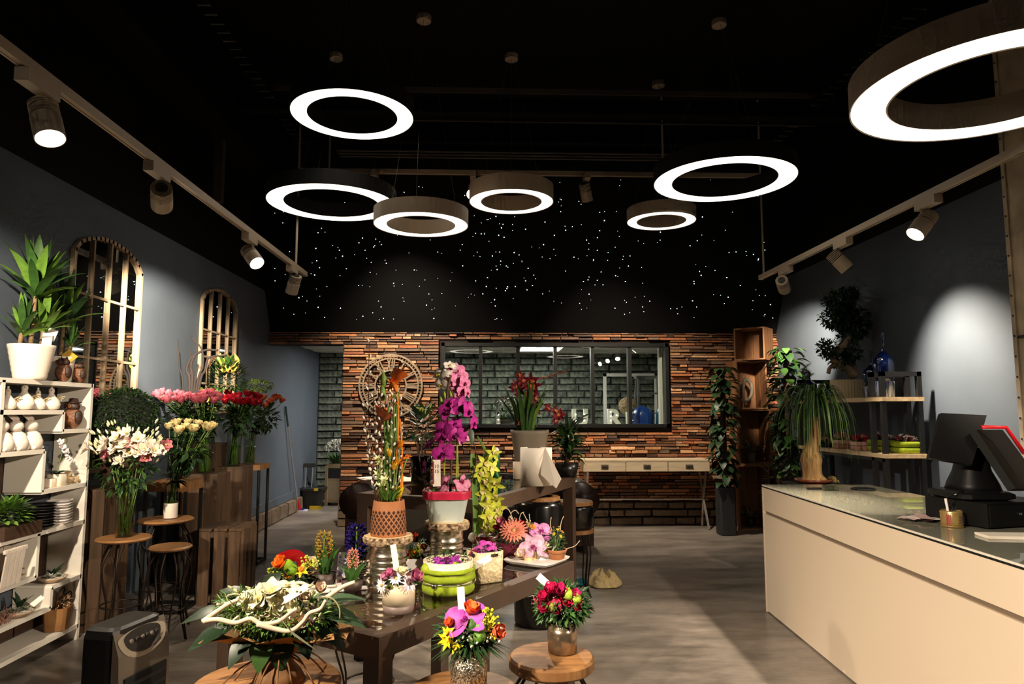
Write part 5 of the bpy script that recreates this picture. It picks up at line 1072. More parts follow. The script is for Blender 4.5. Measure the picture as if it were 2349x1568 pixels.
# dish gardens, basket, dried arrangement
def dishgarden(label, px, z, r, seed):
    o = thing('dish_garden', label, 'dish garden', onshelf(px, z), 0, 'succulent dish gardens'); o.location.x = max(o.location.x, XB + r * .9 + .004)
    MB().lathe([(r * .5, 0), (r * .85, r * .2), (r, r * .38), (r * .94, r * .38), (r * .8, r * .25)], 26).build('bowl', mat('taupe_bowl', (170, 146, 120), .5), o, True)
    MB().lathe([(r * .88, r * .3), (r * .88, r * .33)], 24).build('gravel', mat('white_gravel', (60, 50, 40), .8, c2=(230, 220, 200), scale=120), o)
    for x, y, s, c in ((0, -.3, .8, (150, 150, 140)), (.3, .2, .6, (120, 130, 110)), (-.2, .4, .5, (90, 110, 70))): put(o, 'succulent', c, (x * r, y * r, r * .4), (.2, -.2, 1), s * r)
    for i in range(7): putleaf(o, (-.2 * r, .4 * r, r * .35), (U(-.6, .6), U(-.8, .8), 1), r * U(.7, 1.2), G_DK, .3)
dishgarden('succulent dish garden with a leafy plant on the upper low step', 134, zD, .085, 1)
dishgarden('succulent dish garden with a propped label on the lower shelf', 62, zD2, .09, 2)
tagcard(bpy.data.objects['dish_garden.001'], (.05, .04, .05), (.3, .6, .4), .03, .07, (.5, -.4, .8))
o = thing('slatted_basket', 'white slatted basket at the left edge of the shelf', 'basket', onshelf(8, zC2), 0)
for i in range(8): a = (i % 4 - 1.5) * .04; s = -1 if i < 4 else 1; MB().bb((s * .07, a - .017, .0), (s * .078, a + .017, .2), T(0, 0, .011) @ Ry(s * .12)).build('slat', m_wcer, o)
for s in (-1, 1):
    for j in range(3): MB().bb((-.07 + j * .045, s * .085 - .004, 0), (-.03 + j * .045, s * .085 + .004, .2)).build('slat', m_wcer, o)
MB().bb((-.07, -.085, .0), (.07, .085, .01)).build('basket_floor', m_wcer, o); MB().bb((.085, -.09, .185), (.1, .09, .205)).build('rim', m_wcer, o)
o = thing('dried_garland', 'dried beige pods heaped on the shelf beside the basket', 'dried flowers', onshelf(36, zC2), 0); o.location.x = -2.68
for i in range(24): put(o, 'ball' if i % 2 else 'succulent', (170, 136, 96) if i % 3 else (120, 90, 60), (U(-.04, .04), U(-.12, .08), U(.015, .07)), (U(-.5, .8), U(-.8, .3), 1), U(.025, .04), name='pod')
o = thing('driftwood_pot', 'wooden pot with driftwood, moss and straw loops on the bottom shelf', 'planter', onshelf(152, zE), .2)
MB().lathe([(.05, 0), (.06, .005), (.072, .14), (.064, .14), (.06, .12)], 24, sq=6).build('pot', m_oak, o)
bush('dried_moss', o, None, (.07, .07, .035), 160, (0, 0, .16), .03, .2, 61, cols=((150, 116, 86), (196, 164, 120)))
for P in (((0, -.05, .15), (.02, -.06, .24), (.02, .03, .25), (0, .06, .16)), ((0, 0, .17), (.04, .06, .2), (.04, .075, .18)), ((0, -.02, .18), (.05, .04, .22), (.04, .08, .15))): MB().tube(spline(P, 5), .005, 6).build('driftwood', m_twig if P[0][1] else m_pale, o, True)
o = thing('dried_twig_heap', 'small heap of pinkish dried twigs on the lower shelf edge', 'dried flowers', onshelf(20, zD2), 0); o.location.x = -2.68
for i in range(22): MB().tube([(U(-.03, .03), U(-.05, .05), .006), (U(-.05, .05), U(-.1, .1), U(.02, .08))], .002, 4).build('twig', mat('pink_twig', (150, 100, 84), .8), o)
# ================================================================ arched mirrors on the left wall
m_fr = mat('distressed_cream_wood', (140, 118, 92), .7, c2=(178, 156, 128), scale=18, stretch=(1, 1, .2), detail=6); m_mir = mat('mirror_glass', (200, 204, 204), .02, 1)
def mirror(label, yc, hw, z0, zs, rise, rows, cols):
    o = thing('arched_mirror', label, 'mirror', (XL + .004, yc, 0), group='arched window mirrors'); w = .028
    def top(y): return zs + rise * math.sqrt(max(0, 1 - (y / (hw * 1.02)) ** 2))
    pts = [(-hw, z0)] + [(-hw + 2 * hw * i / 16, top(-hw + 2 * hw * i / 16)) for i in range(17)] + [(hw, z0)]
    for (ya, za), (yb, zb) in zip(pts, pts[1:] + pts[:1]):
        d = V((0, yb - ya, zb - za)); L = d.length
        if L < .005: continue
        M = Mx.Translation(V((0, ya, za))) @ Rx(math.atan2(zb - za, yb - ya)); MB().bb((.0, -.01, -w / 2), (.03, L + .01, w / 2), M).build('frame_piece', m_fr, o)
    cw = 2 * hw / cols
    for i in range(1, cols): y = -hw + cw * i; MB().bb((.0, y - .0095, z0), (.026, y + .0095, top(y) - .01)).build('muntin', m_fr, o)
    zz = [z0] + rows
    for z in rows: MB().bb((.0, -hw, z - .009), (.024, hw, z + .009)).build('crossbar', m_fr, o)
    for i in range(cols):
        a, b = -hw + cw * i + .015, -hw + cw * (i + 1) - .015
        for j in range(len(zz)):
            lo = zz[j] + .013
            if j + 1 < len(zz): P = [(a, lo), (b, lo), (b, zz[j + 1] - .013), (a, zz[j + 1] - .013)]
            else: P = [(a, lo), (b, lo)] + [(b + (a - b) * q / 4, top(b + (a - b) * q / 4) - .015) for q in range(5)]
            MB().add([(.008, y, z) for y, z in P], [tuple(range(len(P)))]).build('mirror_pane', m_mir, o)
z1 = aX(250, 692, XL).z; z2 = aX(240, 826, XL).z
mirror('large arched window-frame mirror behind the shelf unit', 5.265, .46, 1.03, 2.53, .195, [2 * z2 - z1, z2, z1], 4)
z1 = aX(505, 767, XL).z; z2 = aX(500, 824, XL).z
mirror('smaller-looking arched mirror further back beside the willow branches', 7.436, .47, 1.45, 2.53, .2, [2 * z2 - z1, z2, z1], 4)
# ================================================================ wooden pedestals, metal tables, stools
m_plank = mat('warm_plank', (64, 46, 31), .65, c2=(92, 68, 46), scale=4, stretch=(6, 6, .5), rand=.18, detail=6); m_blkm = mat('black_metal', (13, 12, 12), .5)
def pedestal(label, x0, x1, y0, y1, H, n=3, m=None):
    o = thing('plank_pedestal', label, 'pedestal', ((x0 + x1) / 2, (y0 + y1) / 2, 0), group='wooden plank pedestals'); a, b = (x1 - x0) / 2, (y1 - y0) / 2; th = .02
    for i in range(n):
        w = 2 * a / n; MB().bb((-a + i * w + .001, -b, 0), (-a + (i + 1) * w - .001, -b + th, H - th)).build('plank', m or m_plank, o)
        w = 2 * b / n; MB().bb((a - th, -b + th + i * (2 * b - 2 * th) / n + .001, 0), (a, -b + th + (i + 1) * (2 * b - 2 * th) / n - .001, H - th)).build('plank', m or m_plank, o)
    MB().bb((-a, b - th, 0), (a, b, H - th)).build('back_board', m or m_plank, o); MB().bb((-a, -b + th, 0), (-a + th, b - th, H - th)).build('side_board', m or m_plank, o)
    MB().bb((-a, -b, H - th + .001), (a, b, H)).build('top_board', m or m_plank, o)
    return H
pedestal('plank pedestal carrying the clipped box ball, next to the shelf', -2.85, -2.58, 4.87, 5.22, .93)
pedestal('plank pedestal with warm light top under the pink roses', -2.5, -2.21, 5.86, 6.15, .945, 3)
pedestal('tallest plank pedestal under the lilies, by the wall', -2.74, -2.47, 6.48, 6.76, 1.165, 3)
pedestal('plank pedestal under the red roses', -2.45, -2.2, 6.42, 6.7, .96, 3)
def frametable(label, x0, x1, y0, y1, H, th):
    o = thing('frame_table', label, 'side table', ((x0 + x1) / 2, (y0 + y1) / 2, 0), group='metal frame side tables'); a, b = (x1 - x0) / 2, (y1 - y0) / 2; s = .011
    MB().bb((-a, -b, H - th), (a, b, H)).build('table_top', m_oak, o)
    for x in (-a + s, a - s):
        for y in (-b + s, b - s): MB().bb((x - s, y - s, 0), (x + s, y + s, H - th)).build('leg', m_blkm, o)
        MB().bb((x - s, -b, 0), (x + s, b, 2 * s)).build('floor_bar', m_blkm, o)
    for y in (-b + s, b - s): MB().bb((-a, y - s, 0), (a, y + s, 2 * s)).build('floor_bar', m_blkm, o)
frametable('oak slab table on a black metal frame behind the white roses', -2.52, -2.21, 5.28, 5.58, .94, .07)
frametable('tall oak table on a black metal frame nearest the passage', -2.5, -2.195, 6.88, 7.18, .944, .05)
S1 = aY(286, 1200, 4.66); stool('round stool with curved wire legs under the lisianthus vase', S1, .163, .655, .022, 3, rot=.5)
S2 = aY(380, 1200, 5.0); stool('round stool under the white rose vase', S2, .18, .72, .022, 3, rot=.1)
S3 = aY(394, 1200, 4.6); stool('low empty round stool between the vases and the crate', S3, .127, .61, .022, 3, rot=.9)
o = thing('crate_stool', 'weathered slatted crate used as a stool on the floor', 'crate', (-2.03, 5.66, 0)); m_old = mat('weathered_slat', (66, 47, 33), .8, c2=(100, 74, 50), scale=5, stretch=(6, 6, .6), rand=.2, detail=7)
a, b, H = .16, .17, .57
for i in range(3): MB().bb((-a + i * .112, -b - .005, H - .02), (-a + i * .112 + .094, b + .005, H)).build('top_slat', m_old, o); MB().bb((-a + i * .112, -b, .0), (-a + i * .112 + .08, -b + .018, H - .022)).build('front_slat', m_old, o); MB().bb((a - .01, -b + .02 + i * .112, 0), (a + .008, -b + .1 + i * .112, H - .022)).build('side_slat', m_old, o)
for z in (.02, H - .07): MB().bb((-a + .005, -b + .019, z), (a - .012, -b + .04, z + .045)).build('batten', m_old, o); MB().bb((-a + .005, b - .02, z), (a - .012, b, z + .045)).build('batten', m_old, o)
# ================================================================ vases and cut flowers
m_vglass = glassmat('vase_glass', (238, 243, 236), 1.45); m_water = glassmat('vase_water', (234, 238, 218), 1.33)
def vase(label, p, r, h, flare=1.1):
    o = thing('glass_vase', label, 'vase', p, group='glass flower vases')
    MB().lathe([(r * .96, 0), (r, .004), (r * flare, h), (r * flare - .004, h), (r - .004, .012), (0, .012)], 28).build('glass', m_vglass, o, True)
    MB().lathe([(r - .006, .014), (r * (1 + (flare - 1) * .55) - .006, h * .55)], 24).build('water', m_water, o, True)
    return o
_rs = {}
def cut_roses(name, label, base, rv, hv, heads, c, s, Y, cols=(G_DK, G_MD)):
    o = thing(name, label, 'bouquet', V(base) + V((0, 0, .015))); B = o.location; hs = [aY(x, y, Y) - B for x, y, _ in heads]; mx = sum((h for h in hs), V()) / len(hs); wx = (max(h.x for h in hs) - min(h.x for h in hs)) / 2
    bush('foliage', o, None, (wx * .85, .12, .14), int(900 * wx), (max(mx.x * .85, XL + .08 + wx * .85 - B.x), -.02, mx.z - .17), .075, .5, len(heads), .6, cols=(G_DK, (38, 60, 30)))
    for i, (px, py, dy) in enumerate(heads):
        h = aY(px, py, Y + dy); h.x = max(h.x, XL + .06); a = i * 2.4; b = V((rv * .6 * math.cos(a), rv * .6 * math.sin(a), 0)); tip = h - B
        w = tip.xy * .25; w = w.normalized() * min(w.length, rv * .85); rim = V((w.x, w.y, hv))
        P = spline([b, rim, tip - V((0, 0, s * .25))], 5); st = MB().tube(P, .0034, 5).build('rose_stem', m_stem, o, True)
        put(st, 'rose', c, tip, V((tip.x * 1.2, tip.y * 1.2 - .12, .6)), s * U(.9, 1.1), 'rose_head', G_MD)
        for j in range(5): putleaf(st, P[min(len(P) - 1, 5 + j)], V((U(-1, 1), U(-1, .6), U(-.2, .5))), U(.07, .11), cols[j % 2], .5)
def fan(x0, x1, y0, y1, n, dyr, seed):
    r = random.Random(seed); out = []
    for i in range(n): t = (i + .5) / n; u = r.random(); out.append((x0 + (x1 - x0) * ((t * 1.0 + r.uniform(-.06, .06))), y0 + (y1 - y0) * u, -dyr + 2 * dyr * (1 - u)))
    return out
p = V((-2.37, 5.99, .9455)); vase('glass vase of pink roses on a plank pedestal', p, .065, .3)
cut_roses('rose_bunch', 'wide bunch of pink roses behind the clipped box ball', p, .065, .3, fan(362, 508, 898, 920, 30, .13, 4), (190, 92, 106), .1, 5.95)
p = V((-2.33, 6.55, .9605)); vase('tall glass vase of red roses on a plank pedestal', p, .06, .34)
cut_roses('rose_bunch', 'bunch of deep red roses between pink and peach ones', p, .06, .34, fan(512, 594, 902, 926, 20, .12, 6), (150, 8, 26), .1, 6.5)
p = V((-2.34, 7.0, .9445)); vase('glass vase of peach roses on the tall oak table', p, .055, .3)
cut_roses('rose_bunch', 'bunch of peach orange roses nearest the passage', p, .055, .3, fan(592, 646, 910, 930, 10, .1, 8), (226, 120, 84), .095, 6.98)
o = bpy.data.objects['rose_bunch.002']; bush('lime_filler', o, None, (.16, .12, .06), 420, (.02, .08, .75), .03, .4, 71, cols=(G_YL, G_LT))
p = V((S2.x + .03, S2.y, .7205)); vase('slim glass vase of cream white roses on a round stool', p, .045, .24, 1.0)
MB().lathe([(.0462, 0.005), (.0462, .105)], 28, cap=False).build('white_sleeve', m_paper, bpy.data.objects['glass_vase.003'])
cut_roses('rose_bunch', 'bunch of cream white roses in the slim vase', p, .045, .24, fan(386, 488, 968, 990, 12, .11, 9), (232, 210, 150), .092, 4.98)
# lisianthus
p = V((S1.x, S1.y, .6555)); vase('glass vase with clear water and green stems on the front left stool', p, .053, .26)
o = thing('lisianthus_bunch', 'bunch of white lisianthus with many buds in the front left vase', 'bouquet', p + V((0, 0, .015))); Y = p.y; k = Y / FPX
stemset(o, [((.03 * math.cos(i), .03 * math.sin(i), 0), (.1 * math.cos(i * 1.7), .07 * math.sin(i * 1.7), .42), (-.01 * math.cos(i), 0, 0)) for i in range(14)], .003)
bush('foliage', o, None, (.16, .11, .15), 260, loc(o, 288, 1075, Y), .06, .35, 81, cols=(G_DK, G_MD))
rr = random.Random(12)
for i in range(34):
    px, py = rr.gauss(290, 38), rr.gauss(1022, 14); put(o, 'lisi', (230, 214, 196) if i % 7 else (190, 110, 116), loc(o, px, py, Y - .08 + rr.uniform(-.05, .05)), ((px - 288) / 60, -.8, .5), rr.uniform(26, 36) * k, c2=(196, 190, 110))
for i in range(130):
    px, py = rr.uniform(205, 372), rr.gauss(1012, 20); put(o, 'bud', (214, 208, 160) if i % 3 else (226, 216, 200), loc(o, px, py, Y + rr.uniform(-.1, .08)), ((px - 288) / 90, -.2, 1), rr.uniform(9, 15) * k)
put(o, 'lisi', (170, 90, 100), loc(o, 242, 1042, Y - .1), (-.6, -.8, 0), 30 * k)
# lilies
p = V((-2.605, 6.62, 1.1655)); vase('small glass vase of bright green lily stems on the tallest pedestal', p, .05, .2)
o = thing('lily_bunch', 'bunch of lilies in green bud wrapped by a willow arch', 'bouquet', p + V((0, 0, .015))); Y = 6.62; k = Y / FPX
stemset(o, [((.03 * math.cos(i), .03 * math.sin(i), 0), (.08 * math.cos(i * 1.7), .06 * math.sin(i * 1.7), .5), (0, 0, 0)) for i in range(12)], .004, mat('bright_stem', (130, 150, 40), .5))
for i in range(220): d = dirdome(i, 220, .1, 2.3); putleaf(o, loc(o, 520, 868, Y) + V((d.x * .14, d.y * .12, d.z * .16)), d + V((.1, -.2, .5)), U(.06, .1), G_MD if i % 3 else G_LT, .34)
for i in range(12): put(o, 'bud', (206, 196, 90) if i % 2 else (214, 150, 70), loc(o, U(490, 545), U(820, 850), Y), (U(-.4, .4), -.2, 1), .1)
MB().tube(spline([loc(o, 478, 900, Y), loc(o, 478, 840, Y), loc(o, 500, 815, Y), loc(o, 530, 822, Y), loc(o, 548, 860, Y)], 6), .009, 6).build('willow_arch', m_twig, o, True)
for i in range(26): a = i / 26 * PI; put(o, 'bud', (110, 84, 60), loc(o, 515 - 36 * math.cos(a), 860 - 46 * math.sin(a), Y), (U(-1, 1), -.3, U(0, 1)), .03)
# willow branches
o = thing('willow_branches', 'bare dark curling branches standing in a tall dark vase by the wall', 'branches', (-2.66, 6.25, 0)); Y = 6.25
MB().lathe([(.07, 0), (.09, .02), (.1, .5), (.07, .62), (.075, .65)], 24).build('vase', m_blkm, o, True)
m_bk = mat('dark_bark', (34, 24, 20), .8)
for P, r in ((((420, 900), (412, 840), (408, 778)), .007), (((435, 895), (428, 850), (440, 820), (470, 803), (500, 803)), .012), (((440, 895), (438, 840), (448, 815), (466, 805)), .01), (((450, 895), (465, 840), (462, 800), (438, 772)), .009), (((455, 895), (470, 850), (480, 820), (520, 815)), .01), (((445, 895), (450, 860), (455, 835)), .008), (((430, 895), (436, 860), (436, 800)), .006)):
    MB().tube(spline([V((0, 0, .6))] + [loc(o, x, y, Y) for x, y in P], 6), [r * 1.5 * (1 - .5 * i / (6 * len(P))) for i in range(6 * len(P) + 1)], 6).build('branch', m_bk, o, True)
# clipped box ball
p = V((-2.565, 5.03, .9305)); o = thing('box_ball', 'round clipped boxwood ball in a dark pot', 'topiary', p); R = .225; cz = aY(298, 965, 5.0).z - p.z
MB().lathe([(.09, 0), (.12, .01), (.14, cz - R * .7), (.13, cz - R * .7)], 24).build('pot', m_dwood, o, True)
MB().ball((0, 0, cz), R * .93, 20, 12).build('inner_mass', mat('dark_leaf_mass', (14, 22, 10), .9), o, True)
bush('foliage', o, None, (R, R, R), 4200, (0, 0, cz), .022, .55, 91, .08, cols=(G_DK, (44, 66, 28)))
# ================================================================ passage: mop, bucket, tower planter
a = aZ(685, 1172, 0); b = aX(655, 932, XL + .02); o = thing('floor_mop', 'mop with blue and white head and red joint leaning on the blue wall', 'mop', a)
d = b - a; MB().tube([d * .1, d * .82], .011, 8).build('handle', mat('aluminium', (190, 190, 190), .35, .8), o); MB().tube([d * .82, d], .014, 8).build('grip', mat('dark_green_grip', (20, 50, 40), .5), o)
MB().lathe([(.05, 0), (.02, .14), (.016, .16)], 12, M=look(d, p=d * .02)).build('joint', mat('red_plastic', (160, 26, 40), .4), o); MB().bb((-.16, -.07, 0), (.12, .07, .02)).build('mop_pad', mat('white_mop', (200, 200, 210), .9), o); MB().bb((-.12, -.045, .02), (.08, .045, .035)).build('mop_plate', mat('blue_plastic', (30, 40, 130), .4), o)
p = aZ(716, 1166, 0); o = thing('mop_bucket', 'black mop bucket with tall handle and yellow clip on the passage floor', 'bucket', (p.x - .02, p.y + .1, 0)); m_dk = mat('dark_plastic', (26, 26, 26), .5)
MB().lathe([(.13, 0), (.16, .26), (.17, .28), (.15, .28)], 24, sq=5).build('bucket_body', m_dk, o); MB().bb((-.18, -.18, .27), (.18, .18, .3)).build('rim', m_dk, o)
for s in (-.05, .05): MB().tube([(s - .1, .1, .28), (s - .09, .12, .62)], .009, 6).build('handle_bar', mat('aluminium', (190, 190, 190), .35, .8), o)
MB().bb((-.18, .1, .6), (0, .14, .66)).build('handle_grip', m_dk, o); MB().bb((0, -.185, .0), (.17, -.165, .05)).build('clip', mat('yellow_plastic', (200, 170, 30), .5), o); MB().bb((.06, -.185, .27), (.12, -.17, .31)).build('clip', mat('yellow_plastic', (200, 170, 30), .5), o)
p = aZ(766, 1160, 0); o = thing('tower_planter', 'pale wooden tower planter full of white tulips in the passage', 'planter', (p.x, p.y + .15, 0)); m_pw = mat('pale_wood', (150, 128, 96), .6)
for s in (-1, 1):
    for q in (-1, 1): MB().bb((s * .13 - .02, q * .13 - .02, 0), (s * .13 + .02, q * .13 + .02, .62)).build('post', m_pw, o)
for z0, z1, m in ((.05, .1, m_pw), (.1, .38, mat('greige_panel', (160, 140, 110), .6)), (.38, .42, m_pw), (.42, .58, m_dk), (.58, .64, m_pw)): MB().bb((-.125, -.125, z0), (.125, .125, z1)).build('panel', m, o)
for i in range(46): d = dirdome(i, 46, .05, 1.2); q = V((d.x * .16, d.y * .14, .64 + .1 + .2 * d.z)); put(o, 'tulip', (216, 212, 200), q + d * .06, d + V((0, 0, .3)), .07); putleaf(o, V((d.x * .08, d.y * .08, .64)), d + V((0, 0, .7)), .2, G_MD, .16)
# ================================================================ white counter with its till
m_lac = mat('cream_white_lacquer', (226, 206, 182), .3); m_ctop = mat('counter_white_top', (226, 218, 204), .2)
CZ = .915; CA = -.054
o = thing('counter', 'long cream white sales counter with glass top and shadow groove', 'counter', (2.046, 5.23, 0), CA); CW, CL = .8, 4.6; gz = aY(1765, 1172, 5.23).z
MB().bb((0, -CL, .01), (CW, -.02, gz - .012)).build('lower_body', m_lac, o); MB().bb((.012, -CL, gz - .012), (CW - .012, -.03, gz + .012)).build('groove_channel', mat('groove_aluminium', (150, 132, 112), .4, .5), o)
MB().bb((0, -CL, gz + .012), (CW, -.02, CZ - .022)).build('upper_body', m_lac, o); MB().bb((-.0015, -.022, .0), (CW, 0, CZ - .022)).build('end_panel', m_lac, o); MB().bb((.02, -CL, 0), (CW - .02, -.03, .01)).build('plinth', m_blkm, o)
MB().bb((.002, -CL, CZ - .022), (CW - .002, -.002, CZ - .012)).build('edge_gap', mat('counter_dark_edge', (10, 10, 10), .6), o); MB().bb((0, -CL, CZ - .012), (CW, 0, CZ - .002)).build('worktop', m_ctop, o)  # near-black edge line under the glass top
MB().bb((-.002, -CL, CZ - .002), (CW + .002, .002, CZ)).build('glass_sheet', glassmat('counter_glass', (248, 250, 246), 1.5), o)
ct = CZ + .0006
m_pos = mat('till_black', (7, 7, 7), .5, spec=.3)
P0 = aZ(2125, 1190, CZ); P1 = aZ(2268, 1214, CZ); ang = math.atan2(P0.y - P1.y, P0.x - P1.x) - PI / 2
o = thing('cash_drawer', 'black cash drawer box under the till', 'cash drawer', (P1.x, P1.y, ct), ang); Ld = (P0 - P1).length
MB().bb((0, 0, .005), (.42, Ld, .115)).build('case', m_pos, o); MB().bb((.01, -.006, .012), (.41, 0, .105)).build('drawer_front', m_pos, o); MB().lathe([(.012, 0), (.012, .006)], 14, M=look((0, -1, 0), p=(.21, -.005, .06))).build('lock', m_chrome, o)
for x in (.03, .39):
    for y in (.03, Ld - .03): MB().lathe([(.012, 0), (.012, .006)], 10, c=(x, y, 0)).build('foot', m_blkm, o)
# till with two screens
Yt = (P0.y + P1.y) / 2; q = aY(2230, 1150, Yt + .02); o = thing('till_terminal', 'black till with customer screen and red-backed main screen', 'till', (q.x + .02, Yt + .06, ct + .116)); k = Yt / FPX
Z0 = o.location.z
def Lp(px, py, dy=0): return aY(px, py, Yt + dy) - o.location
MB().lathe([(.12, 0), (.15, .01), (.15, .03), (.13, .04)], 28, sq=5).build('base', m_pos, o, False)
MB().lathe([(.11, .035), (.1, .07), (.075, .13), (.06, .2), (.05, .24), (0, .25)], 24, sq=3.2, M=T(.03, .02, 0)).build('pedestal', m_pos, o, True)
def screen(name, cs, th, red=None, scr=True, bez=.1):
    A, B, C_, D_ = cs; n = (B - A).cross(D_ - A).normalized(); 
    m = MB().add([*cs] + [c + n * th for c in cs], [(0, 1, 2, 3), (7, 6, 5, 4), (0, 4, 5, 1), (1, 5, 6, 2), (2, 6, 7, 3), (3, 7, 4, 0)]).build(name, m_pos, o)
    def ip(u, v): return A.lerp(B, u).lerp(D_.lerp(C_, u), v)
    if scr: MB().add([ip(u, v) - n * .0015 for u, v in ((bez, bez * 1.0), (1 - bez, bez), (1 - bez, 1 - bez * 1.3), (bez, 1 - bez * 1.3))], [(0, 1, 2, 3)]).build('screen_glass', mat('dark_screen', (22, 20, 19), .18), m)
    return m, ip, n
m, ip, n = screen('customer_screen', [Lp(2124, 1052, -.03), Lp(2222, 1068, -.06), Lp(2256, 955, -.02), Lp(2152, 950, .01)], .03)
for u in (0,): MB().add([ip(a, b) - n * .002 for a, b in ((.45, .02), (.53, .025), (.53, .05), (.45, .045))], [(0, 1, 2, 3)]).build('maker_badge', mat('badge_silver', (170, 160, 150), .4), m)
MB().add([ip(a, b) - n * .001 for a, b in ((0, 0), (1, 0), (1, .012), (0, .012))], [(0, 1, 2, 3)]).build('silver_lip', mat('badge_silver', (170, 160, 150), .4), m)
MB().tube([Lp(2235, 1010, .03), Lp(2262, 1015, .06), Lp(2290, 1060, .08)], [.03, .035, .04], 10).build('screen_arm', m_pos, o, True)
m, ip, n = screen('main_screen', [Lp(2300, 985, .12), Lp(2240, 985, -.1), Lp(2330, 1120, -.16), Lp(2400, 1120, .1)], -.035, scr=False)
A, B, C_, D_ = [Lp(2310, 980, .14), Lp(2250, 980, -.1), Lp(2345, 1072, -.16), Lp(2420, 1072, .1)]
MB().tube([Lp(2252, 979, -.1), Lp(2308, 980, -.1), Lp(2350, 1040, -.12)], .009, 8).build('red_edge', mat('till_red', (200, 20, 34), .4), o, True)
# pen tin
p = aZ(2184, 1207, CZ); o = thing('pen_tin', 'small gold printed tin holding pens and wire', 'tin', (p.x, p.y, ct)); r = .047
MB().lathe([(r, 0), (r, .07), (r - .003, .075), (r - .003, .07)], 28).build('tin_body', mat('gold_tin', (196, 164, 104), .3, .7), o, True)
for i in range(3): a = -2.55 + i * .14; MB().box((0, 0, .036), (.005, .002, .05), Rz(a + PI / 2) @ T(0, -r - .001, 0)).build('red_stripe', mat('tin_red', (130, 40, 30), .5), o)
for i in range(5): MB().box((0, 0, .02 + i * .008), (.03 - .004 * (i % 2), .0015, .002), Rz(.1) @ T(.012, -r - .0008, 0)).build('print_line', m_print, o)
for z in (.004, .064): MB().lathe([(r + .0015, z), (r + .0015, z + .003)], 28).build('tin_rim', mat('gold_tin', (196, 164, 104), .3, .7), o)
MB().tube([(-.01, 0, .03), (-.03, -.01, .13)], .006, 8).build('pen', m_china, o); MB().tube(spline([(0, .01, .05), (-.02, .01, .12), (.03, .0, .15), (.08, .02, .16)], 5), .002, 5).build('wire', m_chrome, o)
for i in range(3): MB().tube([(.01 * i, .01, .03), (.015 * i + .005, .02, .09)], .004, 6).build('pen', m_blkm, o)
# papers, pad, glasses and small things on the counter
p = aZ(2108, 1194, CZ); o = thing('receipts', 'heap of crumpled receipts on the counter', 'papers', (p.x, p.y, ct))
for i in range(5):
    vs = []; rr = random.Random(i); n = 8
    for a in range(n + 1):
        for b in range(3): vs.append(((a / n - .5) * .16, (b - 1) * .03, .004 + i * .003 + .006 * abs(math.sin(a * 1.3 + i)) + .002 * b))
    MB().add(vs, [(a * 3 + b, a * 3 + b + 3, a * 3 + b + 4, a * 3 + b + 1) for a in range(n) for b in range(2)], Rz(i * .5 - .8) @ T(U(-.03, .03), U(-.02, .02), 0)).build('receipt', m_china if i % 2 else mat('pink_receipt', (206, 170, 160), .7), o, True)
p = aZ(2310, 1232, CZ); o = thing('paper_pad', 'white paper pad at the right end of the counter', 'paper pad', (p.x, p.y, ct), -.2)
for j in range(4): MB().bb((-.1, -.05, j * .003), (.16, .06, j * .003 + .0026), Rz(j * .03)).build('sheet', m_paper, o)
p = aZ(1856, 1119, CZ); MB().bb((-.05, -.012, 0), (.05, .012, .012)).build('marker_pen', m_pos, None, False, 'short black marker lying near the counter end', 'pen', loc=(p.x, p.y - .08, ct))
p = aZ(1972, 1120, CZ); MB().lathe([(.08, 0), (.085, .004), (.07, .009), (0, .01)], 28).build('coin_tray', m_pos, None, True, 'flat black coin tray on the counter end', 'tray', loc=(p.x, p.y - .05, ct))
p = aZ(1896, 1122, CZ); o = thing('acrylic_stand', 'small clear acrylic stand beside the marker', 'card stand', (p.x, p.y - .06, ct))
for y in (-.02, .02): MB().bb((-.05, y - .0015, 0), (.05, y + .0015, .035)).build('acrylic_sheet', m_vglass, o)
MB().bb((-.05, -.02, 0), (.05, .02, .002)).build('acrylic_foot', m_vglass, o)
p = aY(2170, 1130, 3.9); o = thing('glass_box', 'clear plastic box half filled with white cards behind the till', 'box', (p.x, p.y, ct)); a, b, h = .06, .05, .09
for q0, q1 in (((-a, -b), (a, -b + .003)), ((-a, b - .003), (a, b)), ((-a, -b), (-a + .003, b)), ((a - .003, -b), (a, b))): MB().bb((*q0, 0), (*q1, h)).build('side', m_vglass, o)
MB().bb((-a + .006, -b + .006, .001), (a - .006, b - .006, .05)).build('cards', m_china, o)
p = aZ(1958, 1550, 0); MB().petal(.05, .04, Rx(.3), .8, .3, 4, .6).build('paper_scrap', m_china, None, True, 'scrap of white paper on the floor by the counter foot', 'scrap', loc=(p.x - .03, p.y, .003))
# ================================================================ rack on the right wall
m_board = mat('pale_pine_board', (196, 164, 120), .6, c2=(222, 196, 156), scale=4, stretch=(6, .6, 6), detail=6)
RX0, RX1, RY0, RY1, Z1, Z2 = 3.38, 3.74, 5.9, 7.55, 1.06, 1.545
o = thing('wall_rack', 'black metal rack with two pine boards on the right wall', 'shelf', (RX0, RY0, 0)); W, L = RX1 - RX0, RY1 - RY0
for z in (Z1, Z2): MB().bb((-.01, -.02, z), (W, L, z + .035)).build('board', m_board, o)
s = .02
for y in (0.0, .17, L - .05):
    for x in (0, W - 2 * s): MB().bb((x, y + .002, 0), (x + 2 * s, y + 2 * s, Z1 if 0 else 1.8)).build('post', m_blkm, o)
    MB().bb((0, y + .002, 1.76), (W, y + 2 * s, 1.8)).build('top_bar', m_blkm, o)
for z in (.3, Z1 - .03): MB().bb((0, 0, z), (2 * s, L, z + .03)).build('side_bar', m_blkm, o)
def onrack(px, Y, z): q = aY(px, 1000, Y); return V((min(max(q.x, RX0 + .06), RX1 - .1), Y, z + .0355))
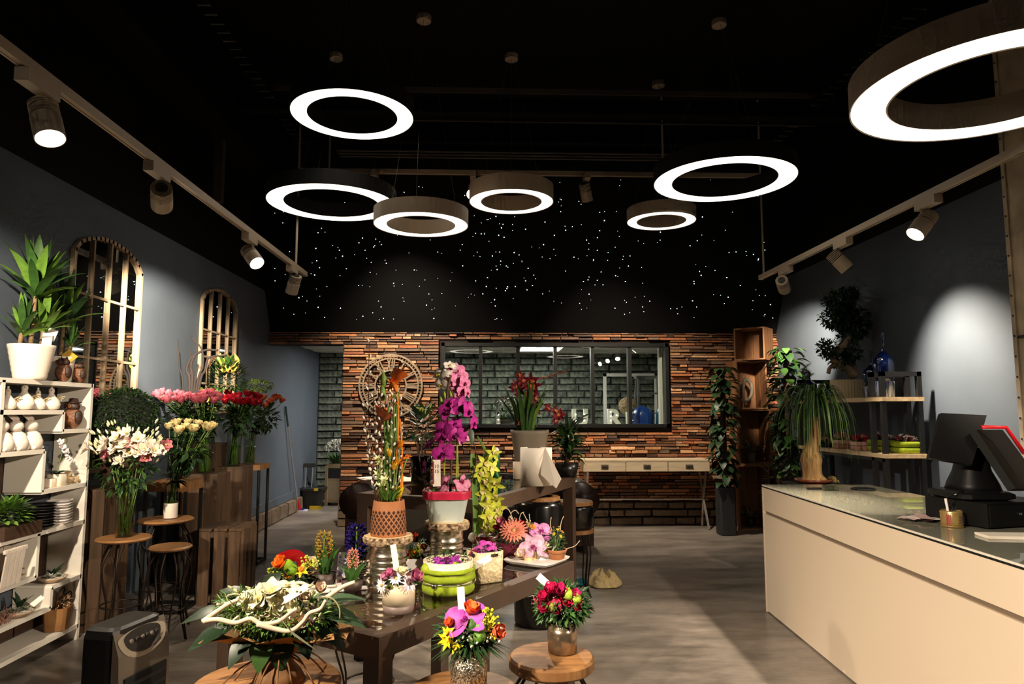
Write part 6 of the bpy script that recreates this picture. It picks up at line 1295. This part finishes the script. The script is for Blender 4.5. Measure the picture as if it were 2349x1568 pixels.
# blue bottles
m_bot = mat('blue_drip_glaze', (6, 12, 36), .12, c2=(12, 32, 84), scale=6, coat=.6); m_botw = mat('white_drip_glaze', (30, 60, 120), .15, c2=(206, 216, 222), scale=14, stretch=(3, 3, .5), coat=.5)
def bottle(label, p, r, h):
    o = thing('blue_bottle', label, 'bottle', p, group='blue glazed bottles')
    MB().lathe([(r * .8, 0), (r * .86, .01), (r * .92, h * .25)], 28).build('drip_base', m_botw, o, True); MB().lathe([(r * .92, h * .25), (r * .98, h * .3), (r, h * .5), (r * .97, h * .56), (r * .72, h * .62), (r * .36, h * .68), (r * .2, h * .73), (r * .15, h * .8), (r * .14, h * .97), (r * .19, h * .98), (r * .19, h), (r * .12, h)], 28).build('body', m_bot, o, True)
bottle('tallest blue glazed bottle on the upper board', onrack(2036, 6.22, Z2), .09, .6); bottle('blue glazed bottle just left of the tallest one', onrack(2008, 6.42, Z2), .08, .44); bottle('short blue glazed bottle at the far end of the board', onrack(1862, 7.42, Z2), .075, .3)
p = onrack(1926, 7.12, Z2); o = thing('blue_pot', 'blue and white drip glazed pot behind the bonsai', 'pot', p); MB().lathe([(.06, 0), (.075, .01), (.08, .1)], 24).build('drip_base', m_botw, o, True); MB().lathe([(.08, .1), (.078, .16), (.07, .17), (.065, .15)], 24).build('body', m_bot, o, True)
# bonsai
p = onrack(1952, 6.78, Z2); o = thing('bonsai_ficus', 'bonsai fig with clouds of dark leaves in a ribbed cream oval pot', 'bonsai', p); Y = p.y; k = Y / FPX; m_bpot = mat('ribbed_cream_pot', (196, 178, 146), .6)
MB().lathe([(36 * k, 0), (38 * k, .01), (41 * k, 44 * k), (38 * k, 44 * k), (37 * k, 36 * k)], 72, M=Mx.Diagonal((1, .75, 1, 1)), wob=lambda i, j: 1 + (.012 if j % 2 else 0)).build('pot', m_bpot, o, False); MB().lathe([(37 * k, 38 * k), (37 * k, 40 * k)], 30, M=Mx.Diagonal((1, .75, 1, 1))).build('soil', m_soil, o)
def Lq(px, py, dy=0): v = loc(o, px, py, Y + dy); v.x = min(v.x, XR - .05 - p.x); return v
m_trk = mat('pale_fig_bark', (150, 128, 104), .8, var=.25, scale=14, bump=.4)
MB().tube(spline([Lq(1962, 862), Lq(1942, 842), Lq(1918, 830), Lq(1915, 808), Lq(1938, 790), Lq(1948, 760), Lq(1935, 725), Lq(1930, 700)], 6), [.055 - .001 * i for i in range(43)], 10).build('trunk', m_trk, o, True)
MB().tube(spline([Lq(1925, 830), Lq(1905, 842), Lq(1900, 856)], 5), .02, 8).build('aerial_root', m_trk, o, True); MB().tube(spline([Lq(1918, 808), Lq(1898, 800), Lq(1890, 795)], 5), .012, 8).build('branch', m_trk, o, True)
for i, (px, py, a, b, n) in enumerate(((1930, 688, 42, 24, 260), (1915, 730, 34, 22, 180), (1950, 735, 44, 30, 280), (1968, 752, 26, 20, 120), (1900, 800, 24, 20, 130), (1950, 770, 26, 20, 120), (1932, 826, 28, 16, 110), (1955, 812, 20, 14, 60), (1955, 672, 14, 12, 50))): bush('leaf_cloud', o, None, (a * k, a * k * .7, b * k), n * 2, Lq(px, py), .052, .5, 200 + i, .7, cols=(G_DK, (40, 64, 30)))
# pots on the lower board
m_pinkw = mat('pink_limed_wood', (190, 120, 116), .7, c2=(214, 176, 160), scale=9, stretch=(5, 5, .5))
def rackpot(label, px, Y, kind):
    p = onrack(px, Y, Z1); o = thing('flower_pot', label, 'flower arrangement', p, group='small arrangements on the lower board'); k = Y / FPX
    if kind == 'lime':
        for z0, z1 in ((0, 13), (14, 27)): MB().lathe([(24 * k, z0 * k), (28 * k, (z0 + 3) * k), (29 * k, (z1 - 2) * k), (26 * k, z1 * k)], 26, sq=4).build('felt_band', m_felt, o, True)
        hh, R = 27, 27
    elif kind == 'pink':
        MB().lathe([(20 * k, 0), (23 * k, .003), (25 * k, 20 * k), (22 * k, 20 * k)], 24).build('pot', m_pinkw, o, True); MB().tube([(24.5 * k * math.cos(t), 24.5 * k * math.sin(t), 11 * k) for t in [2 * PI * j / 24 for j in range(25)]], .003, 5).build('cord', m_twig, o, True); hh, R = 20, 23
    else: MB().lathe([(24 * k, 0), (30 * k, 8 * k), (26 * k, 8 * k)], 24).build('dish', m_dk, o, True); hh, R = 8, 26
    MB().lathe([(R * .85 * k, (hh - 4) * k), (R * .85 * k, (hh - 3) * k)], 20).build('soil', m_soil, o)
    cs = {'lime': ((226, 200, 190), (110, 50, 60), (220, 210, 200)), 'pink': ((190, 30, 80), (140, 80, 60), (220, 170, 160)), 'dish': ((200, 130, 130), (130, 120, 60), (200, 190, 160))}[kind]
    for i in range(16): d = dirdome(i, 16, .1, 1.25); put(o, ('rose', 'cluster', 'daisy')[i % 3], cs[(i * 7 + len(label)) % 3], V((d.x * R * .75 * k, d.y * R * .75 * k, (hh + 12 * d.z) * k)), d + V((0, -.2, 0)), 17 * k)
    bush('foliage', o, None, (R * .8 * k, R * .8 * k, 8 * k), 70, (0, 0, hh * k), .03, .4, px)
rackpot('flat dish with pinkish succulents at the far end of the lower board', 1888, 7.1, 'dish'); rackpot('small pink pot with crimson flowers and brown moss', 1934, 6.82, 'pink'); rackpot('larger pink slatted pot with dried brown flowers', 1976, 6.5, 'pink'); rackpot('lime felt pot half behind the rack posts', 2024, 6.28, 'lime'); rackpot('lime felt pot with a pale rose at the near end', 2080, 6.02, 'lime')
# plants behind the counter
p = aY(1866, 1104, 5.75); o = thing('plant_plinth', 'dark plinth behind the counter carrying the ponytail palm', 'plinth', (p.x, p.y, 0)); MB().bb((-.17, -.17, .0), (.17, .17, p.z - .03)).build('plinth_body', m_blkm, o); MB().bb((-.19, -.19, p.z - .03), (.19, .19, p.z - .01)).build('plinth_top', m_blkm, o)
o = thing('ponytail_palm', 'ponytail palm with swollen trunk and drooping strap leaves in a brown tray', 'potted plant', (p.x, p.y, p.z - .0095)); Y = p.y; k = Y / FPX
MB().lathe([(30 * k, 0), (40 * k, 4 * k), (42 * k, 9 * k), (38 * k, 9 * k), (30 * k, 5 * k)], 28).build('tray', mat('brown_glaze', (104, 50, 26), .3), o, True)
m_pt = mat('cracked_trunk', (120, 88, 50), .85, c2=(176, 140, 88), scale=12, stretch=(3, 3, .4), bump=.8)
MB().tube(spline([(0, 0, 4 * k), (-2 * k, 0, 22 * k), (-3 * k, 0, 60 * k), (0, 0, 80 * k), (10 * k, 0, 105 * k), (12 * k, 0, 150 * k)], 4), [30 * k, 27 * k, 24 * k, 22 * k, 21 * k, 21 * k, 22 * k, 24 * k, 22 * k, 20 * k, 18 * k, 16 * k, 15 * k, 14 * k, 13 * k, 13 * k, 12 * k, 12 * k, 11 * k, 11 * k, 10 * k], 16).build('trunk', m_pt, o, True)
top = V((12 * k, 0, 150 * k))
for i in range(110):
    a = i * 2.4; q = V((math.cos(a), math.sin(a), 0)); R = U(35, 95) * k; h = U(45, 100) * k; dr = U(20, 110) * k
    P = [top + V((0, 0, U(-6, 20) * k)), top + q * R * .3 + V((0, 0, h * .7)), top + q * R * .65 + V((0, 0, h * .75)), top + q * R * .95 + V((0, 0, h * .3 - dr * .2)), top + q * R * 1.05 + V((0, 0, h * .1 - dr))]
    P = spline(P, 3); n = len(P); MB().strip(P, [5 * k * (1 - .85 * (j / (n - 1)) ** 2) for j in range(n)], V((-q.y, q.x, U(-.6, .6)))).build('strap_leaf', lmat(G_MD if i % 3 else G_LT), o, True)
p = aZ(1888, 1106, .86); o = thing('dried_bunch', 'dried pale flowers lying beside the palm tray', 'dried flowers', (p.x + .12, p.y + .1, .0))
MB().lathe([(.06, 0), (.07, .82)], 14).build('stand', m_blkm, o)
for i in range(14): put(o, 'cluster', (170, 150, 96) if i % 2 else (140, 120, 60), (U(-.07, .07), U(-.05, .05), .85 + U(0, .03)), (U(-.5, .5), -.3, 1), .05)
# climbing plant on the wall side, and in the tall planter
def climber(label, x, y, z0, z1, R, potm, pw, ph, n, seed, cols, nbig):
    o = thing('climbing_plant', label, 'potted plant', (x, y, 0), group='climbing plants on poles'); rr = random.Random(seed)
    MB().lathe([(pw * .85, 0), (pw, .01), (pw, ph), (pw * .9, ph), (pw * .9, ph - .04)], 24, sq=8).build('planter', potm, o, False); MB().lathe([(pw * .9, ph - .05), (pw * .9, ph - .04)], 20, sq=8).build('soil', m_soil, o)
    MB().tube([(0, 0, ph - .05), (0, 0, z1 - .1)], .035, 10).build('moss_pole', m_twig, o, True)
    for i in range(nbig):
        a = rr.uniform(0, 6.28); z = rr.uniform(z0, z1); q = V((math.cos(a), math.sin(a), 0)); rq = R * (1 - .35 * abs((z - (z0 + z1) / 2) / (z1 - z0)) * 2 * .6); b = q * rq * rr.uniform(.4, .75) + V((0, 0, z))
        L = rr.uniform(.1, .17); e = q + V((0, 0, rr.uniform(-.8, .3)))
        if b.x + x + L > XR - .03: continue
        putleaf(o, b, e, L, cols[i % 2], .62, -.7)
    return o
climber('tall climbing plant with glossy heart leaves behind the crates', aY(1806, 900, 8.05).x, 8.05, .75, 2.22, .24, m_blkm, .15, .4, 0, 5, (G_DK, G_MD), 230)
climber('climbing plant in a tall dark planter by the console', aY(1660, 1000, 8.42).x, 8.42, .62, 2.0, .17, mat('anthracite_planter', (38, 40, 44), .55), .1, .56, 0, 6, (G_DK, (36, 60, 30)), 230)
p = aY(1786, 1100, 6.9); o = thing('dark_shrub', 'dark glossy shrub in a pale pot beside the counter end', 'potted plant', (p.x, p.y, 0))
MB().lathe([(.1, 0), (.12, .01), (.14, .26), (.13, .26)], 24).build('pot', mat('pale_clay_pot', (170, 158, 136), .6), o, True); MB().tube([(0, 0, .2), (0, 0, .8)], .015, 6).build('stem', m_twig, o)
for i in range(150): d = dirdome(i, 150, .05, 2.4); putleaf(o, V((d.x * .13, d.y * .15, .66 + d.z * .32)), d, U(.06, .1), (22, 28, 20), .45)
# ================================================================ crates stacked in the corner
m_crate = mat('old_crate_wood', (110, 72, 42), .65, c2=(146, 100, 62), scale=4, stretch=(5, 5, .6), rand=.1, detail=7)
def crate(label, x0, x1, y0, z0, z1, dep=.36, rz=0):
    o = thing('wooden_crate', label, 'crate', ((x0 + x1) / 2, y0 + dep / 2, z0), rz, 'crates stacked in the corner'); a, b, h, t = (x1 - x0) / 2, dep / 2, z1 - z0 - .001, .018
    MB().bb((-a, -b, 0), (a, b, t)).build('bottom_board', m_crate, o); MB().bb((-a, -b, h - t), (a, b, h)).build('top_board', m_crate, o)
    for s in (-1, 1):
        for j in range(2): MB().bb((s * a, -b + j * b, t), (s * (a - t), -b + (j + 1) * b - .003, h - t)).build('side_board', m_crate, o)
    for j in range(3): w = 2 * (a - t) / 3; MB().bb((-a + t + j * w, b - .012, t), (-a + t + (j + 1) * w - .003, b, h - t)).build('back_slat', m_crate, o)
    return o
def zc(py, Y=8.7): return aY(1720, py, Y).z
def xc(px, Y=8.7): return aY(px, 1000, Y).x
za, zb_, zc_, zd = zc(1066), zc(938), zc(826), zc(752)
crate('lowest upright crate of the stack, holding a white-veined plant', xc(1689), xc(1762), 8.7, 0, za)
crate('second crate from the floor with a silver-veined plant', xc(1696), xc(1771), 8.72, za, zb_)
crate('third crate from the floor with a twist of driftwood inside', xc(1693), xc(1764), 8.7, zb_, zc_)
crate('topmost crate, turned sideways showing its boarded side', xc(1706), xc(1776), 8.6, zc_, zd, .34, -.7)
def veined(label, x, y, z, s, pm):
    o = thing('veined_plant', label, 'potted plant', (x, y, z + .019), group='white-veined plants in the crates'); MB().lathe([(.05 * s, 0), (.06 * s, .01), (.075 * s, .16 * s), (.065 * s, .16 * s)], 20).build('pot', pm, o, True)
    for i in range(8):
        a = i * .785 - 1.5; q = V((math.cos(a) * .8, math.sin(a) * .5 - .3, .55 + .2 * (i % 3))); b = V((0, 0, .16 * s)) + q * .1 * s; lf = putleaf(o, b, q + V((0, 0, -.4)), .2 * s, (24, 40, 24), .5, -.8); stemset(o, [((0, 0, .15 * s), b, (0, 0, .02))], .003)
        m = MB(); Mb = blade(q + V((0, 0, -.4)), b + V((0, -.002, .004)), .2 * s)
        for t in range(5):
            for sd in (-1, 1): m.strip([(0, .12 + t * .16, -.03 * t + .012), (sd * .17 * (1 - t * .12), .22 + t * .16, -.04 * t + .02)], [.03, .012])
        m.strip([(0, 0, .01), (0, .5, -.05), (0, .9, -.2)], [.04, .03, .015]); inst('leaf_vein', m.mesh('leaf_vein', mat('white_vein', (206, 216, 200), .5)), lf, blade((0, 1, 0), (0, 0, .006), 1))
    return o
cx = (xc(1689) + xc(1762)) / 2
veined('white-veined plant in a dark pot in the lowest crate', cx, 8.86, .0, .72, m_dk); veined('silver-veined plant in a woven grey pot in the second crate', cx + .05, 8.88, za, .75, mat('woven_grey_pot', (120, 108, 100), .8, var=.3, scale=60, bump=.6))
o = thing('driftwood_twist', 'pale twisted driftwood in the third crate', 'driftwood', (cx, 8.86, zb_ + .019)); MB().tube(spline([(-.13, -.08, .12), (-.04, -.08, .08), (.05, -.05, .16), (.07, 0, .3), (0, .02, .36), (-.02, .04, .2), (0, .05, .01)], 6), [.012 + .012 * math.sin(i * .09) for i in range(37)], 8).build('twisted_limb', mat('grey_driftwood', (126, 118, 100), .8, var=.2, scale=20), o, True)
# ================================================================ back wall: clock, console, workshop things
m_rust = mat('worn_bronze', (156, 136, 112), .5, .1, var=.2, scale=20)
cp = aY(898, 885, YB); R = .405; o = thing('wall_clock', 'large open skeleton clock with roman numerals on the strip wall', 'clock', (cp.x, YB - .075, cp.z))
def hoop(r, w, nm, d=.02):
    MB().lathe([(r - w / 2, -d / 2), (r + w / 2, -d / 2), (r + w / 2, d / 2), (r - w / 2, d / 2), (r - w / 2, -d / 2)], 72, M=Rx(PI / 2), cap=False).build(nm, m_rust, o)
hoop(R, .022, 'outer_ring'); hoop(R * .88, .018, 'minute_ring'); hoop(R * .5, .02, 'inner_ring')
tm = MB().box((0, 0, R * .94), (.009, .012, R * .1)).mesh('minute_tick', m_rust)
for i in range(60): inst('minute_tick', tm, o, Ry(i * PI / 30))
r0, r1 = R * .5, R * .88
def bar(m, x0, x1, ang): a = V((x0, 0, r0)); b = V((x1, 0, r1)); m.tube([Ry(ang) @ a, Ry(ang) @ b], .011, 4)
for i, rn in enumerate(('XII', 'I', 'II', 'III', 'IIII', 'V', 'VI', 'VII', 'VIII', 'IX', 'X', 'XI')):
    m = MB(); ang = i * PI / 6; wd = {'I': .026, 'V': .06, 'X': .06}; tot = sum(wd[c] for c in rn); x = -tot / 2
    for c in rn:
        w = wd[c]; c0 = x + w / 2
        if c == 'I': bar(m, c0 * .8, c0 * 1.1, ang)
        elif c == 'V': bar(m, c0, c0 - w * .4, ang); bar(m, c0, c0 + w * .4, ang)
        else: bar(m, c0 - w * .35, c0 + w * .35, ang); bar(m, c0 + w * .35, c0 - w * .35, ang)
        x += w
    m.build('numeral', m_rust, o)
for s in (-1, 1): MB().bb((s * .2 - .01, 0, -.01), (s * .2 + .01, .05, .01)).build('wall_peg', m_rust, o)
# console table
m_cons = mat('limed_white_wood', (206, 186, 156), .55, var=.08, scale=10, stretch=(.4, 3, 3)); Yc = 8.72
x0, x1 = aY(1338, 1080, Yc).x, aY(1632, 1080, Yc).x; zt = aY(1500, 1058, Yc).z; zb = aY(1500, 1081, Yc).z
o = thing('console_table', 'pale console table with three drawers and crossed chrome legs', 'table', ((x0 + x1) / 2, Yc, 0)); W = (x1 - x0) / 2; D = .36
MB().bb((-W, 0, zt), (W, D, zt + .022)).build('table_top', m_cons, o); MB().bb((-W + .005, .018, zb), (W - .005, D - .01, zt)).build('apron', m_cons, o)
for i in range(3):
    a = -W + .01 + i * (2 * W - .02) / 3; b = a + (2 * W - .02) / 3 - .012; d = MB().bb((a, -.004, zb + .003), (b, .02, zt - .006)).build('drawer', m_cons, o)
    c = (a + b) / 2; MB().bb((c - .045, -.01, (zt + zb) / 2 - .024), (c + .045, -.004, (zt + zb) / 2 + .024)).build('cup_handle', mat('brushed_nickel', (150, 138, 124), .35, .8), d); MB().bb((c - .036, -.024, (zt + zb) / 2 + .004), (c + .036, -.009, (zt + zb) / 2 + .02)).build('handle_lip', mat('brushed_nickel', (150, 138, 124), .35, .8), d)
m_leg = mat('white_chrome', (214, 206, 196), .2, .7)
for s in (-1, 1):
    x = s * (W - .06)
    for y0, y1 in ((.03, D - .03), (D - .03, .03)): MB().tube([(x, y0, zb), (x + s * .0, (y0 + y1) / 2 , zb * .52), (x + s * .02, y1, .004)], .016, 4).build('leg', m_leg, o)
MB().tube([(-W + .06, D / 2, zb * .5), (W - .06, D / 2, zb * .5)], .009, 8).build('stretcher', m_leg, o)
# workshop: bench with letters, ladder, frame, buckets
BZ = WZ0 - .012; Yb = YB + .55
o = thing('work_bench', 'white work bench behind the window', 'bench', (.9, Yb, 0)); MB().bb((-1.6, -.3, BZ - .04), (1.9, .3, BZ)).build('bench_top', m_white, o)
for x in (-1.5, .2, 1.8):
    for y in (-.25, .25): MB().bb((x - .03, y - .03, 0), (x + .03, y + .03, BZ - .04)).build('leg', m_white, o)
m_let = mat('white_letter', (232, 228, 220), .4); m_bulb = mat('bulb_glow', (255, 246, 226), emit=3, nosamp=1)
def letter(ch, px, py, h, label, bulbs):
    p = aY(px, py, Yb - .05); o = thing('marquee_letter', label, 'letter', (p.x, p.y, BZ + .0005))
    t = text('letter_body', ch, h * 1.38, m_let, T(0, 0, h / 2) @ Rx(PI / 2), o, .03, .012)
    for x, z in bulbs: MB().ball((x * h, -.035, z * h), .009, 8, 5).build('bulb', m_bulb, o, True)
letter('I', 1143, 955, .22, 'white marquee letter I with bulbs behind the window', [(0, .2), (0, .5), (0, .8)]); letter('U', 1330, 955, .24, 'white marquee letter U behind the window', [(-.25, .4), (-.25, .75), (.25, .4), (.25, .75), (0, .12)])
letter('R', 1408, 955, .24, 'white marquee letter R with bulbs behind the window', [(-.2, .15), (-.2, .4), (-.2, .65), (-.2, .9), (.15, .7), (.2, .15)]); letter('E', 1446, 958, .2, 'white marquee letter E next to the ladder', [(-.15, .15), (-.15, .5), (-.15, .85), (.1, .5)])
m_al = mat('aluminium', (190, 190, 190), .35, .8); YL = YB + 1.5
xa = aY(1488, 950, YL).x; o = thing('step_ladder', 'aluminium step ladder standing in the workshop', 'ladder', (xa, YL, 0)); zt_ = aY(1490, 868, YL).z
for s in (-1, 1):
    for q in (-1, 1): MB().tube([(s * .3, q * .45, .0), (s * .16, q * .06, zt_)], .022, 4).build('rail', m_al, o)
for i in range(6): t = (i + .7) / 6.5; MB().bb((-.29 + .13 * t, -.45 + .39 * t - .04, zt_ * t), (.29 - .13 * t, -.45 + .39 * t + .04, zt_ * t + .025)).build('tread', m_al, o)
MB().bb((-.2, -.1, zt_), (.2, .1, zt_ + .04)).build('cap', m_al, o)
YF = YB + 2.2; a, b = aY(1387, 856, YF), aY(1504, 856, YF); o = thing('white_rack_frame', 'plain white tube frame standing against the workshop bricks', 'rack', (a.x, YF, 0))
for x in (0, b.x - a.x): MB().bb((x - .025, -.02, 0), (x + .025, .02, a.z)).build('post', m_white, o)
MB().bb((-.025, -.02, a.z - .05), (b.x - a.x + .025, .02, a.z)).build('top_bar', m_white, o)
for i, (px, w, h, lab) in enumerate(((1474, .3, .3, 'blue plastic bag left of the ladder foot on the bench'), (1522, .2, .32, 'blue green plastic bag at the right end of the bench'))):
    p = aY(px, 975, Yb - .06 + .0); o = MB().lathe([(w * .4, 0), (w * .5, .04), (w * .48, h * .6), (w * .35, h * .85), (w * .1, h)], 20, wob=lambda i, j: 1 + .08 * math.sin(j * 2.3 + i)).build('plastic_bag', mat('blue_film_%d' % i, (20, 60, 140) if i == 0 else (20, 100, 130), .3), None, True, lab, 'bag', loc=(p.x, p.y + .02, BZ + .0005))
p = aY(1150, 930, Yb); o = thing('white_flower_bucket', 'bucket of small white flowers on the workshop bench', 'flower bucket', (p.x + .08, p.y, BZ + .0005)); MB().lathe([(.08, 0), (.11, .14), (.1, .14)], 20).build('bucket', m_dk, o, True)
bush('foliage', o, None, (.2, .16, .14), 240, (0, 0, .26), .06, .4, 301)
for i in range(40): d = dirdome(i, 40, .1, 1.6); put(o, 'daisy', (222, 220, 206), V((d.x * .2, d.y * .16, .26 + d.z * .15)), d, .04)
p = aY(1440, 925, Yb + .18); o = thing('bark_ball', 'brown round bark ball on a stand behind the letters', 'ornament', (p.x, p.y, BZ + .0005)); MB().tube([(0, 0, 0), (0, 0, .2)], .03, 8).build('stand', m_twig, o); MB().ball((0, 0, .3), .13, 16, 10, jit=.05).build('ball', m_bark, o)
